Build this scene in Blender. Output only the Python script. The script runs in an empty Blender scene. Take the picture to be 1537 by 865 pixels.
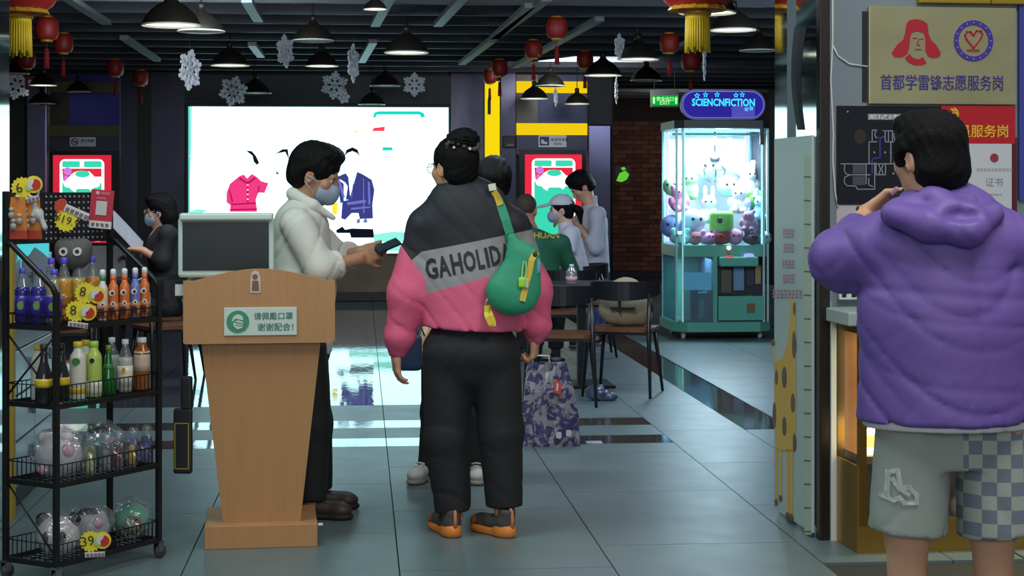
import bpy, bmesh, math, random
import numpy as np
from mathutils import Vector, Matrix, Euler
from mathutils.bvhtree import BVHTree
from mathutils.geometry import tessellate_polygon
random.seed(7)
SC = bpy.context.scene
COL = SC.collection
R = math.radians
# ------------------------------------------------------------------ camera, world, light, exposure
FOC, CX, HY, EYE = 2600.0, 768.5, 283.0, 1.42          # focal length in pixels, centre column, horizon row, eye height
cam_d = bpy.data.cameras.new('camera'); cam = bpy.data.objects.new('camera', cam_d); COL.objects.link(cam)
cam.location = (0, 0, EYE); cam.rotation_euler = (R(90), 0, 0)
cam_d.sensor_width = 36; cam_d.lens = FOC / 1537 * 36
cam_d.shift_y = -(432.5 - HY) / 1537; cam_d.clip_end = 200
SC.camera = cam; SC.cycles.transparent_max_bounces = 24
world = bpy.data.worlds.new('world'); SC.world = world; world.use_nodes = True
bg = world.node_tree.nodes['Background']
bg.inputs[0].default_value = (0.80, 0.90, 1.0, 1); bg.inputs[1].default_value = 0.26
def area(name, loc, size, power, color=(1, 1, 1), rot=(0, 0, 0), sy=None):
    d = bpy.data.lights.new(name, 'AREA'); d.energy = power; d.size = size; d.color = color
    if sy: d.shape = 'RECTANGLE'; d.size_y = sy
    o = bpy.data.objects.new(name, d); COL.objects.link(o); o.location = loc; o.rotation_euler = rot
    return o
area('lobby_fill', (1.6, 3.6, 4.3), 1.8, 95, (1.0, 0.97, 0.92), (R(16), 0, 0))  # added fill above the foreground, no fixture built
area('lobby_fill', (-1.9, 5.6, 3.9), 1.6, 70, (0.80, 1.0, 0.97), (R(14), 0, 0))  # second added foreground fill, tinted teal for the floor
area('hall_fill', (0.4, 10.5, 2.84), 1.2, 40, (0.75, 0.86, 1.0))  # three added fills brighten the hall, kept above the view
area('hall_fill', (3.0, 11.6, 2.84), 1.3, 85, (0.66, 0.76, 1.0), (R(35), 0, 0))
area('hall_fill', (-2.3, 12.5, 2.84), 1.3, 60, (0.8, 0.88, 1.0), (R(35), 0, 0))
area('front_fill', (0.6, -3.0, 2.7), 4.0, 120, (0.93, 0.98, 1.0), (R(86), 0, 0), 2.2)  # added frontal fill behind the camera, unseen
area('ornament_fill', (-0.6, 8.4, 2.8), 1.0, 60, (0.85, 0.93, 1.0), (R(66), 0, 0), 0.3)  # added fill aimed down the hall at lanterns, snowflakes and walls
area('ornament_fill', (0.9, 19.6, 2.8), 1.2, 18, (0.9, 0.9, 1.0), (R(55), 0, 0), 0.3)  # added fill for the back wall, turned away from the camera
area('passage_fill', (2.6, 25.0, 2.8), 0.8, 22, (1.0, 0.9, 0.8), (R(30), 0, 0))  # added unseen fill that brings up the brick wall
vs = SC.view_settings
vs.view_transform = 'Standard'; vs.look = 'None'; vs.exposure = 0.0; vs.gamma = 1.0; vs.use_curve_mapping = False
SC.display_settings.display_device = 'sRGB'

# ------------------------------------------------------------------ coordinates
def W(px, py, Y):
    return Vector(((px - CX) / FOC * Y, Y, EYE - (py - HY) / FOC * Y))
RZ = R(5.0)
RU = Vector((math.cos(RZ), math.sin(RZ), 0)); RV = Vector((-math.sin(RZ), math.cos(RZ), 0))
RO = Vector((-2.415, 21.8, 0))
def RM(u, v, z=0.0): return RO + RU * u + RV * v + Vector((0, 0, z))
def RW(px, py, v=0.0):                                   # where a ray meets the room plane v -> (u, z)
    d = Vector(((px - CX) / FOC, 1, -(py - HY) / FOC)); c = Vector((0, 0, EYE))
    t = ((RO - c).dot(RV) + v) / d.dot(RV)
    p = c + d * t
    return (p - RO).dot(RU), p.z

# ------------------------------------------------------------------ materials
MC = {}
def srgb(r, g, b):
    f = lambda c: (c / 255 / 12.92) if c / 255 <= 0.04045 else ((c / 255 + 0.055) / 1.055) ** 2.4
    return (f(r), f(g), f(b))
def M(name, col=(200, 200, 200), rough=0.5, metal=0.0, noise=0.0, nscale=8.0, bump=0.0, bscale=60.0, alpha=1.0, spec=0.5, emis=None, es=0.0, trans=0.0, nst=None, coat=0.0):
    if name in MC: return MC[name]
    m = bpy.data.materials.new(name); m.use_nodes = True; nt = m.node_tree; b = nt.nodes['Principled BSDF']
    c = srgb(*col)
    b.inputs['Base Color'].default_value = (*c, 1); b.inputs['Roughness'].default_value = rough; b.inputs['Metallic'].default_value = metal
    b.inputs['Specular IOR Level'].default_value = spec; b.inputs['Alpha'].default_value = alpha
    b.inputs['Transmission Weight'].default_value = trans; b.inputs['Coat Weight'].default_value = coat
    if emis: b.inputs['Emission Color'].default_value = (*srgb(*emis), 1); b.inputs['Emission Strength'].default_value = es
    if noise or bump:
        tc = nt.nodes.new('ShaderNodeTexCoord'); mp = nt.nodes.new('ShaderNodeMapping'); nt.links.new(tc.outputs['Object'], mp.inputs[0])
        if nst: mp.inputs['Scale'].default_value = nst
    if noise:
        n = nt.nodes.new('ShaderNodeTexNoise'); n.inputs['Scale'].default_value = nscale; n.inputs['Detail'].default_value = 4
        nt.links.new(mp.outputs[0], n.inputs['Vector'])
        x = nt.nodes.new('ShaderNodeMix'); x.data_type = 'RGBA'
        x.inputs[6].default_value = (*[v * (1 - noise) for v in c], 1); x.inputs[7].default_value = (*[min(1, v * (1 + noise)) for v in c], 1)
        nt.links.new(n.outputs['Fac'], x.inputs[0]); nt.links.new(x.outputs[2], b.inputs['Base Color'])
    if bump:
        n = nt.nodes.new('ShaderNodeTexNoise'); n.inputs['Scale'].default_value = bscale; n.inputs['Detail'].default_value = 3
        nt.links.new(mp.outputs[0], n.inputs['Vector'])
        u = nt.nodes.new('ShaderNodeBump'); u.inputs['Strength'].default_value = bump; u.inputs['Distance'].default_value = 0.01
        nt.links.new(n.outputs['Fac'], u.inputs['Height']); nt.links.new(u.outputs[0], b.inputs['Normal'])
    MC[name] = m
    return m
def E(name, col, s):
    if name in MC: return MC[name]
    m = bpy.data.materials.new(name); m.use_nodes = True; nt = m.node_tree; nt.nodes.clear()
    o = nt.nodes.new('ShaderNodeOutputMaterial'); e = nt.nodes.new('ShaderNodeEmission')
    e.inputs[0].default_value = (*srgb(*col), 1); e.inputs[1].default_value = s; nt.links.new(e.outputs[0], o.inputs[0])
    MC[name] = m
    return m
def CLEAR(name, tint=(255, 255, 255), gloss=0.10, body=0.05, bcol=(220, 230, 235), rough=0.08):
    if name in MC: return MC[name]                      # thin clear plastic or pane: mostly straight through, some gloss, a little haze
    m = bpy.data.materials.new(name); m.use_nodes = True; nt = m.node_tree; nt.nodes.clear()
    o = nt.nodes.new('ShaderNodeOutputMaterial'); t = nt.nodes.new('ShaderNodeBsdfTransparent'); g = nt.nodes.new('ShaderNodeBsdfGlossy'); d = nt.nodes.new('ShaderNodeBsdfDiffuse')
    t.inputs[0].default_value = (*srgb(*tint), 1); g.inputs['Roughness'].default_value = rough; d.inputs[0].default_value = (*srgb(*bcol), 1)
    a = nt.nodes.new('ShaderNodeMixShader'); a.inputs[0].default_value = body; nt.links.new(t.outputs[0], a.inputs[1]); nt.links.new(d.outputs[0], a.inputs[2])
    c = nt.nodes.new('ShaderNodeMixShader'); c.inputs[0].default_value = gloss; nt.links.new(a.outputs[0], c.inputs[1]); nt.links.new(g.outputs[0], c.inputs[2])
    nt.links.new(c.outputs[0], o.inputs[0]); MC[name] = m
    return m
class N:                                                 # node maths on object coordinates
    def __init__(s, nt, sock): s.nt, s.s = nt, sock
    def op(s, o, b=None, c=None):
        n = s.nt.nodes.new('ShaderNodeMath'); n.operation = o
        for i, v in enumerate((s, b, c)):
            if v is None: continue
            if isinstance(v, N): s.nt.links.new(v.s, n.inputs[i])
            else: n.inputs[i].default_value = v
        return N(s.nt, n.outputs[0])
    def __add__(s, b): return s.op('ADD', b)
    def __sub__(s, b): return s.op('SUBTRACT', b)
    def __mul__(s, b): return s.op('MULTIPLY', b)
    def gt(s, b): return s.op('GREATER_THAN', b)
    def lt(s, b): return s.op('LESS_THAN', b)
def coords(m):
    nt = m.node_tree; tc = nt.nodes.new('ShaderNodeTexCoord'); sp = nt.nodes.new('ShaderNodeSeparateXYZ')
    nt.links.new(tc.outputs['Object'], sp.inputs[0])
    return N(nt, sp.outputs[0]), N(nt, sp.outputs[1]), N(nt, sp.outputs[2])
def mixc(nt, f, a, b):
    x = nt.nodes.new('ShaderNodeMix'); x.data_type = 'RGBA'; nt.links.new(f.s, x.inputs[0])
    for i, v in ((6, a), (7, b)):
        if isinstance(v, tuple): x.inputs[i].default_value = (*srgb(*v), 1)
        else: nt.links.new(v, x.inputs[i])
    return x.outputs[2]

# ------------------------------------------------------------------ objects
def link(name, me, parent=None, mats=()):
    o = bpy.data.objects.new(name, me); COL.objects.link(o)
    for m in (mats if isinstance(mats, (list, tuple)) else [mats]): me.materials.append(m)
    if parent is not None: o.parent = parent
    return o
def tag(o, label, cat, group=None):
    o['label'] = label; o['category'] = cat
    if group: o['group'] = group
    return o
def thing(name, label, cat, loc=(0, 0, 0), rz=0.0, group=None):
    o = bpy.data.objects.new(name, None); COL.objects.link(o); o.empty_display_size = 0.1
    o.location = loc; o.rotation_euler = (0, 0, rz)
    return tag(o, label, cat, group)
def struct(o): o['kind'] = 'structure'; return o
def dup(o, parent=None, loc=None, rz=None, label=None, swap=None):
    c = o.copy(); COL.objects.link(c); c.parent = parent
    if loc is not None: c.location = loc
    if rz is not None: c.rotation_euler = (0, 0, rz)
    if label: c['label'] = label
    for ch in list(o.children): dup(ch, c)
    return c
class MB:
    def __init__(s): s.v = []; s.f = []; s.m = []; s.sm = []
    def add(s, vs, fs, mi=0, sm=False):
        b = len(s.v); s.v += [tuple(v) for v in vs]
        s.f += [tuple(i + b for i in f) for f in fs]; s.m += [mi] * len(fs); s.sm += [sm] * len(fs)
        return s
    def box(s, x0, y0, z0, x1, y1, z1, mi=0, T=None, bev=0.0):
        if bev > 0:
            bm = bmesh.new(); bmesh.ops.create_cube(bm, size=1)
            for v in bm.verts: v.co = Vector(((x0 + x1) / 2 + v.co.x * (x1 - x0), (y0 + y1) / 2 + v.co.y * (y1 - y0), (z0 + z1) / 2 + v.co.z * (z1 - z0)))
            bmesh.ops.bevel(bm, geom=bm.edges[:], offset=bev, segments=2, affect='EDGES', profile=0.5)
            bm.verts.index_update(); vs = [v.co.copy() for v in bm.verts]; fs = [[v.index for v in f.verts] for f in bm.faces]; bm.free()
        else:
            vs = [Vector(p) for p in ((x0, y0, z0), (x1, y0, z0), (x1, y1, z0), (x0, y1, z0), (x0, y0, z1), (x1, y0, z1), (x1, y1, z1), (x0, y1, z1))]
            fs = [(0, 3, 2, 1), (4, 5, 6, 7), (0, 1, 5, 4), (1, 2, 6, 5), (2, 3, 7, 6), (3, 0, 4, 7)]
        if T is not None: vs = [T @ v for v in vs]
        return s.add(vs, fs, mi)
    def tube(s, pts, r, n=8, mi=0, cap=True, closed=False):
        pts = [Vector(p) for p in pts]; k = len(pts); rs = r if isinstance(r, (list, tuple)) else [r] * k
        vs, fs = [], []; up = None
        for i, p in enumerate(pts):
            a = pts[(i - 1) % k] if (i > 0 or closed) else p; b = pts[(i + 1) % k] if (i < k - 1 or closed) else p
            t = (b - a).normalized()
            if up is None: up = t.orthogonal().normalized()
            up = (up - t * up.dot(t)); up = up.normalized() if up.length > 1e-6 else t.orthogonal().normalized()
            w = t.cross(up)
            for j in range(n):
                q = 2 * math.pi * j / n; vs.append(p + (up * math.cos(q) + w * math.sin(q)) * rs[i])
        for i in range(k if closed else k - 1):
            for j in range(n):
                a0 = i * n; b0 = ((i + 1) % k) * n; fs.append((a0 + j, a0 + (j + 1) % n, b0 + (j + 1) % n, b0 + j))
        if cap and not closed: fs.append(tuple(range(n - 1, -1, -1))); fs.append(tuple((k - 1) * n + j for j in range(n)))
        return s.add(vs, fs, mi, n > 4)
    def lathe(s, prof, n=24, mi=0, c=(0, 0, 0), T=None, ribs=0, amp=0.0, sm=True, ends=True):
        vs, fs = [], []; c = Vector(c)
        for r, z in prof:
            for j in range(n):
                q = 2 * math.pi * j / n; rr = r * (1 + amp * abs(math.sin(q * ribs / 2))) if ribs else r
                vs.append(c + Vector((rr * math.cos(q), rr * math.sin(q), z)))
        for i in range(len(prof) - 1):
            for j in range(n): fs.append((i * n + j, i * n + (j + 1) % n, (i + 1) * n + (j + 1) % n, (i + 1) * n + j))
        if ends and prof[0][0] > 1e-5: fs.append(tuple(range(n - 1, -1, -1)))
        if ends and prof[-1][0] > 1e-5: fs.append(tuple((len(prof) - 1) * n + j for j in range(n)))
        if T is not None: vs = [T @ v for v in vs]
        return s.add(vs, fs, mi, sm)
    def poly(s, pts, y=0.0, d=0.004, mi=0, T=None):      # outline in x,z facing -y, thickness d towards +y
        pts = [Vector((p[0], 0, p[1])) for p in pts]
        tri = tessellate_polygon([[Vector((p.x, p.z, 0)) for p in pts]]); k = len(pts)
        vs = [Vector((p.x, y, p.z)) for p in pts] + [Vector((p.x, y + d, p.z)) for p in pts]
        fs = []
        for a, b, c in tri:
            pa, pb, pc = pts[a], pts[b], pts[c]
            cr = (pb.x - pa.x) * (pc.z - pa.z) - (pb.z - pa.z) * (pc.x - pa.x)
            if cr < 0: a, c = c, a
            fs.append((a, b, c)); fs.append((c + k, b + k, a + k))
        ar = sum(pts[i].x * pts[(i + 1) % k].z - pts[(i + 1) % k].x * pts[i].z for i in range(k))
        for i in range(k):
            j = (i + 1) % k; fs.append((j, i, i + k, j + k) if ar > 0 else (i, j, j + k, i + k))
        if T is not None: vs = [T @ v for v in vs]
        return s.add(vs, fs, mi)
    def ball(s, c, r, mi=0, n=12, T=None):
        r = (r, r, r) if not isinstance(r, (tuple, list)) else r
        prof = [(math.sin(math.pi * i / n), -math.cos(math.pi * i / n)) for i in range(n + 1)]
        vs, fs = [], []; m = n * 2
        for a, b in prof:
            for j in range(m): q = 2 * math.pi * j / m; vs.append(Vector((c[0] + r[0] * a * math.cos(q), c[1] + r[1] * a * math.sin(q), c[2] + r[2] * b)))
        for i in range(n):
            for j in range(m): fs.append((i * m + j, i * m + (j + 1) % m, (i + 1) * m + (j + 1) % m, (i + 1) * m + j))
        if T is not None: vs = [T @ v for v in vs]
        return s.add(vs, fs, mi, True)
    def mesh(s, name):
        me = bpy.data.meshes.new(name); me.from_pydata([tuple(v) for v in s.v], [], s.f)
        me.polygons.foreach_set('material_index', s.m); me.polygons.foreach_set('use_smooth', s.sm); me.update()
        return me
    def build(s, name, mats, parent=None): return link(name, s.mesh(name), parent, mats)
def bx(name, mat, parent, a, b, bev=0.0): return MB().box(*a, *b, bev=bev).build(name, mat, parent)
def rrect(x0, z0, x1, z1, r, n=5):
    o = []
    for cx, cz, a in ((x1 - r, z0 + r, -90), (x1 - r, z1 - r, 0), (x0 + r, z1 - r, 90), (x0 + r, z0 + r, 180)):
        for i in range(n + 1): q = R(a + 90 * i / n); o.append((cx + r * math.cos(q), cz + r * math.sin(q)))
    return o
def circ(cx, cz, r, n=24, rz=None): return [(cx + r * math.cos(2 * math.pi * i / n), cz + (rz or r) * math.sin(2 * math.pi * i / n)) for i in range(n)]
def ring(mb, cx, cz, r0, r1, y, d=0.003, mi=0, n=32, a0=0, a1=360):
    for i in range(n):
        p, q = R(a0 + (a1 - a0) * i / n), R(a0 + (a1 - a0) * (i + 1) / n)
        mb.poly([(cx + r0 * math.cos(p), cz + r0 * math.sin(p)), (cx + r1 * math.cos(p), cz + r1 * math.sin(p)), (cx + r1 * math.cos(q), cz + r1 * math.sin(q)), (cx + r0 * math.cos(q), cz + r0 * math.sin(q))], y, d, mi)
def stroke(mb, pts, w, y, d=0.002, mi=0):                # flat line in x,z facing -y
    for (x0, z0), (x1, z1) in zip(pts, pts[1:]):
        l = math.hypot(x1 - x0, z1 - z0)
        if l < 1e-6: continue
        tx, tz = (x1 - x0) / l * w / 2, (z1 - z0) / l * w / 2
        mb.poly([(x0 - tx - tz, z0 - tz + tx), (x0 - tx + tz, z0 - tz - tx), (x1 + tx + tz, z1 + tz - tx), (x1 + tx - tz, z1 + tz + tx)], y, d, mi)
def textmesh(body, w=None, h=None, bold=0.0, res=2, space=1.0):
    c = bpy.data.curves.new('lettering', 'FONT'); c.body = body; c.resolution_u = res; c.fill_mode = 'FRONT'; c.offset = bold; c.space_character = space
    o = bpy.data.objects.new('lettering', c); COL.objects.link(o)
    dg = bpy.context.evaluated_depsgraph_get(); me = bpy.data.meshes.new_from_object(o.evaluated_get(dg))
    bpy.data.objects.remove(o); bpy.data.curves.remove(c)
    n = len(me.vertices); co = np.empty(n * 3, np.float32); me.vertices.foreach_get('co', co); co = co.reshape(-1, 3)
    mn, mx = co.min(0), co.max(0); sx = (w / (mx[0] - mn[0])) if w else None; sz = (h / (mx[1] - mn[1])) if h else None
    sx = sx or sz; sz = sz or sx
    out = np.zeros_like(co); out[:, 0] = (co[:, 0] - (mn[0] + mx[0]) / 2) * sx; out[:, 2] = (co[:, 1] - (mn[1] + mx[1]) / 2) * sz
    me.vertices.foreach_set('co', out.reshape(-1)); me.materials.clear(); me.update()
    return me
def lettering(body, mat, parent, x, y, z, w=None, h=None, bold=0.0, rot=0.0, name='lettering'):
    o = link(name, textmesh(body, w, h, bold), parent, mat); o.location = (x, y, z); o.rotation_euler = (0, rot, 0)
    return o
def squiggle(mb, x0, z0, n, s, y, mi=0, gap=1.15, seed=1, d=0.001):   # characters too blurred to read
    rnd = random.Random(seed)
    for i in range(n):
        a = x0 + i * s * gap
        for k in range(3): zz = z0 + s * (0.08 + 0.38 * k); stroke(mb, [(a + rnd.random() * .2 * s, zz), (a + s * (.75 + .2 * rnd.random()), zz)], s * .13, y, d, mi)
        for k in range(2): xx = a + s * (.2 + .5 * k + .1 * rnd.random()); stroke(mb, [(xx, z0 + rnd.random() * .2 * s), (xx, z0 + s * (.8 + .15 * rnd.random()))], s * .13, y, d, mi)

# ------------------------------------------------------------------ smooth-union solids (for figures, cloth, plush)
class Sdf:
    def __init__(s, k=0.02): s.it = []; s.k = k; s.T = Matrix.Identity(4); s.sc = 1.0
    def _p(s, p): return np.array((s.T @ Vector(p))[:], np.float32)
    def cone(s, a, b, ra, rb, k=None, op='+', flat=None, cap=''):
        a, b = s._p(a), s._p(b); ra *= s.sc; rb *= s.sc; r = max(ra, rb) * (max(1, flat[1]) if flat else 1)
        s.it.append(('c', op, s.k if k is None else k, np.minimum(a, b) - r, np.maximum(a, b) + r, (a, b, ra, rb, flat, cap))); return s
    def ell(s, c, r, rot=None, k=None, op='+'):
        c = s._p(c); Q = s.T.to_3x3().normalized()
        if rot is not None: Q = Q @ Euler([R(v) for v in rot]).to_matrix()
        r = np.array(r, np.float32) * s.sc; m = r.max()
        s.it.append(('e', op, s.k if k is None else k, c - m, c + m, (c, r, np.array(Q.inverted(), np.float32)))); return s
    def box(s, c, h, rd=0.01, rot=None, k=None, op='+'):
        c = s._p(c); Q = s.T.to_3x3().normalized()
        if rot is not None: Q = Q @ Euler([R(v) for v in rot]).to_matrix()
        h = np.array(h, np.float32) * s.sc; m = float(np.linalg.norm(h))
        s.it.append(('b', op, s.k if k is None else k, c - m, c + m, (c, h - rd, rd, np.array(Q.inverted(), np.float32)))); return s
    def cut(s, p, n, lo=(-9, -9, -9), hi=(9, 9, 9)):     # keep the side n points away from
        n = s.T.to_3x3().normalized() @ Vector(n).normalized()
        s.it.append(('p', '&', 0, np.array(lo, np.float32), np.array(hi, np.float32), (s._p(p), np.array(n[:], np.float32)))); return s
    def mesh(s, name, h=0.008, disp=None, relax=0):
        pl = [i for i in s.it if i[1] == '+']
        lo = np.min([i[3] for i in pl], 0) - 3 * h - .01; hi = np.max([i[4] for i in pl], 0) + 3 * h + .01
        dim = np.ceil((hi - lo) / h).astype(int) + 1
        ax = [lo[d] + h * np.arange(dim[d], dtype=np.float32) for d in range(3)]
        f = np.full(tuple(dim), 9.0, np.float32)
        for ty, op, k, a, b, pr in s.it:
            pad = k + 2.5 * h; i0 = np.clip(np.floor((a - pad - lo) / h).astype(int), 0, dim - 1); i1 = np.clip(np.ceil((b + pad - lo) / h).astype(int) + 1, 1, dim)
            if np.any(i1 <= i0): continue
            sl = tuple(slice(i0[d], i1[d]) for d in range(3))
            X = ax[0][sl[0]][:, None, None]; Y = ax[1][sl[1]][None, :, None]; Z = ax[2][sl[2]][None, None, :]
            if ty == 'c':
                A, B, ra, rb, flat, cap = pr; d = B - A; L2 = float(d @ d) + 1e-12
                px, py, pz = X - A[0], Y - A[1], Z - A[2]
                tu = (px * d[0] + py * d[1] + pz * d[2]) / L2; t = np.clip(tu, 0, 1)
                vx, vy, vz = px - t * d[0], py - t * d[1], pz - t * d[2]
                if flat:
                    n = np.array(flat[0], np.float32); q = (vx * n[0] + vy * n[1] + vz * n[2]) * (1 / flat[1] - 1)
                    vx, vy, vz = vx + q * n[0], vy + q * n[1], vz + q * n[2]
                g = np.sqrt(vx * vx + vy * vy + vz * vz) - (ra + (rb - ra) * t)
                L = math.sqrt(L2)
                if 'b' in cap: g = np.maximum(g, (tu - 1) * L)
                if 'a' in cap: g = np.maximum(g, -tu * L)
            elif ty == 'p':
                p, n = pr; g = (X - p[0]) * n[0] + (Y - p[1]) * n[1] + (Z - p[2]) * n[2]
            else:
                c = pr[0]; Q = pr[-1]; px, py, pz = X - c[0], Y - c[1], Z - c[2]
                lx = Q[0, 0] * px + Q[0, 1] * py + Q[0, 2] * pz; ly = Q[1, 0] * px + Q[1, 1] * py + Q[1, 2] * pz; lz = Q[2, 0] * px + Q[2, 1] * py + Q[2, 2] * pz
                if ty == 'e':
                    r = pr[1]; k0 = np.sqrt((lx / r[0]) ** 2 + (ly / r[1]) ** 2 + (lz / r[2]) ** 2); k1 = np.sqrt((lx / r[0] ** 2) ** 2 + (ly / r[1] ** 2) ** 2 + (lz / r[2] ** 2) ** 2) + 1e-9
                    g = k0 * (k0 - 1) / k1
                else:
                    hh, rd = pr[1], pr[2]; qx, qy, qz = np.abs(lx) - hh[0], np.abs(ly) - hh[1], np.abs(lz) - hh[2]
                    g = np.sqrt(np.maximum(qx, 0) ** 2 + np.maximum(qy, 0) ** 2 + np.maximum(qz, 0) ** 2) + np.minimum(np.maximum(qx, np.maximum(qy, qz)), 0) - rd
            F = f[sl]
            if op == '+':
                if k > 0: w = np.clip(k - np.abs(F - g), 0, None) / k; f[sl] = np.minimum(F, g) - w * w * k * .25
                else: f[sl] = np.minimum(F, g)
            elif op == '-':
                g = -g
                if k > 0: w = np.clip(k - np.abs(F - g), 0, None) / k; f[sl] = np.maximum(F, g) + w * w * k * .25
                else: f[sl] = np.maximum(F, g)
            else: f[sl] = np.maximum(F, g)
        if disp is not None: f = f + disp(ax[0][:, None, None], ax[1][None, :, None], ax[2][None, None, :]).astype(np.float32)
        f[0] = f[-1] = 9; f[:, 0] = f[:, -1] = 9; f[:, :, 0] = f[:, :, -1] = 9
        ins = f < 0
        n8 = np.zeros(tuple(dim - 1), np.int8)
        for i in (0, 1):
            for j in (0, 1):
                for l in (0, 1): n8 += ins[i:dim[0] - 1 + i, j:dim[1] - 1 + j, l:dim[2] - 1 + l]
        act = (n8 > 0) & (n8 < 8); idx = np.argwhere(act)
        vid = np.full(act.shape, -1, np.int32); vid[act] = np.arange(len(idx), dtype=np.int32)
        co = np.array([(i, j, l) for i in (0, 1) for j in (0, 1) for l in (0, 1)])
        val = np.stack([f[idx[:, 0] + c[0], idx[:, 1] + c[1], idx[:, 2] + c[2]] for c in co], 1)
        acc = np.zeros((len(idx), 3), np.float64); cnt = np.zeros(len(idx))
        for a in range(8):
            for b in range(a + 1, 8):
                if np.abs(co[a] - co[b]).sum() != 1: continue
                m = (val[:, a] < 0) != (val[:, b] < 0); t = val[m, a] / (val[m, a] - val[m, b])
                acc[m] += co[a] + t[:, None] * (co[b] - co[a]); cnt[m] += 1
        V = lo + h * (idx + acc / cnt[:, None]); Q = []
        for d in range(3):
            sa = [slice(None)] * 3; sb = [slice(None)] * 3; sa[d] = slice(0, -1); sb[d] = slice(1, None)
            A, B = ins[tuple(sa)], ins[tuple(sb)]; e, g = [x for x in range(3) if x != d]
            for q, flip in ((A & ~B, 0), (~A & B, 1)):
                p = np.argwhere(q)
                def cell(de, dg): c = p.copy(); c[:, e] -= de; c[:, g] -= dg; return vid[c[:, 0], c[:, 1], c[:, 2]]
                quad = np.stack([cell(1, 1), cell(0, 1), cell(0, 0), cell(1, 0)], 1)
                if flip ^ (d == 1): quad = quad[:, ::-1]
                Q.append(quad)
        Q = np.concatenate(Q); Q = Q[(Q >= 0).all(1)]
        for _ in range(relax):
            nb = np.zeros_like(V); dg = np.zeros(len(V))
            for a in range(4): np.add.at(nb, Q[:, a], V[Q[:, (a + 1) % 4]] + V[Q[:, (a + 3) % 4]]); np.add.at(dg, Q[:, a], 2)
            V = .5 * V + .5 * nb / np.maximum(dg, 1)[:, None]
        me = bpy.data.meshes.new(name); me.vertices.add(len(V)); me.vertices.foreach_set('co', V.astype(np.float32).ravel())
        me.loops.add(Q.size); me.loops.foreach_set('vertex_index', Q.astype(np.int32).ravel())
        me.polygons.add(len(Q)); me.polygons.foreach_set('loop_start', np.arange(0, Q.size, 4, dtype=np.int32))
        me.polygons.foreach_set('use_smooth', np.ones(len(Q), bool)); me.update(calc_edges=True)
        return me
    def build(s, name, mat, parent, h=0.008, disp=None, relax=1): return link(name, s.mesh(name, h, disp, relax), parent, mat)
def project(me, target, dirv=(0, 1, 0), off=0.003, cuts=2):   # lay a flat mesh on a surface; both in the same frame
    bm = bmesh.new(); bm.from_mesh(me)
    if cuts: bmesh.ops.triangulate(bm, faces=bm.faces[:]); bmesh.ops.subdivide_edges(bm, edges=bm.edges[:], cuts=cuts, use_grid_fill=True)
    t = BVHTree.FromPolygons([v.co.copy() for v in target.vertices], [tuple(p.vertices) for p in target.polygons]); d = Vector(dirv).normalized()
    dead = []
    for v in bm.verts:
        h = t.ray_cast(v.co - d * 2, d)
        if h[0] is None: dead.append(v)
        else: v.co = h[0] - d * off
    bmesh.ops.delete(bm, geom=dead, context='VERTS'); bm.to_mesh(me); bm.free(); me.update()
    return me
# ------------------------------------------------------------------ shared materials
BLACK = M('black_paint', (22, 23, 25), 0.45); STEEL = M('brushed_steel', (150, 152, 160), 0.28, 1.0, noise=.12, nscale=3, nst=(1, 1, 6))
MIRROR = M('polished_steel', (196, 204, 206), 0.06, 1.0); WHITE = M('white_plastic', (222, 226, 222), 0.45); DKSTEEL = M('dark_steel', (74, 70, 66), 0.3, 0.9, noise=.15, nscale=4)
GOLD = M('gold_metal', (172, 134, 62), 0.35, 0.8, noise=.1, nscale=6); YELLOW = M('yellow_paint', (214, 180, 40), 0.5); REDPL = M('red_print', (186, 32, 38), 0.5)
STRING = M('dark_string', (60, 60, 60), 0.8)
# ------------------------------------------------------------------ floor of large stone tiles
def tile_mat(name, col, r0, r1, seed):
    m = M(name, col, r0, noise=.16, nscale=2.2, nst=(1, .45, 1), bump=.05, bscale=14); nt = m.node_tree; b = nt.nodes['Principled BSDF']
    tc = nt.nodes.new('ShaderNodeTexCoord'); n = nt.nodes.new('ShaderNodeTexNoise'); n.inputs['Scale'].default_value = 5; n.inputs['Detail'].default_value = 5
    mr = nt.nodes.new('ShaderNodeMapRange'); mr.inputs[3].default_value = r0; mr.inputs[4].default_value = r1
    nt.links.new(tc.outputs['Object'], n.inputs['Vector']); nt.links.new(n.outputs['Fac'], mr.inputs[0]); nt.links.new(mr.outputs[0], b.inputs['Roughness'])
    return m
T_MATTE = tile_mat('grey_stone_tile', (97, 114, 116), .3, .46, 1); T_GLOSS = tile_mat('polished_dark_tile', (66, 70, 74), .03, .05, 2); T_STRIP = tile_mat('polished_brown_strip', (70, 66, 64), .05, .09, 3)
fl = MB().box(-5, -24, -.06, 9.5, 8, -.012).build('floor', M('grout', (40, 42, 42), .8)); struct(fl); fl.location = RO; fl.rotation_euler = (0, 0, RZ)
TM = {}
def tile(u0, u1, v0, v1, mat):
    g = .0025; key = (round(u1 - u0, 3), round(v1 - v0, 3), mat.name)
    if key not in TM:
        a, b = (u1 - u0) / 2 - g, (v1 - v0) / 2 - g
        TM[key] = MB().box(-a, -b, -.012, a, b, 0).mesh('tile'); TM[key].materials.append(mat)
    o = bpy.data.objects.new('tile', TM[key]); COL.objects.link(o); o.parent = fl; o.location = ((u0 + u1) / 2, (v0 + v1) / 2, 0)
DS = (2.76, 3.04)
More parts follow.
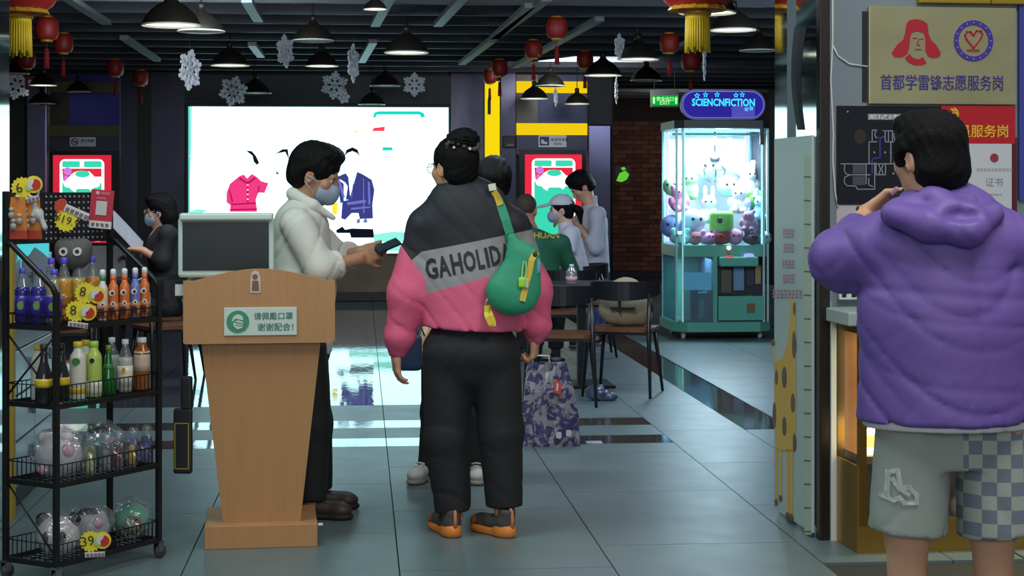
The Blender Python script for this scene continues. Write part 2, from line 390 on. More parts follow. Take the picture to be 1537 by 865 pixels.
for i in range(-4, 10):
    u0 = -.15 + .8 * i; u1 = u0 + .8
    if i < 3 and i >= -3:
        vs_ = [-12.05, -11.63, -11.3, -10.55]; mats_ = (T_MATTE, T_STRIP, T_MATTE)
        tile(u0, u1, -12.37, -12.05, T_STRIP)
        for a, b, m in zip(vs_, vs_[1:], mats_): tile(u0, u1, a, b, m)
        off = {0: 0, 1: -.72, 2: -.33}.get(i, (-.5 * i) % 1.2 - 1.2); v = -12.37
        nx = v - 1.2 + (off if off else 0) if off > -.6 else v - (1.2 + off)
        edges = [v]; e = v + (off if off else -1.2)
        while e > -18.2: edges.append(e); e -= 1.2
        for a, b in zip(edges, edges[1:]): tile(u0, u1, b, a, T_MATTE)
        v = -10.55
        while v < -.2: tile(u0, u1, v, min(v + 1.2, 0), T_GLOSS if i < 2 else T_MATTE); v += 1.2
    else:
        spans = [(u0, u1)]
        if u0 < DS[0] < u1 or u0 < DS[1] < u1: spans = [(u0, DS[0]) if u0 < DS[0] else None, (max(u0, DS[0]), min(u1, DS[1])), (DS[1], u1) if u1 > DS[1] else None]
        for s in spans:
            if s is None or s[1] - s[0] < .02: continue
            strip = s[0] >= DS[0] - .01 and s[1] <= DS[1] + .01
            v = -16.6 + (.37 * i) % 1.2
            while v < (3 if i > 3 else 0): tile(s[0], s[1], v, v + 1.2, T_STRIP if strip and v > -12.6 else T_MATTE); v += 1.2
# ------------------------------------------------------------------ walls and ceiling
DARK = M('charcoal_wall', (38, 40, 44), .55, noise=.1, nscale=3)
UB = RW(919, 300)[0]
def rbox(name, mat, u0, v0, z0, u1, v1, z1, bev=0):
    o = MB().box(u0, v0, z0, u1, v1, z1, bev=bev).build(name, mat); o.location = RO; o.rotation_euler = (0, 0, RZ); return o
struct(rbox('wall_back', DARK, -4.9, .02, 0, UB, .25, 3.3))
struct(rbox('wall_left', DARK, -5.1, -13.2, 0, -4.9, .25, 3.3))
struct(rbox('wall_right', DARK, 6.6, -14.5, 0, 6.8, 6, 3.3))
struct(rbox('wall_recess', DARK, UB, .25, 0, UB + .0 + .05, 5.75, 3.3))
struct(rbox('ceiling', M('black_ceiling', (20, 21, 23), .8), -4.9, -14.6, 2.96, 6.8, 6, 3.1))
for k in range(26):                                      # joists across the hall
    v = -8.4 + k * .86
    if v < .0 or 1: struct(rbox('ceiling_beam', M('joist', (66, 72, 78), .6), -4.9, v, 2.86, 6.6, v + .05, 2.96))
    if k > 16: break
TRAY = M('galvanised_tray', (120, 128, 132), .5, .3)
for (xa, ya), (xb, yb) in (((88, -12), (160, 34)), ((186, 56), (236, 90)), ((588, -10), (563, 37)), ((700, -10), (657, 37)), ((795, 8), (740, 58)), ((738, 60), (693, 95)), ((820, -2), (742, 56)), ((900, 28), (772, 100)), ((1090, 40), (1000, 78)), ((560, 62), (543, 92)), ((370, 0), (388, 30)), ((378, 66), (392, 84))):
    t0 = (2.84 - EYE) * FOC / max(HY - ya, 1); t1 = (2.84 - EYE) * FOC / (HY - yb); a, b = W(xa, ya, t0), W(xb, yb, min(t1, 21.4)); d = b - a; L = d.length
    o = MB().box(-.04, 0, -.02, .04, L, .02).build('ceiling_tray', TRAY); o.location = a; o.rotation_euler = (0, 0, math.atan2(-d.x, d.y)); struct(o)
# brick wall at the end of the side passage
bw_u0, _ = RW(905, 300, 5.6); bw_u1, _ = RW(1012, 300, 5.6)
bwall = rbox('wall_brick', M('mortar', (44, 36, 34), .9), UB, 5.62, 0, 6.6, 5.8, 3.3); struct(bwall)
bmats = [M('brick_a', (92, 56, 46), .85, noise=.2, nscale=5), M('brick_b', (76, 48, 42), .85, noise=.2, nscale=5), M('brick_c', (108, 68, 54), .85, noise=.2, nscale=5)]
bms = []
for m in bmats: me = MB().box(-.115, 0, -.0335, .115, .035, .0335).mesh('brick'); me.materials.append(m); bms.append(me)
rnd = random.Random(3)
for row in range(32):
    z = .1 + row * .075 + .037
    for k in range(7):
        u = bw_u0 + .02 + k * .24 + (.12 if row % 2 else 0)
        o = bpy.data.objects.new('brick', rnd.choice(bms)); COL.objects.link(o); o.parent = bwall; o.location = (u, 5.592 + rnd.random() * .012, z)
struct(rbox('baseboard_brick', BLACK, UB, 5.57, 0, 6.6, 5.62, .1))
# steel cladding strips of the back wall
def rwbox(name, mat, px0, py0, px1, py1, v0=-.03, v1=.02, bev=0):
    (a, z1), (b, z0) = RW(px0, py0, v0), RW(px1, py1, v0); return rbox(name, mat, a, v0, z0, b, v1, z1, bev)
CLAD = M('steel_cladding', (76, 76, 88), .22, .95, noise=.5, nscale=1.8, nst=(1.5, 1, .6), bump=.12, bscale=3)
for n, (a, b) in enumerate(((180, 206), (227, 277), (677, 726), (752, 774)), 1): struct(rwbox('trim_%d' % n, CLAD, a, 108, b, 452, -.04))
struct(rwbox('trim_5', M('dark_olive_post', (36, 34, 28), .5), 206, 108, 227, 452, -.02))
STONE = M('gold_marble', (112, 92, 62), .25); nt = STONE.node_tree
mm = M('stone_cladding', (112, 92, 62), .22, noise=.85, nscale=2.3)
struct(rwbox('trim_6', mm, 277, 384, 677, 440, -.03)); struct(rwbox('trim_7', BLACK, 277, 440, 677, 451, -.05))
struct(rwbox('trim_8', M('header_panel', (62, 64, 66), .5, noise=.1, nscale=2), 277, 112, 677, 157, -.03))
# end wall beside the counter, clad with polished steel on its hall side
class Frame:
    def __init__(s, x, y, rz): s.o = Vector((x, y, 0)); s.rz = rz; s.u = Vector((math.cos(rz), math.sin(rz), 0)); s.v = Vector((-math.sin(rz), math.cos(rz), 0))
    def hit(s, px, py, v=0.0):
        d = Vector(((px - CX) / FOC, 1, -(py - HY) / FOC)); c = Vector((0, 0, EYE)); t = ((s.o - c).dot(s.v) + v) / d.dot(s.v); p = c + d * t
        return (p - s.o).dot(s.u), p.z
    def hitx(s, px, py, u=0.0):
        d = Vector(((px - CX) / FOC, 1, -(py - HY) / FOC)); c = Vector((0, 0, EYE)); t = ((s.o - c).dot(s.u) + u) / d.dot(s.u); p = c + d * t
        return (p - s.o).dot(s.v), p.z
    def box(s, name, mat, a, b, bev=0): o = bx(name, mat, None, a, b, bev); o.location = s.o; o.rotation_euler = (0, 0, s.rz); return o
    def thing(s, name, label, cat, loc, group=None): return thing(name, label, cat, s.o + s.u * loc[0] + s.v * loc[1] + Vector((0, 0, loc[2])), s.rz, group)
FR = Frame(1.242, 6.98, R(7.5))
GREYW = M('grey_wall', (124, 138, 146), .7, noise=.03, nscale=4)
struct(FR.box('wall_front', GREYW, (.04, .05, 0), (3.0, .6, 3.3)))
struct(FR.box('trim_9', DKSTEEL, (-.002, -.0, 0), (.042, .05, 3.3), .004))
FP = Frame(1.240, 7.03, R(2.6)); struct(FP.box('pillar_right', MIRROR, (0, 0, 0), (.06, .88, 3.3)))
FL = Frame(-2.146, 7.4, R(6))
struct(FL.box('pillar_left', MIRROR, (-.5, -1.3, 0), (0, 0, 3.3), .006))
struct(FL.box('trim_10', M('yellow_trim', (176, 146, 30), .5), (-.12, .0, 0), (.012, .075, 1.32)))
# ------------------------------------------------------------------ large screen
def rthing(name, label, cat, u, v, z, group=None): return thing(name, label, cat, RM(u, v, z), RZ, group)
scr = rthing('video_wall', 'huge bright white video screen on the dark far wall', 'screen', 0, -.06, 0)
S0, S1 = RW(283, 160, -.06), RW(673, 380, -.06)
bx('bezel', BLACK, scr, (S0[0] - .03, .0, S1[1] - .03), (S1[0] + .03, .05, S0[1] + .03))
mb = MB(); mb.poly([(S0[0], S1[1]), (S1[0], S1[1]), (S1[0], S0[1]), (S0[0], S0[1])], -.01, .01)
mb.build('display', E('screen_white', (196, 250, 255), 2.7), scr)
def sp(px, py): return RW(px, py, -.07)
def gfx(name, mat, polys, y=-.014):
    for p in polys: MB().poly([sp(*q) for q in p], y, .003).build(name, mat, scr)
TEAL = E('screen_teal', (20, 225, 195), 1.0)
gfx('screen_graphic', TEAL, [[(560, 176), (562, 169), (568, 167), (630, 167), (636, 170), (638, 175), (633, 177), (630, 172), (566, 172), (563, 177)], [(574, 221), (588, 221), (590, 226), (574, 226)], [(283, 160), (285, 160), (285, 318), (283, 318)]])
gfx('screen_graphic', E('screen_paleteal', (140, 240, 222), 1.1), [[(283, 318), (296, 314), (312, 316), (300, 322), (284, 326)], [(561, 352), (590, 348), (625, 350), (640, 346), (672, 352), (672, 363), (561, 363)], [(524, 369), (672, 366), (672, 376), (524, 378)], [(283, 160), (288, 160), (287, 230), (283, 318)]])
gfx('screen_graphic', E('screen_red', (250, 70, 80), 1.1), [[(561, 192), (578, 190), (577, 197), (558, 197)]])
gfx('screen_graphic', E('screen_pale', (236, 214, 250), 1.4), [[(334, 209), (400, 209), (400, 210), (334, 210)], [(330, 212), (331, 212), (331, 318), (330, 318)], [(283, 233), (300, 233), (300, 235), (283, 235)]])
gfx('screen_graphic', E('screen_yellow', (250, 222, 50), 1.2), [[(498, 306), (507, 304), (506, 322), (499, 322)], [(532, 196), (537, 196), (537, 199), (532, 199)]])
pink = E('screen_pink', (246, 62, 132), 1.0)
gfx('pink_shirt_figure', pink, [[(345, 276), (360, 264), (366, 262), (371, 268), (378, 261), (386, 266), (392, 272), (403, 275), (397, 290), (388, 289), (384, 300), (386, 318), (345, 318), (346, 308), (340, 304), (340, 290)]])
gfx('pink_shirt_figure', E('screen_darkpink', (190, 24, 96), .8), [[(346, 306), (384, 304), (384, 306), (346, 308)], [(371, 272), (373, 272), (373, 304), (371, 304)], [(345, 314), (386, 313), (386, 315), (345, 316)], [(344, 286), (345, 284), (350, 302), (348, 304)], [(388, 280), (390, 279), (388, 290), (386, 291)], [(360, 266), (371, 274), (370, 276), (359, 269)], [(382, 266), (373, 274), (374, 276), (384, 268)]], -.018)
gfx('shirt_button', E('screen_button', (255, 225, 240), 1.2), [circ(372, y, 1.3, 8) for y in (278, 285, 292, 299)], -.022)
navy = E('screen_navy', (74, 78, 160), .7)
hairm = E('screen_hair', (44, 40, 62), .35)
gfx('hair_shape', hairm, [[(369, 226), (378, 227), (384, 234), (389, 244), (386, 248), (381, 243), (379, 234)], [(412, 232), (424, 224), (432, 224), (434, 240), (428, 228), (418, 230)], [(414, 256), (419, 261), (415, 262)], [(516, 236), (520, 225), (529, 221), (537, 225), (540, 236), (536, 230), (529, 227), (521, 230)]])
gfx('navy_jacket_figure', navy, [[(505, 266), (519, 260), (523, 266), (526, 300), (519, 300), (522, 280), (518, 274)], [(524, 300), (536, 258), (545, 262), (558, 270), (562, 285), (559, 308), (560, 328), (540, 329), (538, 320), (528, 320), (518, 330), (512, 328), (514, 302)], [(506, 268), (516, 276), (516, 302), (511, 306)]])
gfx('navy_jacket_figure', E('screen_navylight', (120, 126, 210), .9), [[(506, 268), (509, 266), (518, 296), (515, 298)], [(552, 272), (555, 274), (556, 306), (553, 308)], [(527, 312), (556, 310), (556, 312), (527, 315)], [(520, 304), (548, 300), (550, 304), (522, 308)], [(545, 268), (546, 268), (547, 320), (545, 320)], [(530, 272), (531, 272), (528, 298), (527, 298)]], -.018)
gfx('screen_graphic', E('screen_black', (34, 34, 50), .4), [[(504, 346), (514, 340), (518, 345), (528, 343), (560, 344), (562, 357), (527, 357), (525, 350), (506, 350)]])
gfx('screen_graphic', E('screen_grey', (150, 150, 190), .7), [[(535, 330), (540, 328), (541, 334), (536, 336)], [(545, 331), (550, 327), (552, 334), (546, 335)]])
# ------------------------------------------------------------------ the two alcoves with lit displays
def alcove(x0, x1, y_top, bands, disp, lit, label, dim, boxed):
    u0, zt = RW(x0, y_top, -.06); u1, _ = RW(x1, 400, -.06); rt = rthing('display_alcove', label, 'alcove', (u0 + u1) / 2, -.06, 0, None); c = (u0 + u1) / 2
    def B(name, m, a, b, y0, y1, bev=0):
        (ua, za), (ub, zb) = RW(a[0], a[1], -.06), RW(b[0], b[1], -.06); return bx(name, m, rt, (ua - c, y0, zb), (ub - c, y1, za), bev)
    blue = M('blue_violet_steel', (70, 68, 140), .3, .8, noise=.4, nscale=2) if dim else M('slate_steel', (52, 58, 76), .35, .7, noise=.5, nscale=1.5)
    B('header', blue, (x0 + (x1 - x0) * .3, y_top), (x1, 232), .0, .05); B('header', DKSTEEL, (x0, y_top), (x0 + (x1 - x0) * .3, 232), .0, .05)
    for k, (a, b) in enumerate(bands): B('light_band', lit, (x0, a), (x1, b), -.02, .0, .004)
    B('soffit', M('soffit_steel', (66, 70, 82), .4, .7), (x0, bands[-1][1] + 2), (x1, bands[-1][1] + 22), -.03, .0)
    B('black_panel', M('gloss_black', (14, 15, 17), .2), (x0 + (4 if boxed else 0), bands[-1][1] + 22), (x1, 450), -.02, .0)
    d0, d1, d2, d3 = disp; s = (d1 - d0) / 86
    q = lambda px, py: (RW(px, py, -.09)[0] - c, RW(px, py, -.09)[1])
    P = lambda l: [q(d0 + x * s, d2 + y * s) for x, y in l]
    k = .8 if dim else 1.0
    dp = MB().poly(P([(0, 0), (86, 0), (86, d3 - d2), (0, d3 - d2)]), -.05, .03).build('display', E('red_display%d' % dim, (238, 46, 72), 1.0 * k), rt)
    rr = lambda a, b, e, f, r: [(x, y) for x, y in rrect(a, b, e, f, r)]
    def G(col, st, polys, y):
        for p in polys: MB().poly(P(p), y, .004).build('display_graphic', E('display_%d_%d_%d' % col, col, st), dp)
    G((250, 255, 250), 1.3, [rr(10, 6, 76, 128, 8)], -.056)
    G((60, 224, 186), .95, [rr(14, 9, 40, 18, 2), rr(46, 9, 72, 18, 2), rr(14, 40, 72, 124, 3)], -.062)
    G((238, 46, 72), .95, [[(14, 20), (72, 20), (72, 32), (62, 32), (54, 24), (34, 26), (22, 34), (16, 42)]], -.064)
    G((255, 255, 250), 1.4, [circ(43, 40, 21, 24, 17), rr(16, 34, 70, 48, 6)], -.068)
    G((60, 224, 186), .95, [circ(44, 28, 11, 16, 5), rr(34, 50, 56, 58, 4)], -.072)
    G((226, 130, 236), .9, [circ(22, 24, 6, 12), [(17, 30), (24, 32), (17, 40)]], -.072)
    return rt, q, c
aL, qL, cL = alcove(72, 180, 112, ((122, 140), (188, 205)), (80, 167, 233, 363), M('olive_band', (92, 88, 34), .4), 'steel alcove with a dim olive band and red lit display behind the drinks rack', 1, False)
aR, qR, cR = alcove(775, 881, 112, ((122, 140), (185, 203)), (788, 873, 232, 372), E('lit_yellow_band', (255, 214, 20), .9), 'steel alcove with two glowing yellow bands above a red lit display', 0, True)
def qsign(rt, q, a, b, y, name='notice'):
    p0, p1 = q(*a), q(*b); return MB().poly([(p0[0], p1[1]), (p1[0], p1[1]), (p1[0], p0[1]), (p0[0], p0[1])], y, .006).build(name, M('sign_white', (232, 234, 240), .5), rt), p0, p1
s, p0, p1 = qsign(aL, qL, (105, 206), (144, 220), -.045); w = p1[0] - p0[0]; h = p0[1] - p1[1]; zc = (p0[1] + p1[1]) / 2
mb = MB(); ring(mb, p0[0] + .19 * w, zc, h * .28, h * .38, -.05); stroke(mb, [(p0[0] + .19 * w - h * .24, zc + h * .24), (p0[0] + .19 * w + h * .24, zc - h * .24)], h * .09, -.05); stroke(mb, [(p0[0] + .19 * w - h * .2, zc), (p0[0] + .19 * w + h * .2, zc)], h * .1, -.05)
mb.build('no_smoking_symbol', M('sign_maroon', (120, 50, 80), .5), s)
lettering('禁止吸烟', M('ink', (40, 40, 52), .6), s, p0[0] + .68 * w, -.052, zc + h * .12, w=w * .5, bold=.01); 
s, p0, p1 = qsign(aR, qR, (808, 203), (850, 221), -.045); w = p1[0] - p0[0]; h = p0[1] - p1[1]; zc = (p0[1] + p1[1]) / 2
mb = MB(); mb.poly([(p0[0] + .05 * w, p1[1] + .14 * h), (p0[0] + .38 * w, p1[1] + .14 * h), (p0[0] + .38 * w, p0[1] - .14 * h), (p0[0] + .05 * w, p0[1] - .14 * h)], -.05, .002); mb.build('pictogram_square', M('sign_navy', (40, 42, 110), .5), s)
mb = MB(); mb.poly([(p0[0] + w * x, p1[1] + h * z) for x, z in ((.1, .28), (.3, .24), (.33, .42), (.22, .46), (.16, .66), (.1, .62))], -.053, .002); mb.build('pictogram', M('sign_white', (0, 0, 0)), s)
mb = MB(); squiggle(mb, p0[0] + .45 * w, zc, 5, h * .26, -.05, seed=4); squiggle(mb, p0[0] + .55 * w, zc - .3 * h, 4, h * .16, -.05, seed=5); mb.build('small_characters', M('ink', (40, 40, 52)), s)
# the alcoves' steel jambs
for px0, px1, al, q, c in ((40, 72, aL, qL, cL), (881, 917, aR, qR, cR)):
    p0, p1 = q(px0, 112 if px0 < 99 else 187), q(px1, 450)
    bx('jamb', M('violet_steel', (128, 124, 150), .25, 1.0, noise=.3, nscale=2), al, (p0[0], -.1, p1[1]), (p1[0], .05, p0[1]), .02)
p0, p1 = qR(755, 204), qR(775, 222); bp = bx('button_panel', BLACK, aR, (p0[0], -.03, p1[1]), (p1[0] - .01, .0, p0[1]), .01)
bx('button_label', M('sign_grey', (120, 120, 122)), bp, (p0[0] + .05, -.034, p1[1] + .02), (p1[0] - .03, -.03, p1[1] + .05))
p0, p1 = RW(728, 122, -.08), RW(750, 300, -.08)
t = rthing('light_column', 'tall glowing yellow light strip standing between steel panels', 'light', (p0[0] + p1[0]) / 2, -.08, 0); hw = (p1[0] - p0[0]) / 2
bx('lit_face', E('lit_yellow', (255, 224, 16), .95), t, (-hw, 0, .3), (hw, .03, p0[1])); bx('housing', BLACK, t, (-hw - .02, .031, .0), (hw + .02, .08, p0[1] + .02))
mb = MB(); mb.poly([(-.06, p0[1] - .42), (-.02, p0[1] - .42), (-.02, p0[1] - .24), (-.04, p0[1] - .14), (-.06, p0[1] - .24)], -.004, .003); mb.build('dark_mark', M('ink2', (60, 50, 10)), t)
# green exit sign, green wall light, hanging from the ceiling
def hang(t, mb_mat, x, y, z0, z1, name='hanging_wire', r=.004): return MB().tube([(x, y, z0), (x, y, z1)], r, 5).build(name, mb_mat, t)
c0 = W(998, 150, 20.0); t = thing('exit_sign', 'green lit emergency exit sign hanging in front of the brick passage', 'sign', c0, RZ)
hw, hh = .165, .065
bx('sign_box', M('sign_case', (96, 102, 98), .5), t, (-hw, 0, -hh - .02), (hw, .05, hh + .05), .006)
bx('lit_face', E('exit_green', (10, 190, 60), .8), t, (-hw + .01, -.008, -hh), (hw - .01, 0, hh - .015))
mb = MB()
for s in (-1, 1): mb.poly([(s * .13 - .012, -.045), (s * .13 + .012, -.045), (s * .13 + .012, .01), (s * .13 + .02, .01), (s * .13, .04), (s * .13 - .02, .01), (s * .13 - .012, .01)], -.011, .002)
mb.build('arrow', E('exit_pale', (190, 255, 190), 1.0), t)
lettering('安全出口', E('exit_pale', (0, 0, 0), 1), t, 0, -.0115, .012, w=.2, bold=.02); lettering('EXIT', E('exit_pale', (0, 0, 0), 1), t, 0, -.0115, -.034, w=.12, bold=.01)
for s in (-1, 1): hang(t, STRING, s * .12, .02, hh + .05, 2.96 - c0.z)
c0 = W(935, 262, 27.1); t = thing('wall_light', 'small glowing green leaf-shaped sign on the brick wall', 'sign', c0, RZ)
bx('back_plate', BLACK, t, (-.12, .03, -.15), (.12, .06, .13))
mb = MB(); mb.poly([(-.1, -.1), (-.02, -.12), (.06, -.08), (.1, .0), (.04, .06), (-.05, .02)], 0, .03); mb.poly([(.0, .06), (.05, .08), (.02, .12), (-.03, .1)], 0, .03); mb.build('lit_leaf', E('leaf_green', (110, 220, 60), .8), t)
# ------------------------------------------------------------------ pendant lamps, lanterns, snowflakes under the ceiling
SHADE = M('lamp_shade_black', (40, 38, 32), .45, .2); LIT = E('lamp_lit', (250, 252, 240), 2.2); INNER = M('lamp_inner', (215, 215, 200), .5)
def lamp_meshes():
    o = MB().lathe([(.03, .17), (.034, .2), (.03, .23), (.012, .235)], 16).mesh('socket'); o.materials.append(SHADE)
    s = MB(); s.lathe([(.186, 0), (.184, .012), (.165, .05), (.13, .095), (.085, .13), (.05, .15), (.034, .17)], 32, 0, ends=False); s.lathe([(.182, .002), (.16, .05), (.126, .093), (.08, .127), (.03, .145)], 32, 1, ends=False)
    s = s.mesh('lamp_shade'); s.materials.append(SHADE); s.materials.append(INNER)
    b = MB().lathe([(.0, .004), (.165, .006), (.16, .02), (.0, .03)], 24).mesh('diffuser'); b.materials.append(LIT)
    r = MB().lathe([(.185, -.006), (.192, .0), (.185, .006), (.179, .0), (.185, -.006)], 32, ends=False).mesh('rim'); r.materials.append(M('rim_lit', (236, 236, 220), .4))
    return o, s, b, r
LM = lamp_meshes()
OFF = M('diffuser_off', (120, 120, 112), .5); offm = LM[2].copy(); offm.materials.clear(); offm.materials.append(OFF)
LAMPS = [(257, 38, 88, 1, 'big lit black dome lamp at the top, next to the large lantern'), (302, 47, 70, 0, 'unlit dark dome lamp half behind the big lit one'), (345, 98, 58, 1, 'lit black dome lamp over the upper corner of the white screen'), (383, 140, 48, 0, 'dim dome lamp just behind a hanging snowflake by the screen corner'),
    (118, 138, 36, 0, 'small dim dome lamp in front of the blue steel header'), (65, 128, 40, 1, 'small lit dome lamp below the cluster of three red lanterns'), (63, 156, 40, 0, 'lowest dome lamp above the dim olive band'), (24, 111, 40, 0, 'dome lamp partly hidden by the steel pillar'), (563, 14, 36, 1, 'lamp cut off by the top edge above the screen'),
    (470, 61, 62, 0, 'dark dome lamp showing a thin bright rim above two snowflakes'), (483, 99, 50, 1, 'flat looking lit dome lamp under the thin rimmed one'), (610, 79, 66, 1, 'lit dome lamp over the upper right part of the screen'), (578, 129, 46, 0, 'dark dome lamp just above the screen top edge between snowflakes'), (558, 157, 40, 0, 'small dark dome lamp touching the screen top edge'),
    (1062, 19, 86, 1, 'bright dome lamp behind the large lantern with a gold fringe'), (1100, 45, 70, 1, 'bright dome lamp right below the one behind the gold fringe lantern'), (1138, 76, 56, 0, 'dome lamp beside the polished steel end wall'), (958, 89, 62, 1, 'lit dome lamp above the green exit sign'), (905, 113, 56, 1, 'lit dome lamp in front of the tilted snowflake'),
    (970, 121, 48, 0, 'unlit dark dome lamp over the exit sign, lowest of its cluster'), (802, 148, 42, 1, 'small dome lamp across the upper glowing yellow band'), (866, 156, 38, 1, 'smallest dome lamp just under the upper yellow band'), (826, 129, 44, 0, 'dark dome lamp overlapping the upper yellow band top edge')]
for px, py, w, on, lab in LAMPS:
    Y = min(.372 * FOC / w, 21.2, 1.2 * FOC / (HY - py)); c = W(px, py, Y); k = w * Y / FOC / .372
    t = thing('pendant_lamp', lab, 'lamp', c, 0, 'black dome pendant lamps'); t.scale = (k, k, k)
    for me, nm in zip(LM, ('socket', 'lamp_shade', 'diffuser', 'rim')):
        o = bpy.data.objects.new(nm, offm if (nm == 'diffuser' and not on) else me); COL.objects.link(o); o.parent = t
    MB().tube([(0, 0, .235), (0, 0, (2.96 - c.z) / k)], .006, 6).build('cord', BLACK, t)
RED = M('lantern_red', (150, 34, 26), .5, noise=.25, nscale=9); LGOLD = M('lantern_gold', (198, 158, 40), .4, .3); TASR = M('tassel_red', (140, 22, 22), .7)
lb = MB().lathe([(.045, -.085), (.075, -.08), (.09, -.05), (.096, 0), (.09, .05), (.075, .08), (.045, .085)], 32, 0, ribs=16, amp=.06).mesh('lantern_body'); lb.materials.append(RED)
lc = MB().lathe([(.05, -.098), (.052, -.085), (.04, -.08)], 20).mesh('gold_cap'); lc.materials.append(LGOLD); lc2 = MB().lathe([(.04, .08), (.052, .085), (.05, .098)], 20).mesh('gold_cap'); lc2.materials.append(LGOLD)
mb = MB(); mb.tube([(0, 0, -.098), (0, 0, -.15)], .003, 5)
for i in range(10): q = i * .63; mb.tube([(.012 * math.cos(q), .012 * math.sin(q), -.15), (.018 * math.cos(q), .018 * math.sin(q), -.30)], .005, 5)
lt = mb.mesh('tassel'); lt.materials.append(TASR)
for px, py, w, lab in ((70, 43, 34, 'red lantern, top one of the cluster next to the large lantern'), (95, 65, 28, 'red lantern just below the topmost one of the cluster'), (40, 90, 25, 'red lantern against the steel pillar, lowest of the cluster'), (173, 102, 24, 'red lantern hanging in front of the blue steel panel'), (211, 117, 22, 'red lantern in front of the dark post beside the screen'),
        (836, 42, 31, 'red lantern hung highest above the alcove with yellow bands'), (801, 74, 26, 'red lantern second from top above the yellow bands'), (750, 102, 24, 'red lantern directly above the glowing yellow strip'), (735, 115, 20, 'red lantern overlapping the top of the glowing yellow strip'), (878, 90, 24, 'red lantern behind the lit lamp near the tilted snowflake'), (1005, 65, 28, 'red lantern right above the green exit sign'), (1037, 92, 28, 'red lantern below the large gold fringed one')):
    Y = min(.19 * FOC / w, 21.3, 1.31 * FOC / (HY - py)); c = W(px, py, Y); t = thing('red_lantern', lab, 'lantern', c, 0, 'small red lanterns'); k = w * Y / FOC / .19; t.scale = (k, k, k * 1.12)
    for me, nm in ((lb, 'lantern_body'), (lc, 'gold_cap'), (lc2, 'gold_cap'), (lt, 'tassel')): o = bpy.data.objects.new(nm, me); COL.objects.link(o); o.parent = t
    hang(t, STRING, 0, 0, .098, (2.96 - c.z) / k / 1.12)
LREDS = M('lantern_bright_red', (164, 28, 26), .45); FR_ = M('fringe_gold', (206, 176, 30), .6)
for px, py, w, lab in ((28, -13, 118, 'large red lantern with gold fringe at the upper corner above the rack'), (1047, -17, 116, 'large red lantern with gold fringe hanging before the bright dome lamps')):
    Y = 9.0; k = w / FOC * Y / .36; c = W(px, py, Y); t = thing('large_lantern', lab, 'lantern', c, 0, 'large fringed lanterns'); t.scale = (k, k, k)
    MB().lathe([(.07, -.108), (.11, -.095), (.15, -.06), (.176, -.015), (.18, .02), (.168, .06), (.13, .1), (.07, .125)], 48, 0, ribs=24, amp=.035).build('lantern_body', LREDS, t)
    mb = MB()
    for i in range(14): q = 2 * math.pi * i / 14; mb.poly([(-.034, -.02), (.034, -.02), (.038, .012), (.018, .024), (0, .034), (-.018, .024), (-.038, .012)], 0, .004, 0, Matrix.Rotation(q, 4, 'Z') @ Matrix.Translation((0, -.124, -.085)) @ Matrix.Rotation(R(-38), 4, 'X'))
    mb.build('gold_trim', LGOLD, t)
    MB().lathe([(.062, -.125), (.068, -.105), (.06, -.1)], 24).build('gold_cap', LGOLD, t); MB().lathe([(.06, .12), (.068, .125), (.06, .145)], 24).build('gold_cap', LGOLD, t)
    mb = MB(); mb.lathe([(.05, -.15), (.058, -.138), (.056, -.125)], 20)
    for i in range(30): q = 2 * math.pi * i / 30; mb.tube([(.052 * math.cos(q), .052 * math.sin(q), -.14), (.056 * math.cos(q), .056 * math.sin(q), -.275 - .012 * (i % 3))], .0055, 5)
    for i in range(14): q = 2 * math.pi * i / 14; mb.tube([(.032 * math.cos(q), .032 * math.sin(q), -.14), (.036 * math.cos(q), .036 * math.sin(q), -.28)], .0055, 5)
    mb.build('fringe', FR_, t); hang(t, STRING, 0, 0, .145, (2.96 - c.z) / k)
SNOW = M('snowflake_white', (238, 242, 246), .5)
def flake_mesh():
    m = MB()
    for i in range(6):
        T = Matrix.Rotation(i * math.pi / 3, 4, 'Y')
        for a, b, w in (((0, .012), (0, .15), .026), ((0, .06), (.04, .095), .022), ((0, .06), (-.04, .095), .022), ((0, .1), (.035, .135), .022), ((0, .1), (-.035, .135), .022)):
            q = MB(); stroke(q, [a, b], w, -.006, .012); m.add([T @ Vector(v) for v in q.v], q.f)
        for cx, cz in ((0, .155), (.042, .098), (-.042, .098)):
            q = MB(); q.poly(circ(cx, cz, .02, 10), -.009, .012); m.add([T @ Vector(v) for v in q.v], q.f)
    q = MB(); ring(q, 0, 0, .03, .046, -.006, .012, n=18); m.add(q.v, q.f)
    return m.mesh('snowflake')
fm = flake_mesh(); fm.materials.append(SNOW)
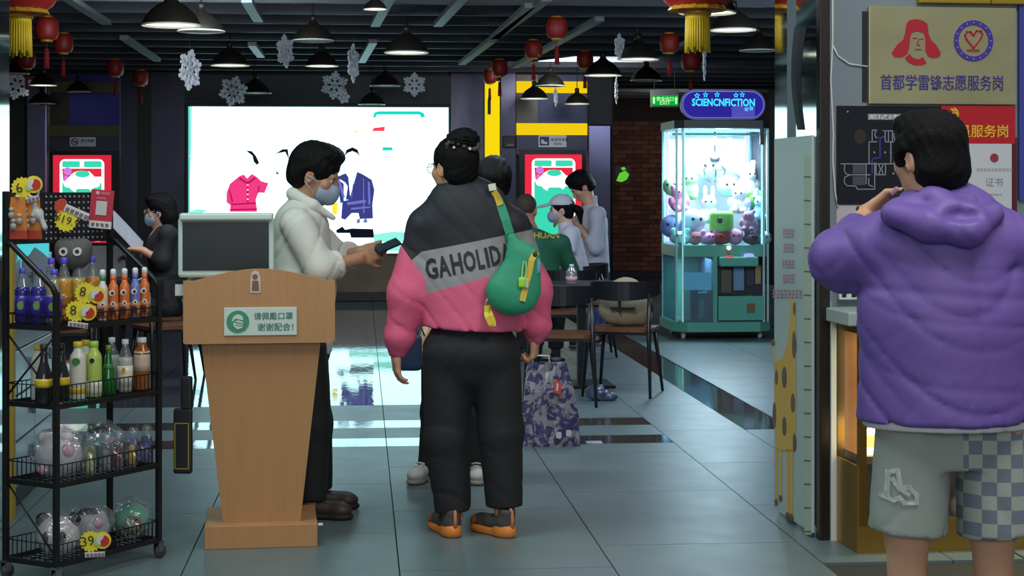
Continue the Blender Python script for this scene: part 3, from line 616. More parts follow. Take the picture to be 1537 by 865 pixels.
for px, py, h, rz, ry, lab in ((285, 105, 62, 68, 10, 'white snowflake seen almost edge-on above the corner of the screen'), (350, 137, 46, 30, 15, 'white snowflake overlapping the top edge of the screen under a lit lamp'), (428, 77, 50, 66, -8, 'narrow looking white snowflake below the ceiling joists'), (530, 95, 58, 78, 0, 'thinnest white snowflake, seen edge-on beside a ceiling tray'), (502, 128, 42, 8, 6, 'full face white snowflake above the middle of the screen'), (516, 146, 20, 25, 20, 'small pale snowflake partly behind the full face one'), (622, 127, 36, 4, 0, 'full face white snowflake above the far end of the screen'),
        (25, 128, 44, 20, 12, 'white snowflake beside the steel pillar'), (930, 70, 40, 62, 55, 'tilted white snowflake above the brick passage'), (925, 136, 40, 80, 0, 'edge-on white snowflake against the dark above the brick wall'), (1057, 92, 58, 80, 5, 'long edge-on white snowflake under the large gold fringed lantern'), (834, 145, 30, 78, 0, 'dim edge-on snowflake in front of the yellow bands')):
    Y = min(.34 * FOC / max(h, 34), 20.6, 1.27 * FOC / (HY - py)); c = W(px, py, Y); t = thing('hanging_snowflake', lab, 'ornament', c, R(rz), 'hanging paper snowflakes'); k = h * Y / FOC / .34
    o = bpy.data.objects.new('snowflake', fm); COL.objects.link(o); o.parent = t; o.rotation_euler = (0, R(ry), 0); o.scale = (k, k, k)
    hang(t, STRING, 0, 0, .15 * k, 2.96 - c.z, r=.002)
# ceiling spotlights and pipes that show among the joists
for px, py, w, lab in ((560, 4, 26, 'small ceiling spot beside the tray above the screen'), (698, 12, 18, 'small ceiling spot between two slanting trays')):
    Y = 14.6; c = W(px, py, Y); t = thing('ceiling_spot', lab, 'lamp', c, 0); MB().lathe([(.05, -.05), (.055, .05), (.02, .06)], 16).build('spot_body', M('spot_grey', (110, 112, 114), .4), t); hang(t, BLACK, 0, 0, .05, 2.96 - c.z, 'stem', .01)
# ------------------------------------------------------------------ lectern, monitor, wand
LY = 6.83
OAK = M('oak_veneer', (176, 128, 82), .45, noise=.12, nscale=4, nst=(14, 14, .8)); OAKD = M('oak_edge', (150, 104, 66), .5, noise=.12, nscale=5, nst=(2, 2, 10))
sc_ = FOC / LY; LX = (389 - CX) / sc_; lz = lambda py: EYE - (py - HY) / sc_; lx = lambda px: (px - 389) / sc_
lect = thing('lectern', 'light oak lectern with an arched front panel and a mask notice', 'lectern', (LX, LY, 0), R(8))
bx('base_plinth', OAK, lect, (lx(308), 0, .0), (lx(476), .42, .092), .003)
mb = MB(); zt, zb = lz(515), .092; a = [(lx(303), 0), (lx(481), 0), (lx(484), .34), (lx(300), .34)]; b = [(lx(335), .06), (lx(451), .06), (lx(451), .34), (lx(335), .34)]
vs_ = [(x, y + .03, zt) for x, y in a] + [(x, y, zb) for x, y in b]
mb.add(vs_, [(0, 3, 2, 1), (4, 5, 6, 7), (0, 1, 5, 4), (1, 2, 6, 5), (2, 3, 7, 6), (3, 0, 4, 7)]); mb.build('tapered_body', OAK, lect)
arc = [(lx(277), lz(513)), (lx(281), lz(515)), (lx(497), lz(515)), (lx(502), lz(512)), (lx(502), lz(421))] + [(lx(502 - i * (225 / 16)), lz(421 - 17.5 * math.sin(math.pi * min(max((i - 1) / 14, 0), 1)) ** 1.1)) for i in range(1, 16)] + [(lx(277), lz(421))]
mb = MB(); mb.poly(arc, -.02, .035); mb.build('front_panel', OAK, lect)
bx('side_panel', OAKD, lect, (lx(278), .015, lz(512)), (lx(284), .4, lz(424))); bx('side_panel', OAKD, lect, (lx(495), .015, lz(512)), (lx(501), .4, lz(424)))
bx('desk_top', OAK, lect, (lx(280), .015, lz(455)), (lx(499), .42, lz(448))); bx('bottom_board', OAK, lect, (lx(280), .015, lz(515)), (lx(499), .4, lz(511)))
nz0, nz1 = lz(503), lz(461); n0, n1 = lx(337), lx(445)
nb = bx('mask_notice', M('notice_white', (196, 208, 198), .4), lect, (n0, -.026, nz0), (n1, -.02, nz1), .002)
GRN = M('notice_green', (52, 140, 104), .5); mb = MB(); mb.poly(circ(n0 + .054, (nz0 + nz1) / 2, .044, 32), -.028, .002); mb.build('green_disc', GRN, nb)
mb = MB(); zc = (nz0 + nz1) / 2; hx = n0 + .054
mb.poly([(hx - .024, zc - .002), (hx - .018, zc + .02), (hx, zc + .03), (hx + .018, zc + .022), (hx + .022, zc + .004), (hx + .008, zc + .008), (hx - .008, zc + .012)], -.03, .002); mb.poly([(hx - .02, zc + .0), (hx + .004, zc + .006), (hx + .022, zc - .004), (hx + .018, zc - .024), (hx - .002, zc - .03), (hx - .016, zc - .018)], -.03, .002)
mb.build('masked_head_symbol', M('notice_white', (0, 0, 0)), nb); mb = MB(); stroke(mb, [(hx - .02, zc + .001), (hx + .02, zc - .008)], .003, -.0315); stroke(mb, [(hx - .01, zc - .012), (hx + .018, zc - .016)], .002, -.0315); mb.build('mask_lines', GRN, nb)
lettering('请佩戴口罩', M('notice_ink', (70, 120, 104), .6), nb, n0 + .192, -.0272, zc + .021, w=.152, bold=.015); lettering('谢谢配合！', M('notice_ink', (0, 0, 0)), nb, n0 + .2, -.0272, zc - .022, w=.14, bold=.015)
mb = MB(); mb.poly([(lx(376), lz(439)), (lx(391), lz(439)), (lx(391), lz(418)), (lx(388), lz(408)), (lx(383), lz(406)), (lx(378), lz(409)), (lx(376), lz(420))], -.023, .003); st = mb.build('sticker', M('sticker_pale', (206, 192, 178), .5), lect)
mb = MB(); mb.poly(circ(lx(383), lz(415), .011, 14), -.025, .002); mb.poly([(lx(378), lz(436)), (lx(389), lz(436)), (lx(388), lz(421)), (lx(379), lz(421))], -.025, .002); mb.build('sticker_figure', M('sticker_brown', (128, 82, 84), .6), st)
bx('cable_clip', WHITE, lect, (lx(477), -.003, .085), (lx(484), .0, .094))
# monitor
MY = 7.02; ms = FOC / MY; MX = (339 - CX) / ms; mz = lambda py: EYE - (py - HY) / ms; mx = lambda px: (px - 339) / ms
mon = thing('desktop_monitor', 'white desktop terminal with a dark screen standing on the lectern', 'monitor', (MX, MY, lz(448)), R(6)); zb0 = lz(448)
PEARL = M('pearl_plastic', (196, 216, 204), .4)
Z = lambda py: mz(py) - zb0
mb = MB(); mb.box(mx(268), 0, Z(417), mx(411), .045, Z(327), bev=.012); mb.build('casing', PEARL, mon)
bx('top_hood', PEARL, mon, (mx(271), -.03, Z(331)), (mx(409), .1, Z(320)), .008); bx('dark_screen', M('screen_off', (36, 42, 44), .18), mon, (mx(275), -.004, Z(406)), (mx(403), .001, Z(333)))
mb = MB(); mb.poly(circ(mx(339), Z(411), .006, 12), -.004, .003); mb.build('button', M('btn', (150, 160, 156)), mon)
bx('stand_neck', PEARL, mon, (-.05, .05, .01), (.05, .085, Z(360)), .006); bx('stand_foot', PEARL, mon, (-.11, .02, 0), (.11, .2, .014), .004)
bx('side_bracket', WHITE, mon, (mx(262), .06, Z(445)), (mx(279), .075, Z(428)))
# hand-held metal detector on a cord
c0 = W(277, 565, 6.8); t = thing('metal_detector_wand', 'black hand-held metal detector hanging by a cord from the lectern', 'detector', c0, R(-4)); s = 6.8 / FOC
WB = M('wand_black', (26, 26, 28), .45)
bx('handle', WB, t, (-.012 * 1, -.018, -50 * s), (.03, .018, 0), .008)
bx('scan_body', WB, t, (-.042, -.016, -146 * s), (.03, .016, -48 * s), .008)
mb = MB(); x0, x1, z0, z1 = -.034, .02, -138 * s, -70 * s
for p in (((x0, z0), (x1, z0)), ((x1, z0), (x1, z1)), ((x1, z1), (x0, z1)), ((x0, z1), (x0, z0))): stroke(mb, p, .004, -.018)
mb.build('yellow_outline', M('wand_yellow', (150, 126, 50), .5), t)
pt = Vector((lx(279) + LX, LY + .05, lz(513))) - c0
MB().tube([(.01, 0, -.004), (.012, .01, .06), tuple(Matrix.Rotation(R(4), 3, 'Z') @ pt)], .0025, 5).build('hanging_cord', STRING, t)
# ------------------------------------------------------------------ drinks and toys rack on castors
RK = Frame(-1.626, 6.18, R(60)); RL, RW_ = .54, .25
rack = RK.thing('display_rack', 'black wire display rack on castors, full of drinks and bagged toys', 'rack', (0, 0, 0))
RB = M('rack_black', (28, 29, 31), .4, .4); WIRE = M('rack_wire', (44, 46, 48), .4, .6)
for x, y, h in ((0, 0, 1.05), (RL, 0, 1.05), (0, RW_, 1.41), (RL, RW_, 1.41)): bx('post', RB, rack, (x - .01, y - .01, .065), (x + .01, y + .01, h), .003)
for x in (0, RL): MB().tube([(x, .0, 1.04), (x, .02, 1.07), (x, .22, 1.215), (x, .25, 1.225)], .011, 8).build('slanted_rail', RB, rack)
for x in (0, RL):
    for y in (0, RW_):
        cw = MB().lathe([(.0, -.009), (.024, -.009), (.027, -.004), (.027, .004), (.024, .009), (.0, .009)], 16, 0, (0, 0, 0), Matrix.Translation((x + .008, y, .027)) @ Matrix.Rotation(R(90), 4, 'X')).build('castor', M('castor_dark', (60, 60, 62), .4), rack)
        MB().box(x - .014, y - .014, .027, x + .014, y - .010, .066).box(x - .014, y + .010, .027, x + .014, y + .014, .066).box(x - .014, y - .014, .06, x + .014, y + .014, .068).build('castor_fork', STEEL, cw)
SH = (.93, .65, .368, .083)
for z in SH:
    m = MB()
    for a, b in (((0, 0), (RL, 0)), ((0, RW_), (RL, RW_)), ((0, 0), (0, RW_)), ((RL, 0), (RL, RW_))): m.box(min(a[0], b[0]) - .006, min(a[1], b[1]) - .006, z - .02, max(a[0], b[0]) + .006, max(a[1], b[1]) + .006, z - .002)
    for k in range(17): x = RL * (k + .5) / 17; m.box(x - .0015, 0, z - .008, x + .0015, RW_, z - .004)
    for k in range(4): y = RW_ * (k + .5) / 4; m.box(0, y - .002, z - .011, RL, y + .002, z - .007)
    sh = m.build('shelf', RB, rack); m = MB(); hb = .062 if z < .9 else .035
    loop = [(0, 0), (RL, 0), (RL, RW_), (0, RW_)]
    m.tube([(x, y, z + hb) for x, y in loop], .0025, 5, closed=True)
    for (xa, ya), (xb, yb), n in ((loop[0], loop[1], 24), (loop[1], loop[2], 11), (loop[2], loop[3], 24), (loop[3], loop[0], 11)):
        for k in range(n): f = (k + .5) / n; x, y = xa + (xb - xa) * f, ya + (yb - ya) * f; m.box(x - .0012, y - .0012, z - .01, x + .0012, y + .0012, z + hb)
    m.build('wire_basket', WIRE, sh)
for a, b in (((0, .0, .66), (0, RW_, .9)), ((0, RW_, .66), (0, 0, .9)), ((0, 0, .1), (0, RW_, .36))): MB().tube([a, b], .004, 5).build('cross_brace', RB, rack)
m = MB(); py0, py1 = RK.hit(5, 398, RW_)[1], RK.hit(5, 290, RW_)[1]
m.box(.0, RW_ + .002, 1.215, RL, RW_ + .012, 1.405); pb = m.build('peg_panel', M('panel_black', (24, 25, 28), .4), rack)
m = MB()
for i in range(13):
    for j in range(8): m.poly(circ(.2 + i * .0245, 1.232 + j * .0225, .0042, 8), RW_ - .002, .002)
o = m.build('peg_hole', M('hole_grey', (150, 156, 166), .5), pb); o['kind'] = 'stuff'
# the panel's dotted face
def rk_thing(name, label, cat, u, v, z, rz=0.0, group=None):
    p = RK.o + RK.u * u + RK.v * v + Vector((0, 0, z)); return thing(name, label, cat, p, RK.rz + rz, group)
FACE = -RK.rz                                            # turn that makes a thing on the rack face the aisle
CLR = CLEAR('clear_plastic', (235, 242, 245), .14, .10); BAG = CLEAR('bag_film', (245, 248, 250), .12, .09, (226, 230, 232), .14)
def bottle(label, u, v, z, h, r, body, cap, lab=None, shape='pet', neck=None, liq=.78, group='bottled drinks', capc=None, deco=None):
    t = rk_thing('drink_bottle', label, 'bottle', u, v, z, FACE, group)
    if shape == 'pet': pr = [(r * .8, 0), (r, .012), (r, h * .58), (r * .92, h * .66), (r * .62, h * .79), (r * .42, h * .87), (r * .4, h * .92)]
    elif shape == 'wine': pr = [(r * .9, 0), (r, .01), (r, h * .4), (r * .85, h * .52), (r * .5, h * .68), (r * .4, h * .78), (r * .38, h * .93)]
    elif shape == 'pear': pr = [(r * .85, 0), (r, h * .08), (r * 1.02, h * .25), (r * .8, h * .48), (r * .5, h * .68), (r * .36, h * .82), (r * .34, h * .93)]
    else: pr = [(r * .94, 0), (r, .006), (r, h * .7), (r * .9, h * .76), (r * .55, h * .84), (r * .5, h * .92)]
    if shape == 'pet' and body is not None: MB().lathe(pr[:4], 20).build('bottle_body', body, t); MB().lathe([(pr[3][0], pr[3][1] + .001)] + pr[4:], 20, ends=False).build('clear_neck', CLR, t)
    else: MB().lathe(pr, 20).build('bottle_body', CLR if body is None else body, t)
    if liq and body is None: pass
    MB().lathe([(pr[-1][0] * 1.12, h * .9), (pr[-1][0] * 1.16, h * .905), (pr[-1][0] * 1.16, h * .995), (pr[-1][0] * .9, h)], 16).build('cap', cap, t)
    if lab is not None: a, b, m = lab; rr = lambda f: np.interp(f * h, [q[1] for q in pr], [q[0] for q in pr]) + .001; MB().lathe([(rr(a), a * h), (rr((a * 2 + b) / 3), (a * 2 + b) / 3 * h), (rr((a + 2 * b) / 3), (a + 2 * b) / 3 * h), (rr(b), b * h)], 20).build('paper_label', m, t)
    if deco is not None:
        a, w, hh, m = deco; q = MB(); q.poly(circ(0, a * h, w, 14, hh), -r - .003, .003); q.build('label_picture', m, t)
    return t
P_ = lambda n, c, **k: M(n, c, k.pop('rough', .25), **k)
PURC = P_('cap_purple', (86, 70, 196)); ORC = P_('cap_orange', (226, 96, 40)); WHC = P_('cap_white', (214, 214, 214)); YEC = P_('cap_yellow', (206, 176, 40)); GRC = P_('cap_lime', (150, 196, 60)); BLC = P_('cap_blue', (80, 96, 196)); BKC = P_('cap_dark', (40, 38, 36))
PURD = P_('grape_drink', (52, 40, 130), rough=.12); ORD = P_('orange_drink', (190, 130, 44), rough=.12); PLB = P_('purple_label', (58, 44, 150)); LIME = P_('lime_picture', (120, 160, 70)); 
def su(px, py, u=.05): v, z = RK.hitx(px, py, u); return u, v
def sv(px, py, v=.06): u, z = RK.hit(px, py, v); return u, v
z0 = SH[0] - .002
for k, (px, h) in enumerate(((34, .2), (58, .205), (81, .2))):
    u, v = su(px, 480, .055); bottle(['purple drink bottle with a lime picture, nearest the slanted rail foot', 'purple drink bottle with a lime picture, middle of the three at the rack end', 'purple drink bottle partly hidden by the front corner post'][k], u, max(.03, min(.225, v)), z0, h, .028, PURD if k < 2 else None, PURC, (.12, .5, PLB), deco=(.33, .012, .016, LIME))
for k, px in enumerate((77, 96, 117, 138)):
    u, v = sv(px, 470, .18); bottle(['clear bottle with a purple cap behind the grape drinks', 'orange juice bottle with a purple cap and dark label', 'second clear shouldered juice bottle with a purple cap', 'orange juice bottle with a purple cap above the topmost number 8 tag'][k], u, v, z0, .235, .028, ORD if k % 2 else P_('pale_juice', (176, 150, 70), rough=.12), PURC, (.2, .42, P_('juice_label', (150, 100, 30))))
CART = P_('kids_drink', (214, 110, 50)); WHB = P_('kids_white', (206, 200, 196)); CARTL = M('kids_label', (190, 120, 70), .4, noise=.8, nscale=40); EYEW = P_('print_white', (226, 224, 216)); EYEB = P_('print_dark', (84, 40, 44))
for k, px in enumerate((154, 170, 187, 203, 217)):
    u, v = sv(px, 468, .05); nm = ['green', 'orange', 'orange', 'blue', 'orange'][k]; cp = {'green': P_('cap_green', (60, 120, 70)), 'orange': ORC, 'blue': BLC}[nm]
    t = bottle(['small drink bottle with a green and white cap beside the tags', 'small orange capped drink bottle, next to the green capped one', 'small orange capped drink bottle, left neighbour of the blue capped one', 'small drink bottle with a blue cap among orange ones', 'small orange capped drink bottle at the end by the rack post'][k], u, v, z0, .165, .019, {'green': WHB, 'orange': CART, 'blue': P_('kids_blue', (110, 120, 180))}[nm], cp, (.05, .36, CARTL), 'can', group='small drink bottles with sports caps')
    MB().lathe([(.008, .163), (.011, .166), (.011, .185), (.006, .19)], 12).build('spout_cover', WHC, t)
    MB().poly(circ(0, .1, .011, 14), -.0225, .003).build('printed_eye', EYEW, t); o = MB().poly(circ(.004, .06, .009, 14), -.0225, .003).build('printed_eye', EYEW, t)
    MB().poly(circ(.002, .1, .006, 12), -.0245, .002).build('printed_pupil', EYEB, o); MB().poly(circ(.005, .06, .004, 12), -.0245, .002).build('printed_pupil', EYEB, o); MB().poly([(-.014, .018), (.012, .018), (.01, .045), (-.012, .045)], -.0235, .002).build('printed_panel', EYEB, t)
z1 = SH[1] - .002; DKG = P_('dark_bottle', (30, 32, 34), rough=.1)
for px, h, r, b, c, lb_, sh_, lab, deco in ((66, .215, .03, DKG, BKC, (.28, .42, YEC), 'wine', 'dark glass bottle with a yellow label by the wire end of the shelf', None), (92, .21, .03, DKG, BKC, (.28, .42, YEC), 'wine', 'dark glass bottle with a yellow label right beside the front post', None), (117, .21, .03, P_('milk_white', (208, 206, 190)), YEC, (.1, .2, YEC), 'can', 'white plastic bottle with a yellow cap', (.66, .016, .014, P_('logo_green', (80, 130, 70)))),
        (141, .205, .029, P_('lime_drink', (170, 190, 90)), GRC, (.05, .28, P_('cream', (214, 214, 190))), 'can', 'pale lime green drink bottle with a green cap', (.66, .009, .009, BKC)), (163, .185, .027, P_('green_glass', (22, 96, 36), rough=.06), P_('cap_olive', (120, 130, 50)), (.52, .62, P_('green_label', (50, 120, 60))), 'pear', 'emerald green glass bottle, bulb shaped', None),
        (188, .2, .028, P_('cloudy', (172, 172, 160)), WHC, (.12, .5, P_('cream', (0, 0, 0))), 'pet', 'cloudy white drink bottle with a cream label', (.42, .007, .012, P_('logo_amber', (210, 150, 50)))), (213, .2, .031, P_('amber_tea', (150, 84, 30), rough=.08), WHC, (.36, .74, P_('tea_label', (200, 180, 160))), 'can', 'amber tea bottle with a white cap at the shelf end', None)):
    u, v = sv(px, 592, .06); bottle(lab, u, v, z1, h, r, b, c, lb_, sh_, deco=deco, group='bottles on the second shelf')
u, v = sv(168, 585, .16); bottle('cloudy bottle standing behind the emerald green one', u, v, z1, .2, .028, P_('cloudy', (0, 0, 0)), WHC, None, 'pet', group='bottles on the second shelf')
for px in (58, 128): u, v = sv(px, 585, .17); bottle('bottle with a yellow cap behind the %s' % ('dark glass bottles' if px < 99 else 'white and lime bottles'), max(u, .07), v, z1, .2, .028, P_('milk_white', (0, 0, 0)), YEC, None, 'can', group='bottles on the second shelf')
def crumple(seed, amp=.012, f=34):
    rnd = random.Random(seed); ph = [rnd.random() * 6.3 for _ in range(9)]
    def d(x, y, z): return amp * (np.sin(f * x + ph[0] + 2.2 * np.sin(f * .7 * z + ph[1])) * np.sin(f * .9 * y + ph[2] + 1.7 * np.sin(f * .8 * x + ph[3])) + .6 * np.sin(f * 1.9 * z + ph[4] + 1.5 * np.sin(f * x + ph[5])) * np.cos(f * 1.6 * y + ph[6]))
    return d
def bag(t, c, r, seed, top=False):
    s = Sdf(.03); s.ell(c, r)
    if top: s.cone((c[0], c[1], c[2] + r[2] * .6), (c[0] + .015, c[1], c[2] + r[2] * 1.35), r[0] * .35, r[0] * .5)
    return s.build('clear_bag', BAG, t, .009, crumple(seed, .009, 60), 0)
def helmet(label, px, py, v, z, r, col, kind, seed):
    u, _ = RK.hit(px, py, v); t = rk_thing('bagged_toy', label, 'toy', u, v, z, FACE, 'bagged plush toys'); s = Sdf(.015); s.ell((0, 0, r * .95), (r, r * .95, r * .95)); 
    if kind == 'ears': s.ell((-r * .75, 0, r * 1.7), (r * .35, r * .22, r * .38)).ell((r * .75, 0, r * 1.7), (r * .35, r * .22, r * .38))
    if kind == 'band': s.cone((-r * .5, -r * .5, r * 1.75), (r * .5, -r * .4, r * 1.75), r * .25, r * .25)
    s.build('toy_body', P_(*col), t, .006); DK = P_('toy_dark', (30, 30, 34)); PK = P_('toy_pink', (214, 160, 176))
    q = MB()
    if kind == 'ears':
        for s_ in (-1, 1): q.ball((s_ * r * .75, -r * .06, r * 1.7), (r * .36, r * .22, r * .38)); q.ball((s_ * r * .38, -r * .8, r * 1.0), (r * .2, r * .14, r * .3))
        q.build('dark_ear', DK, t)
    elif kind == 'wheel':
        ring(q, r * .2, r * .75, r * .45, r * .62, -r * .97, .02); 
        for k in range(6): a = k * 1.047; stroke(q, [(r * .2, r * .75), (r * .2 + r * .5 * math.cos(a), r * .75 + r * .5 * math.sin(a))], r * .09, -r * .97, .02)
        q.build('wheel_emblem', P_('toy_brown', (130, 110, 92)), t)
    else:
        q.ball((0, -r * .2, r * 1.72), (r * .62, r * .5, r * .2)); q.build('dark_crest', DK, t); MB().ball((r * .55, -r * .6, r * 1.2), (r * .3, r * .3, r * .32)).build('pink_patch', PK, t); MB().ball((-r * .5, -r * .62, r * .4), (r * .25, r * .25, r * .22)).build('pink_patch', PK, t)
    bag(t, (0, 0, r * 1.05), (r * 1.2, r * 1.12, r * 1.12), seed); return t
z2, z3 = SH[2] - .002, SH[3] - .002
helmet('white and pink round plush in a clear bag behind the corner post', 88, 700, .11, z2, .085, ('plush_white', (206, 196, 196)), 'band', 1)
helmet('teal round plush in a clear bag on the third shelf', 152, 660, .16, z2, .078, ('plush_teal', (62, 130, 136)), 'none2', 2)
helmet('black and white panda plush in a clear bag at the rack foot', 88, 800, .1, z3, .075, ('plush_white', (0, 0, 0)), 'ears', 3)
helmet('grey white plush in a clear bag between panda and mint plush', 135, 790, .14, z3, .072, ('plush_grey', (176, 176, 180)), 'none2', 4)
helmet('mint green plush with a wheel emblem in a clear bag', 198, 790, .09, z3, .068, ('plush_mint', (70, 156, 128)), 'wheel', 5)
for px, lab, c1, c2 in ((134, 'small pack with a pale yellow toy on the third shelf', (196, 190, 120), (120, 130, 90)), (158, 'small clear pack with a grey toy beside the teal plush', (120, 124, 130), (80, 84, 92)), (177, 'small clear pack with a dark red toy', (120, 28, 40), (60, 20, 30)), (198, 'small clear pack with a yellow and blue toy', (206, 160, 40), (40, 46, 120)), (219, 'small clear pack with a blue toy by the rack post', (40, 50, 150), (26, 28, 80))):
    u, v = sv(px, 700, .05); t = rk_thing('toy_pack', lab, 'toy', u, v, z2, FACE, 'small toy packs'); n = 'pk%d' % px; s = Sdf(.006); s.ell((0, 0, .03), (.014, .012, .028)).ell((0, 0, .066), (.013, .012, .014)).cone((-.004, 0, .045), (-.02, -.004, .03), .006, .005).cone((.004, 0, .045), (.02, -.004, .03), .006, .005); s.build('toy_figure', M('toy_%d' % px, c1, .5), t, .003)
    bx('backing_card', M('card_%d' % px, c2, .6), t, (-.021, .014, 0), (.021, .017, .1)); s = Sdf(.01); s.box((0, 0, .05), (.023, .019, .052), .008).cone((0, 0, .1), (.005, 0, .125), .012, .022); s.build('clear_bag', BAG, t, .004, crumple(px, .002, 90))
# price tags: yellow bursts with a red dot
TY = M('tag_yellow', (226, 206, 40), .55); TRD = M('tag_red', (186, 44, 30), .55); TBK = M('tag_ink', (40, 38, 30), .6); TW = M('tag_white', (206, 200, 196), .55); TG = M('tag_pale_green', (170, 190, 120), .55)
def burst(cx, cz, r, n=16): return [(cx + (r if i % 2 else r * .84) * math.cos(math.pi * i / n), cz + (r if i % 2 else r * .84) * math.sin(math.pi * i / n)) for i in range(2 * n)]
def pricetag(label, px, py, Y, text, s=1.0, rot=0, red=True, under=True):
    t = thing('price_tag', label, 'price tag', W(px, py, Y), R(4), 'yellow price tags'); t.rotation_euler = (0, R(rot), R(4)); k = s * Y / FOC
    MB().poly(burst(-5 * k, 0, 17 * k), 0, .003).build('burst_card', TY, t)
    if red:
        MB().poly(circ(13 * k, 1 * k, 13 * k, 24), -.001, .003).build('round_card', TY, t); MB().poly(circ(15 * k, 0, 8.5 * k, 20), -.003, .002).build('red_dot', TRD, t)
        MB().poly([(12 * k + 8 * k * math.cos(R(a)), 2 * k + 8 * k * math.sin(R(a))) for a in range(60, 261, 20)] + [(10 * k, 0), (14 * k, 4 * k)], -.005, .002).build('white_crescent', TW, t)
        MB().poly(circ(5 * k, -1 * k, 4.5 * k, 14, 6 * k), -.0045, .002).build('pale_dot', TG, t)
    lettering(text, TBK, t, -9 * k if red else -4 * k, -.004, 1 * k, h=15 * k if red else 12 * k, rot=R(-6))
    if under:
        b = MB().poly([(-14 * k, -24 * k), (16 * k, -24 * k), (16 * k, -16 * k), (-14 * k, -16 * k)], -.002, .002).build('name_strip', TW, t); q = MB(); squiggle(q, -12 * k, -23 * k, 5, 5 * k, -.004, seed=int(px)); q.build('printed_characters', M('strip_ink', (80, 60, 80), .6), b)
    return t
YF = 6.24
def rky(px, py, v=.225): u, z = RK.hit(px, py, v); return (RK.o + RK.u * u + RK.v * v).y
pricetag('yellow burst tag with 6 at the top corner of the rack', 38, 281, rky(38, 281), '6', 1.0, -14)
pricetag('yellow burst tag reading 8 on the upper of two tags', 133, 441, YF - .06, '8', .98, 14)
pricetag('yellow burst tag reading 8 just below another tag', 119, 468, YF - .08, '8', .98, 8)
pricetag('yellow burst tag reading 39 at the foot of the rack', 141, 813, 6.16, '39', .98, -2)
t = pricetag('yellow tag with 19.9 under a red corner and white strip', 104, 333, 6.5, '¥19.9', 1.05, 24, False, False); k = 6.5 / FOC * 1.05
MB().poly([(-14 * k, 11 * k), (22 * k, 11 * k), (22 * k, 22 * k), (-14 * k, 22 * k)], -.002, .002).build('name_strip', TW, t); q = MB(); squiggle(q, -12 * k, 12.5 * k, 5, 6 * k, -.004, seed=3); q.build('printed_characters', M('strip_ink', (0, 0, 0)), t); MB().poly(circ(-20 * k, 16 * k, 9 * k, 14, 11 * k), 0, .002).build('red_corner', M('tag_orange_red', (190, 60, 36), .6), t)
# payment card (its code left out), hanging toy cards, plush on the panel
t = thing('payment_card', 'red card with a white blank square and white foot strip on the rack', 'card', W(152, 314, 6.68), R(4)); t.rotation_euler = (0, R(5), R(4)); k = 6.68 / FOC
PC = M('card_red', (178, 36, 58), .5)
MB().poly([(-17 * k, -18 * k), (17 * k, -18 * k), (17 * k, 29 * k), (-17 * k, 29 * k)], 0, .003).build('card', PC, t); MB().poly([(-17 * k, -29 * k), (17 * k, -29 * k), (17 * k, -18 * k), (-17 * k, -18 * k)], 0, .003).build('foot_strip', TW, t)
MB().poly([(-8 * k, -9 * k), (8 * k, -9 * k), (8 * k, 12 * k), (-8 * k, 12 * k)], -.002, .002).build('white_square', M('card_pale', (190, 186, 182), .5), t)
q = MB(); q.poly(circ(-7 * k, 24 * k, 3 * k, 12), -.002, .002); squiggle(q, -2 * k, 22 * k, 3, 4 * k, -.002, seed=8); squiggle(q, -8 * k, 15 * k, 4, 3 * k, -.002, seed=9); q.build('printed_characters', M('card_pink', (226, 150, 160), .5), t); q = MB(); squiggle(q, -13 * k, -26 * k, 4, 5 * k, -.002, gap=1.4, seed=10); q.build('printed_characters', M('strip_ink', (0, 0, 0)), t)
TOYO = M('toycard_orange', (206, 120, 44), .5, noise=.4, nscale=30); 
for n, (px, w, lab) in enumerate(((24, 17, 'orange trapezoid toy card hanging at the rack end, partly behind another'), (44, 19, 'orange trapezoid toy card with three grey figures'))):
    Y = rky(px, 328) - .01 * n; k = Y / FOC; t = thing('toy_card', lab, 'toy', W(px, 328, Y), 0, 'hanging toy cards')
    MB().poly([(-w * k, -31 * k), (w * k, -31 * k), (w * .8 * k, 32 * k), (-w * .45 * k, 32 * k)], 0, .004).build('card', TOYO, t); MB().poly([(-w * k, -31 * k), (w * k, -31 * k), (w * k, -18 * k), (-w * .98 * k, -18 * k)], -.002, .002).build('red_border', M('toycard_red', (170, 60, 40), .5), t)
    for i, (a, b) in enumerate(((-6, 5), (6, -4), (-3, -12))): q = MB(); q.ball((a * k, -.008, b * k), (5 * k, .01, 6 * k), n=8); q.ball((a * k, -.008, b * k + 8 * k), (4 * k, .009, 4 * k), n=8); q.build('small_figure', M('figure_grey', (150, 144, 138), .6, noise=.4, nscale=60), t)
    MB().lathe([(3 * k, -.004), (3 * k, .004)], 8).build('hang_tab', TW, t).location = (2 * k, -.002, 33 * k)
t = thing('hanging_plush', 'grey white plush creature with a long arm hanging beside the toy cards', 'toy', W(56, 322, rky(56, 322, .2)), 0); k = rky(56, 322, .2) / FOC; s = Sdf(.01); s.ell((0, 0, 0), (10 * k, 9 * k, 11 * k)).ell((-3 * k, 0, 14 * k), (6 * k, 6 * k, 8 * k)).cone((6 * k, -4 * k, -4 * k), (13 * k, -6 * k, -20 * k), 4 * k, 4.5 * k).cone((-2 * k, 0, 18 * k), (2 * k, 0, 34 * k), 3 * k, 2 * k); s.build('plush_body', M('plush_palegrey', (168, 168, 166), .8, noise=.25, nscale=40), t, .004)
t = rk_thing('hanging_plush', 'dark grey plush with two ringed eyes behind the juice bottles', 'toy', RK.hit(106, 382, .215)[0], .2, RK.hit(106, 382, .215)[1], FACE); s = Sdf(.02); s.ell((0, 0, 0), (.068, .05, .06)).ell((-.04, 0, .03), (.03, .03, .03)).ell((.04, 0, .03), (.03, .03, .03)); s.build('plush_body', M('plush_charcoal', (84, 80, 80), .9, noise=.2, nscale=40), t, .006)
q = MB()
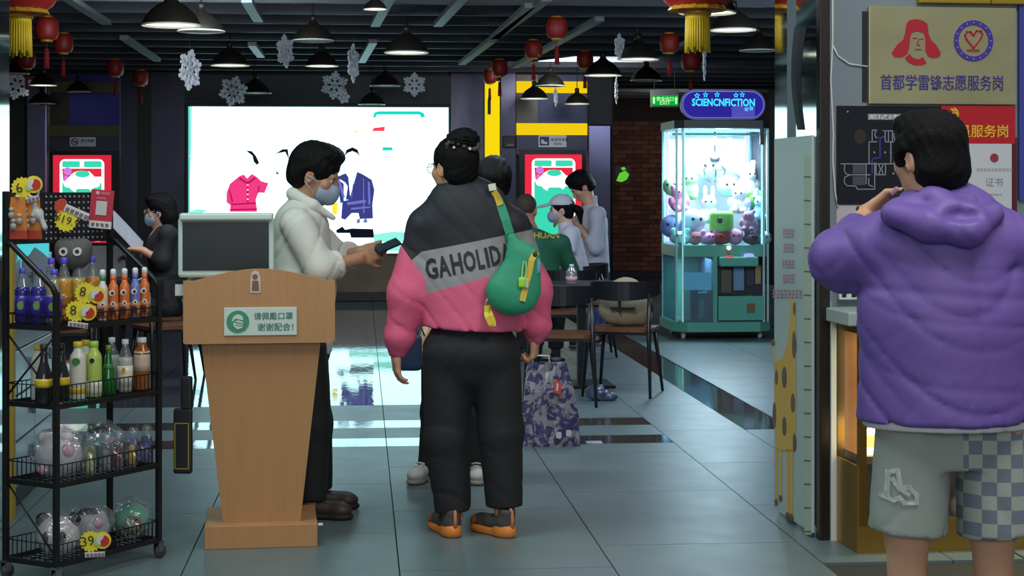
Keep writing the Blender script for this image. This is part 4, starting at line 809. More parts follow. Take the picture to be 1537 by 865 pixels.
for s_ in (-1, 1): ring(q, s_ * .026, .012, .008, .016, -.052, .02)
q.build('eye_ring', TW, t); q = MB()
for s_ in (-1, 1): q.poly(circ(s_ * .026, .012, .008, 12), -.05, .02)
q.build('eye', TBK, t)
# ------------------------------------------------------------------ locker cabinet behind the rack
lk = FL.thing('locker_cabinet', 'pale steel locker cabinet with a lit screen behind the drinks rack', 'locker', (0, .08, 0))
LKM = M('locker_blue_grey', (132, 148, 160), .25, .3); L_, LH = 1.05, 1.3
bx('carcass', M('locker_frame', (120, 128, 132), .4), lk, (-.5, 0, .1), (-.012, L_, LH)); bx('plinth', BLACK, lk, (-.48, .02, 0), (-.03, L_ - .02, .1))
for c in range(2):
    for r_ in range(5):
        y0 = .03 + c * .5; zz = .12 + r_ * .2
        if zz > 1.0: continue
        d = bx('locker_door', LKM, lk, (-.012, y0, zz), (.004, y0 + .49, zz + .19), .003); bx('handle', STEEL, d, (.004, y0 + .42, zz + .07), (.022, y0 + .44, zz + .13), .003); MB().lathe([(.006, 0), (.006, .004)], 10, 0, (0, 0, 0), Matrix.Translation((.004, y0 + .37, zz + .1)) @ Matrix.Rotation(R(90), 4, 'Y')).build('lock', BLACK, d)
sc2 = bx('lit_screen', E('locker_screen', (90, 225, 235), .8), lk, (-.01, .16, 1.04), (.006, .92, 1.19)); q = MB(); 
pts = [(.16, 1.04), (.92, 1.04), (.92, 1.08), (.7, 1.12), (.5, 1.15), (.36, 1.12), (.16, 1.1)]
q.add([(.008, y, z) for y, z in pts], [tuple(range(7))]); q.build('screen_picture', M('screen_picture_grey', (120, 126, 136), .5), sc2)
# ------------------------------------------------------------------ prize claw machine
KY = 16.25; kc = W(1086, 510, KY); KZ = lambda py: EYE - (py - HY) / FOC * KY
claw = thing('claw_machine', 'tall teal prize claw machine with lit glass box and neon sign', 'arcade machine', (kc.x, KY, 0), RZ)
TEALP = M('teal_paint', (92, 172, 150), .35); HW, DP = .445, .8
CG = CLEAR('machine_glass', (236, 246, 250), .05, .02); LED = E('led_cyan', (130, 235, 255), 4.0)
def chamf(z0, z1, e=0.0, c=.05): return [(-HW - e + c, -e), (HW + e - c, -e), (HW + e, c - e), (HW + e, DP + e), (-HW - e, DP + e), (-HW - e, c - e)]
def slab(name, mat, z0, z1, e=0.0, c=.05, parent=claw):
    p = chamf(z0, z1, e, c); n = len(p); m = MB(); m.add([(x, y, z0) for x, y in p] + [(x, y, z1) for x, y in p], [tuple(range(n - 1, -1, -1)), tuple(range(n, 2 * n))] + [(i, (i + 1) % n, (i + 1) % n + n, i + n) for i in range(n)]); return m.build(name, mat, parent)
slab('base', TEALP, .075, .165, .02, .12); slab('deck', TEALP, .78, .885, .004, .08); slab('roof_board', M('roof_dark', (44, 60, 58), .4), 1.985, 2.06, .01, .08)
for x in (-HW + .08, HW - .08):
    for y in (.1, DP - .1): w = MB().lathe([(.0, -.016), (.036, -.016), (.038, 0), (.036, .016), (0, .016)], 14, 0, (0, 0, 0), Matrix.Translation((x, y, .038)) @ Matrix.Rotation(R(90), 4, 'Y')).build('castor', M('castor_white', (200, 200, 200), .4), claw); bx('castor_fork', BLACK, w, (x - .022, y - .02, .03), (x + .022, y + .02, .078))
for x, y in ((-HW, .05), (HW - .02, .05), (-HW, DP - .02), (HW - .02, DP - .02), (-HW + .05, -.0), (HW - .07, 0)): bx('corner_post', M('post_pale', (170, 205, 205), .3), claw, (x, y, .165), (x + .02, y + .02, 1.985))
for x, y in ((-HW + .07, .02), (HW - .08, .02), (-HW + .02, DP - .05), (HW - .04, DP - .05)): bx('led_strip', LED, claw, (x, y, .9), (x + .012, y + .012, 1.97))
bx('led_strip', LED, claw, (-HW + .06, .03, 1.955), (HW - .06, .05, 1.975)); bx('led_strip', E('led_dim', (170, 225, 235), .9), claw, (-HW + .052, -.003, .17), (-HW + .06, .0, 1.95)); bx('led_strip', LED, claw, (-HW + .06, DP - .06, 1.955), (HW - .06, DP - .04, 1.975))
bx('led_strip', E('led_violet', (190, 140, 255), 4.0), claw, (-HW + .05, DP - .035, .9), (-HW + .065, DP - .022, 1.97)); bx('led_strip', E('led_violet', (0, 0, 0), 1), claw, (HW - .065, DP - .035, .9), (HW - .05, DP - .022, 1.97)); bx('back_panel', M('back_white', (226, 226, 236), .4), claw, (-HW + .02, DP - .02, .885), (HW - .02, DP, 1.985)); bx('rear_body', TEALP, claw, (-HW + .02, DP - .03, .165), (HW - .02, DP, .78))
bx('side_glass', CG, claw, (-HW + .004, .07, .885), (-HW + .01, DP - .02, 1.985)); bx('side_glass', CG, claw, (HW - .01, .07, .885), (HW - .004, DP - .02, 1.985)); bx('front_glass', CG, claw, (-HW + .07, .004, .885), (HW - .07, .01, 1.985))
bx('lower_glass', CLEAR('smoked_pane', (190, 205, 215), .08, .08), claw, (-HW + .07, .004, .17), (-.1, .01, .78)); bx('lower_side_glass', CLEAR('smoked_pane'), claw, (-HW + .004, .07, .17), (-HW + .01, DP - .03, .78)); bx('glass_frame', TEALP, claw, (-.1, -.004, .165), (-.06, .03, .78)); bx('inner_floor', M('inner_grey', (110, 130, 140), .5), claw, (-HW + .03, .03, .165), (HW - .03, DP - .04, .175))
bx('lit_chute', E('chute_cyan', (110, 215, 245), .8), claw, (-.33, .12, .46), (-.07, .3, .62), .01); bx('chute_support', M('inner_grey', (0, 0, 0)), claw, (-.26, .2, .175), (-.2, .3, .46)); bx('inner_box', TEALP, claw, (-.18, .3, .36), (-.07, .45, .42)); bx('inner_wall', M('inner_blue', (110, 140, 170), .5), claw, (-.09, .05, .175), (-.07, DP - .04, .78))
bx('mechanism_panel', M('panel_dark', (40, 48, 52), .4), claw, (-.06, .03, .42), (HW - .04, .05, .7)); bx('lower_door', TEALP, claw, (-.05, -.005, .18), (HW - .06, .03, .41), .006); bx('control_shelf', TEALP, claw, (-.05, -.1, .69), (HW - .13, .02, .78), .015)
for n, (a, b, c, d, cl) in enumerate(((-.02, .44, .08, .66, (90, 86, 70)), (.1, .46, .2, .68, (110, 140, 170)), (.22, .5, .3, .7, (56, 56, 64)), (.305, .52, .36, .69, (150, 130, 90)))): bx('coin_slot', M('slot_%d' % n, cl, .4), claw, (a, .012, b), (c, .032, d), .004)
bx('lock_plate', M('lock_brown', (120, 96, 60), .5), claw, (.22, -.01, .25), (.3, -.004, .34), .003); bx('side_bracket', M('roof_dark', (0, 0, 0)), claw, (HW - .1, -.02, 1.83), (HW - .06, .0, 1.985))
js = MB().tube([(.04, -.05, .78), (.04, -.05, .85)], .008, 8).build('joystick', STEEL, claw); MB().ball((.04, -.05, .865), .024, n=8).build('ball_knob', E('knob_white', (255, 235, 235), 1.0), js); MB().lathe([(.035, .78), (.035, .79), (.0, .795)], 16, 0, (.04, -.05, 0)).build('red_collar', E('collar_red', (250, 70, 80), .9), js); MB().lathe([(.05, .78), (.05, .795), (.035, .81), (0, .812)], 18, 0, (.23, -.05, 0)).build('push_button', E('button_blue', (170, 180, 255), 1.0), claw)
cl = MB().tube([(0, .4, 1.985), (0, .4, 1.72)], .01, 6).build('claw_cable', STEEL, claw); MB().lathe([(.05, 1.66), (.055, 1.72), (.03, 1.74)], 14, 0, (0, .4, 0)).build('claw_hub', STEEL, cl)
for k in range(3): a = k * 2.09 + .4; MB().tube([(.04 * math.cos(a), .4 + .04 * math.sin(a), 1.67), (.12 * math.cos(a), .4 + .12 * math.sin(a), 1.6), (.1 * math.cos(a), .4 + .1 * math.sin(a), 1.52), (.04 * math.cos(a), .4 + .04 * math.sin(a), 1.48)], .008, 6).build('claw_finger', STEEL, cl)
bx('gantry', M('gantry', (150, 156, 164), .3, .8), claw, (-HW + .03, .38, 1.93), (HW - .03, .42, 1.955))
# its sign
sg = MB().poly(rrect(-.405, 2.065, .405, 2.35, .14, 8), .02, .05).build('sign_case', M('sign_rim', (70, 80, 130), .3), claw); MB().poly(rrect(-.385, 2.085, .385, 2.33, .122, 8), .012, .01).build('sign_face', E('sign_violet', (52, 44, 170), .75), sg)
q = MB(); o_ = rrect(-.385, 2.085, .385, 2.33, .122, 8); stroke(q, o_ + [o_[0]], .006, .006, .004); q.build('neon_outline', E('neon_lilac', (130, 130, 255), .9), sg); bx('pale_block', E('sign_pale', (90, 90, 200), .8), sg, (.08, .008, 2.09), (.3, .012, 2.2))
NEON = E('neon_cyan', (60, 210, 255), 1.4); lettering('SCIENCNFICTION', NEON, sg, .0, .004, 2.228, w=.6, h=.072, bold=.03)
q = MB()
for cx, cz, r in ((-.25, 2.29, .024), (-.17, 2.298, .022), (-.06, 2.3, .022), (.12, 2.295, .022), (.18, 2.3, .022), (.22, 2.165, .018), (.265, 2.172, .018)):
    p = [(cx + (r if i % 2 == 0 else r * .45) * math.sin(math.pi * i / 5), cz + (r if i % 2 == 0 else r * .45) * math.cos(math.pi * i / 5)) for i in range(10)]; stroke(q, p + [p[0]], .005, .005, .003)
q.build('neon_star', NEON, sg)
ld = bpy.data.lights.new('machine_lamp', 'AREA'); ld.energy = 75; ld.size = .5; ld.color = (.8, .92, 1); lo = bpy.data.objects.new('machine_lamp', ld); COL.objects.link(lo); lo.location = Vector((kc.x, KY, 1.92)) + RV * .35
ld = bpy.data.lights.new('machine_lamp', 'AREA'); ld.energy = 5; ld.size = .3; ld.color = (.6, .9, 1); lo = bpy.data.objects.new('machine_lamp', ld); COL.objects.link(lo); lo.location = Vector((kc.x, KY, .75)) + RV * .3 - RU * .22
# plush prizes
def plush_proto(kind):
    s = Sdf(.015)
    if kind == 'ball': s.ell((0, 0, .09), (.09, .085, .09))
    elif kind == 'bear': s.ell((0, 0, .07), (.075, .065, .075)).ell((0, -.01, .165), (.065, .06, .058)).ell((-.05, 0, .215), (.024, .018, .024)).ell((.05, 0, .215), (.024, .018, .024)).ell((-.075, -.02, .09), (.03, .03, .045)).ell((.075, -.02, .09), (.03, .03, .045)).ell((-.045, -.06, .025), (.032, .045, .028)).ell((.045, -.06, .025), (.032, .045, .028))
    elif kind == 'bunny': s.ell((0, 0, .07), (.07, .06, .075)).ell((0, -.01, .16), (.06, .055, .055)).ell((-.03, 0, .245), (.018, .014, .055)).ell((.03, 0, .245), (.018, .014, .055)).ell((-.04, -.055, .025), (.03, .042, .026)).ell((.04, -.055, .025), (.03, .042, .026))
    elif kind == 'cube': s.box((0, 0, .085), (.085, .08, .085), .03)
    else: s.ell((0, 0, .06), (.1, .08, .06)).ell((.0, -.06, .07), (.05, .04, .045)).ell((-.06, -.03, .12), (.03, .02, .03)).ell((.06, -.03, .12), (.03, .02, .03))
    me = s.mesh('plush_body', .008, None, 1); e = MB(); zf, yf, sx, r = {'ball': (.105, -.08, .03, .012), 'bear': (.175, -.066, .024, .009), 'bunny': (.17, -.061, .022, .009), 'cube': (.1, -.08, 0, .022), 'frog': (.085, -.096, .02, .009)}[kind]
    for q in ((-1, 1) if sx else (1,)): e.ball((q * sx, yf, zf), (r, r * .6, r * 1.1), n=6)
    return me, e.mesh('eye')
PM = {k: plush_proto(k) for k in ('ball', 'bear', 'bunny', 'cube', 'frog')}; EB = M('plush_eye', (24, 22, 26), .3)
for px, py, y, kind, cl_, lab, sc3 in ((1008, 357, .3, 'ball', (120, 140, 200), 'blue round plush against the side glass of the claw machine', 1), (1022, 372, .14, 'frog', (150, 220, 220), 'pale aqua flat plush on the machine deck at the corner', .9), (1041, 350, .2, 'ball', (206, 222, 240), 'pale blue ball plush resting high by the glass', 1.05), (1083, 350, .14, 'cube', (130, 214, 90), 'lime green cube plush with a black eye', 1), (1064, 371, .1, 'frog', (214, 150, 200), 'pink flat plush low beside the red one', .8), (1043, 371, .1, 'ball', (196, 120, 130), 'small rose round plush at the deck front', .6), (1081, 371, .1, 'frog', (170, 50, 60), 'dark red flat plush under the lime cube', .85), (1103, 371, .1, 'ball', (220, 150, 186), 'pink round plush at the deck front under a beanie bear', .7), (1124, 347, .12, 'bear', (150, 110, 140), 'mauve bear plush near the end of the heap', .7), (1130, 371, .1, 'frog', (60, 54, 60), 'black flat plush at the deck front', .8),
        (1110, 320, .3, 'bear', (226, 214, 232), 'white bear plush high on the heap with dark patches', .9), (1142, 330, .25, 'bunny', (150, 210, 220), 'aqua bunny plush at the end of the heap', .85), (1132, 310, .35, 'frog', (120, 200, 90), 'green flat plush lying on top of the heap', .8), (1018, 318, .35, 'bear', (214, 130, 170), 'rose bear plush leaning on the side glass', .9), (1036, 300, .5, 'bunny', (150, 214, 150), 'mint bunny plush at the back of the machine', 1), (1064, 335, .4, 'bunny', (226, 214, 226), 'white bunny plush in the middle of the heap', 1), (1092, 296, .45, 'ball', (200, 236, 240), 'pale aqua ball plush on top of the heap', .95), (1122, 294, .5, 'bear', (236, 226, 236), 'white bear plush with a brown patch at the top back', 1), (1060, 270, .6, 'ball', (240, 240, 236), 'white ball plush glowing at the back wall', 1.1), (1084, 256, .6, 'bear', (246, 240, 230), 'cream bear plush highest in the machine', 1.1), (1148, 372, .08, 'ball', (140, 190, 200), 'small aqua round plush beside the black one', .6), (1010, 295, .6, 'ball', (160, 200, 150), 'sage ball plush at the back corner', .9), (1118, 268, .62, 'frog', (240, 230, 240), 'white flat plush stacked by the back wall', 1)):
    d = Vector(((px - CX) / FOC, 1, -(py - HY) / FOC)); o_c = claw.location.to_2d(); tt = ((Vector((o_c.x, o_c.y, 0))).dot(RV) + y) / d.dot(RV); p = Vector((0, 0, EYE)) + d * tt; p.z = max(p.z - .0, .887)
    t = thing('plush_toy', lab, 'plush toy', p, RZ + R(random.uniform(-25, 25)), 'prize plush toys'); t.scale = (sc3 * 1.22,) * 3
    me = PM[kind][0].copy(); me.materials.append(M('plush_%d_%d_%d' % cl_, cl_, .85)); b = bpy.data.objects.new('plush_body', me); COL.objects.link(b); b.parent = t; em = PM[kind][1].copy(); em.materials.append(EB); e = bpy.data.objects.new('eye', em); COL.objects.link(e); e.parent = t
# ------------------------------------------------------------------ tables, chairs and what is on them
CHB = M('chair_black', (24, 25, 28), .35); SEATW = M('seat_walnut', (104, 66, 42), .35, noise=.2, nscale=5, nst=(8, 1, 1))
def make_chair(label, x, y, rz, group='black elbow chairs', src=None):
    if src: return dup(src, None, (x, y, 0), rz, label)
    t = thing('dining_chair', label, 'chair', (x, y, 0), rz, group)
    s = Sdf(.01); s.box((0, .0, .45), (.215, .2, .016), .015); s.cut((0, .21, .45), (0, 1, 0)); m = MB(); out = rrect(-.22, -.2, .22, .2, .09, 6); m.add([(x_, y_, .44) for x_, y_ in out] + [(x_, y_, .465) for x_, y_ in out], [tuple(range(len(out) - 1, -1, -1)), tuple(range(len(out), 2 * len(out)))] + [(i, (i + 1) % len(out), (i + 1) % len(out) + len(out), i + len(out)) for i in range(len(out))]); m.build('seat', SEATW, t)
    m = MB(); vs_ = []; n = 18
    for i in range(n + 1):
        a = R(188 + 164 * i / n); e = abs(i / n - .5) * 2; h = .066 - .03 * e * e; zz = .718 + .01 * e
        for rr, dz in ((.235, -h), (.235, h), (.252, h), (.252, -h)): vs_.append((rr * math.cos(a), .05 + (rr * 1.08) * math.sin(a), zz + dz))
    m.add(vs_, [(4 * i + j, 4 * i + (j + 1) % 4, 4 * i + 4 + (j + 1) % 4, 4 * i + 4 + j) for i in range(n) for j in range(4)] + [(3, 2, 1, 0), (4 * n, 4 * n + 1, 4 * n + 2, 4 * n + 3)]); m.build('backrest', CHB, t)
    for s_ in (-1, 1):
        MB().tube([(s_ * .235, -.27, 0), (s_ * .21, -.2, .45), (s_ * .2, -.135, .70)], [.010, .016, .013], 8).build('leg', CHB, t); MB().tube([(s_ * .225, .22, 0), (s_ * .18, .15, .445)], [.010, .015], 8).build('leg', CHB, t)
    MB().box(-.19, -.19, .42, .19, -.17, .44).box(-.19, .15, .42, .19, .17, .44).box(-.19, -.19, .42, -.17, .17, .44).box(.17, -.19, .42, .19, .17, .44).build('seat_frame', CHB, t)
    return t
ca = make_chair('black elbow chair with walnut seat directly behind the patterned shopping bag', .33, 11.5, R(-4))
make_chair('black elbow chair holding a beige backpack', .78, 12.0, R(-16), src=ca)
make_chair('black elbow chair of the person in the green shirt', .42, 13.62, R(-3), src=ca)
make_chair('black chair under the seated person in a white cap', .6, 14.75, R(92), src=ca)
make_chair('black chair of the seated woman in black', -2.62, 13.05, R(92), src=ca)
make_chair('empty black chair between the drinks rack and the lectern', -2.42, 12.2, R(35), src=ca)
make_chair('black chair seen through the shelves of the drinks rack', -3.1, 11.9, R(12), src=ca)
def table(label, x, y, rz, w, d, h=.74):
    t = thing('cafe_table', label, 'table', (x, y, 0), rz, None); bx('tabletop', M('table_black', (30, 31, 34), .3), t, (-w / 2, -d / 2, h - .025), (w / 2, d / 2, h), .006); bx('column', CHB, t, (-.03, -.03, .02), (.03, .03, h - .025)); bx('foot_plate', CHB, t, (-.22, -.22, 0), (.22, .22, .02), .006); return t
table('black square table with a small water bottle on it', .5, 12.5, R(5), .8, .62)
table('black table in front of the person in the green shirt', .2, 14.45, R(5), .7, .5)
table('black table in front of the seated woman in black', -3.15, 13.0, R(5), .7, .7)
c0 = W(858, 430, 12.25); t = thing('water_bottle', 'small clear water bottle with a red printed band on the black table', 'bottle', (c0.x, c0.y, .741), 0)
MB().lathe([(.034, 0), (.04, .006), (.04, .06), (.036, .065), (.04, .07), (.038, .09), (.02, .12), (.016, .128)], 18).build('bottle_body', CLEAR('water_plastic', (225, 228, 232), .22, .22), t); MB().lathe([(.016, .126), (.016, .142), (.0, .143)], 12).build('cap', WHC, t); MB().lathe([(.041, .025), (.041, .055)], 18).build('paper_label', M('band_pink', (196, 150, 156), .5), t)
# backpack
t = thing('backpack', 'slouched beige canvas backpack with a black cross strap on the chair', 'bag', (W(934, 505, 12.1).x, 12.05, .466), R(-10)); s = Sdf(.05); s.ell((0, .0, .13), (.17, .12, .14)).ell((-.03, .02, .2), (.1, .08, .11)).ell((.03, .03, .275), (.09, .05, .06)).ell((.13, 0, .1), (.08, .09, .1)); s.build('bag_body', M('canvas_beige', (150, 142, 116), .85, noise=.12, nscale=10, bump=.3, bscale=30), t, .01, crumple(21, .005, 22))
MB().box(-.014, -.156, .1, .002, -.11, .25).box(-.07, -.154, .12, .1, -.11, .136).build('black_strap', CHB, t); MB().tube([(.17, -.05, .04), (.21, -.03, .12), (.19, -.02, .24)], .008, 6).build('side_strap', CHB, t)
# patterned shopping bag
PB = M('bag_print', (108, 104, 140), .35, bump=.5, bscale=24); nt = PB.node_tree; b = nt.nodes['Principled BSDF']; tc = nt.nodes.new('ShaderNodeTexCoord'); nz = nt.nodes.new('ShaderNodeTexNoise'); nz.inputs['Scale'].default_value = 11; nz.inputs['Detail'].default_value = 3; nz.inputs['Distortion'].default_value = 2.5; nt.links.new(tc.outputs['Object'], nz.inputs['Vector']); cr = nt.nodes.new('ShaderNodeValToRGB'); cr.color_ramp.elements[0].position = .47; cr.color_ramp.elements[0].color = (*srgb(64, 60, 100), 1); cr.color_ramp.elements[1].position = .53; cr.color_ramp.elements[1].color = (*srgb(138, 136, 142), 1); nt.links.new(nz.outputs['Fac'], cr.inputs[0]); nt.links.new(cr.outputs[0], b.inputs['Base Color'])
g0 = W(826, 667, 9.55); t = thing('shopping_bag', 'purple and white patterned plastic shopping bag standing on the floor', 'bag', (g0.x, 9.6, 0), 0); m = MB()
pf = [(-.155, -.06), (-.02, -.1), (.165, -.06), (.15, .09), (-.14, .09)]; lv = ((0, 1.0, 0), (.02, 1.02, 0), (.16, .96, -.006), (.3, .86, -.012), (.41, .72, -.02), (.45, .66, -.02)); n = len(pf); sub = []
for z, k, sh in lv:
    ring_ = []
    for i in range(n):
        a, c = Vector(pf[i]), Vector(pf[(i + 1) % n])
        for j in range(4): q = a.lerp(c, j / 4); d = .010 * math.sin(z * 30 + i * 2 + j * 1.7); ring_.append((q.x * k + sh + d, q.y * (1 if z < .4 else .75) + d, z))
    sub.append(ring_)
kk = len(sub[0]); m.add([p for r_ in sub for p in r_], [(i * kk + j, i * kk + (j + 1) % kk, (i + 1) * kk + (j + 1) % kk, (i + 1) * kk + j) for i in range(len(lv) - 1) for j in range(kk)] + [tuple(range(kk - 1, -1, -1))], 0, False)
m.build('bag_body', PB, t); MB().tube([(-.1, -.06, .43), (-.09, -.07, .5), (-.01, -.08, .5), (.0, -.075, .43)], .006, 6).build('handle', M('handle_pale', (170, 170, 176), .5), t); q = MB(); q.poly([(.02, .3), (.055, .29), (.06, .34), (.04, .37), (.02, .36)], -.105, .02); q.build('red_label', M('bag_red', (200, 70, 60), .5), t); q = MB(); q.poly([(.03, .31), (.04, .31), (.045, .345), (.035, .355)], -.108, .003); q.build('label_mark', TW, t)
q = MB(); q.poly(rrect(.03, .05, .06, .085, .008), -.112, .004); q.poly(rrect(.085, .06, .115, .095, .008), -.102, .004); q.build('pale_square', M('bag_pale', (190, 190, 194), .5), t)
t = thing('crumpled_wrapper', 'crumpled blue grey plastic wrapper on the floor beneath the chairs', 'litter', W(902, 600, 11.6) * Vector((1, 1, 0)) if False else Vector((W(902, 600, 11.6).x, 11.6, 0)), 0); s = Sdf(.03); s.ell((-.03, 0, .05), (.07, .06, .055)).ell((.05, 0, .025), (.06, .05, .03)); s.build('wrapper', M('wrapper_blue', (70, 78, 106), .25), t, .008, crumple(31, .008, 50))
t = thing('floor_glint', 'small pale paper scrap lying on the dark floor strip', 'litter', (W(893, 664, 9.68).x, 9.68, 0), R(3)); bx('glint', M('glint_blue', (150, 160, 186), .6), t, (-.05, -.05, .0005), (.04, .05, .002))  # pale card laid flat to imitate a glint of light on the strip
# ------------------------------------------------------------------ end wall: plaques, map, counter, height chart
def wall_thing(name, label, cat, px0, py0, px1, py1, v=.05):
    (u0, z1), (u1, z0) = FR.hit(px0, py0, v), FR.hit(px1, py1, v); t = FR.thing(name, label, cat, ((u0 + u1) / 2, v, (z0 + z1) / 2)); return t, (u1 - u0) / 2, (z1 - z0) / 2
wp, hw, hh = wall_thing('brass_plaque', 'large brushed brass plaque with red portrait emblem and blue characters', 'plaque', 1301, 10, 1521, 158)
bx('plate', M('brushed_brass', (186, 180, 138), .3, .65, noise=.28, nscale=2.5, nst=(1, 1, 2)), wp, (-hw, -.03, -hh), (hw, -.006, hh), .003); bx('back_board', BLACK, wp, (-hw - .02, -.006, -hh + .01), (hw - .01, .0, hh - .02))
U = lambda px, py: ((px - 1411) / 220 * 2 * hw, -(py - 84) / 148 * 2 * hh)
PRD = M('enamel_red', (176, 30, 50), .4); PBL = M('enamel_blue', (66, 52, 150), .4)
q = MB(); q.poly([U(*p) for p in ((1356, 36), (1360, 31), (1370, 29), (1380, 31), (1387, 36), (1389, 52), (1392, 60), (1400, 68), (1407, 80), (1405, 86), (1396, 88), (1388, 85), (1384, 76), (1384, 58), (1382, 50), (1372, 47), (1364, 50), (1361, 58), (1360, 72), (1357, 82), (1349, 87), (1338, 87), (1334, 80), (1342, 68), (1351, 60), (1354, 50))], -.034, .006)
q.poly([U(*p) for p in ((1354, 87), (1360, 82), (1366, 88), (1374, 90), (1380, 86), (1386, 96), (1378, 99), (1368, 99), (1358, 94))], -.034, .006); em = q.build('fur_hat_emblem', PRD, wp)
q = MB(); stroke(q, [U(1366, 58), U(1371, 58)], .004, -.034); stroke(q, [U(1376, 59), U(1381, 59)], .004, -.034); stroke(q, [U(1374, 60), U(1372, 68), U(1376, 69)], .003, -.034); stroke(q, [U(1369, 75), U(1378, 75)], .004, -.034); q.build('face_lines', PRD, em)
q = MB(); c_ = U(1456, 61); ring(q, c_[0], c_[1], .064, .084, -.034, .006, n=40); q.build('blue_ring', PBL, wp); q = MB(); h_ = [(0, -.036), (-.03, .0), (-.036, .016), (-.028, .03), (-.012, .03), (0, .016), (.012, .034), (.032, .034), (.038, .02), (.03, .002), (0, -.036)]; stroke(q, [(c_[0] + x, c_[1] + .006 + z) for x, z in h_], .007, -.034, .005); squiggle(q, c_[0] - .028, c_[1] - .045, 5, .011, -.034, gap=1.0, seed=6); q.build('heart_emblem', PRD, wp)
q = MB()
for k in range(16): a = k * math.pi / 8; q.poly(circ(c_[0] + .074 * math.cos(a), c_[1] + .074 * math.sin(a), .0035, 6), -.036, .002)
q.build('ring_dot', M('ring_pale', (150, 140, 190), .5), wp); lettering('首都学雷锋志愿服务岗', M('plaque_ink', (58, 48, 130), .4), wp, U(1409, 0)[0], -.0335, U(0, 125)[1], w=183 / 220 * 2 * hw, h=24 / 148 * 2 * hh, bold=.005)
mp, hw, hh = wall_thing('evacuation_map', 'black evacuation floor map with white outlines on the grey wall', 'map', 1255, 159, 1409, 306)
bx('board', M('map_black', (20, 22, 30), .25), mp, (-hw, -.012, -hh), (hw, 0, hh)); U2 = lambda px, py: ((px - 1332) / 154 * 2 * hw, -(py - 232.5) / 147 * 2 * hh)
V = lambda x, y: U2(1245 + x / 5.089, 150 + y / 5.089); MW = M('map_white', (150, 154, 164), .5); q = MB()
for l in (((80, 488), (500, 488)), ((108, 490), (104, 540), (118, 565), (145, 572), (300, 572)), ((145, 574), (108, 590), (104, 630), (125, 655), (190, 658), (205, 682), (335, 682), (335, 480)), ((270, 490), (270, 570)), ((270, 575), (270, 640)), ((290, 600), (290, 650), (320, 660)), ((292, 485), (292, 320), (350, 320)), ((316, 320), (316, 230), (350, 230)), ((345, 240), (335, 260), (345, 290)), ((400, 235), (512, 235)), ((415, 235), (415, 320), (480, 320)), ((440, 240), (440, 318)), ((470, 240), (470, 318)), ((490, 240), (480, 270), (490, 318)), ((458, 325), (458, 480)), ((484, 325), (484, 480)), ((455, 400), (500, 400)), ((345, 485), (345, 572), (418, 572), (418, 485)), ((365, 490), (380, 530), (365, 570)), ((400, 490), (388, 530), (400, 570)), ((512, 235), (560, 235), (560, 488), (500, 488)), ((560, 320), (640, 320), (640, 480), (560, 480))): stroke(q, [V(*p) for p in l], .0035, -.0145)
for p in ((332, 400), (415, 400), (477, 562), (130, 90)): q.poly([(V(*p)[0] + x, V(*p)[1] + z) for x, z in circ(0, 0, .004, 8)], -.0145, .002)
q.build('map_lines', MW, mp)['kind'] = 'stuff'; q = MB(); stroke(q, [V(316, 560), V(316, 450), V(376, 440), V(376, 290), V(350, 285)], .006, -.0142); stroke(q, [V(376, 290), V(408, 280)], .008, -.0142); q.build('route_line', M('map_route', (60, 56, 130), .5), mp)
q = MB()
for a, b in (((168, 490), (262, 562)), ((168, 582), (262, 650))): p0, p1 = V(*a), V(*b); q.poly([(p0[0], p1[1]), (p1[0], p1[1]), (p1[0], p0[1]), (p0[0], p0[1])], -.014, .002)
q.build('shaded_room', M('map_grey', (70, 72, 82), .6), mp); p0, p1 = V(283, 105), V(550, 152); pl = MB().poly([(p0[0], p1[1]), (p1[0], p1[1]), (p1[0], p0[1]), (p0[0], p0[1])], -.014, .002).build('title_strip', M('title_grey', (120, 128, 132), .5), mp); lettering('消防疏散示意图', M('title_white', (214, 220, 222), .5), pl, (p0[0] + p1[0]) / 2, -.0155, (p0[1] + p1[1]) / 2, w=(p1[0] - p0[0]) * .96, bold=.03)
q = MB(); q.poly([(V(225, 280)[0] + x, V(225, 280)[1] + z) for x, z in circ(0, 0, .026, 20, .03)], -.013, .001); q.build('faded_patch', M('map_brown', (44, 30, 26), .5), mp)
rb, hw, hh = wall_thing('red_banner', 'red enamel board with yellow characters beneath the brass plaque', 'sign', 1411, 159, 1522, 216, .04)
bx('board', M('banner_red', (186, 26, 38), .4), rb, (-hw, -.012, -hh), (hw, 0, hh)); YL = M('banner_yellow', (226, 190, 44), .45); U3 = lambda px, py: ((px - 1466.5) / 111 * 2 * hw, -(py - 187.5) / 57 * 2 * hh)
lettering('党员服务岗', YL, rb, U3(1464, 0)[0], -.014, U3(0, 197)[1], w=94 / 111 * 2 * hw, bold=.012); q = MB(); c_ = U3(1428, 171); ring(q, c_[0], c_[1], .02, .026, -.014, .002, n=20, a0=-150, a1=80); stroke(q, [(c_[0] - .022, c_[1] - .024), (c_[0] + .012, c_[1] + .014)], .006, -.0155); stroke(q, [(c_[0] - .004, c_[1] + .018), (c_[0] + .016, c_[1] + .002)], .008, -.0155); q.build('emblem', YL, rb)
cf, hw, hh = wall_thing('framed_certificate', 'white certificate in a dark red frame below the red board', 'certificate', 1440, 206, 1524, 330)
bx('frame', M('frame_maroon', (90, 30, 40), .4), cf, (-hw, -.02, -hh), (hw, 0, hh), .003); bx('paper', M('cert_paper', (200, 204, 208), .5), cf, (-hw + .03, -.0215, -hh + .03), (hw - .025, -.0195, hh - .025)); MB().poly(circ(.02, hh - .085, .018, 18), -.024, .002).build('red_seal', M('seal_red', (150, 50, 60), .5), cf)
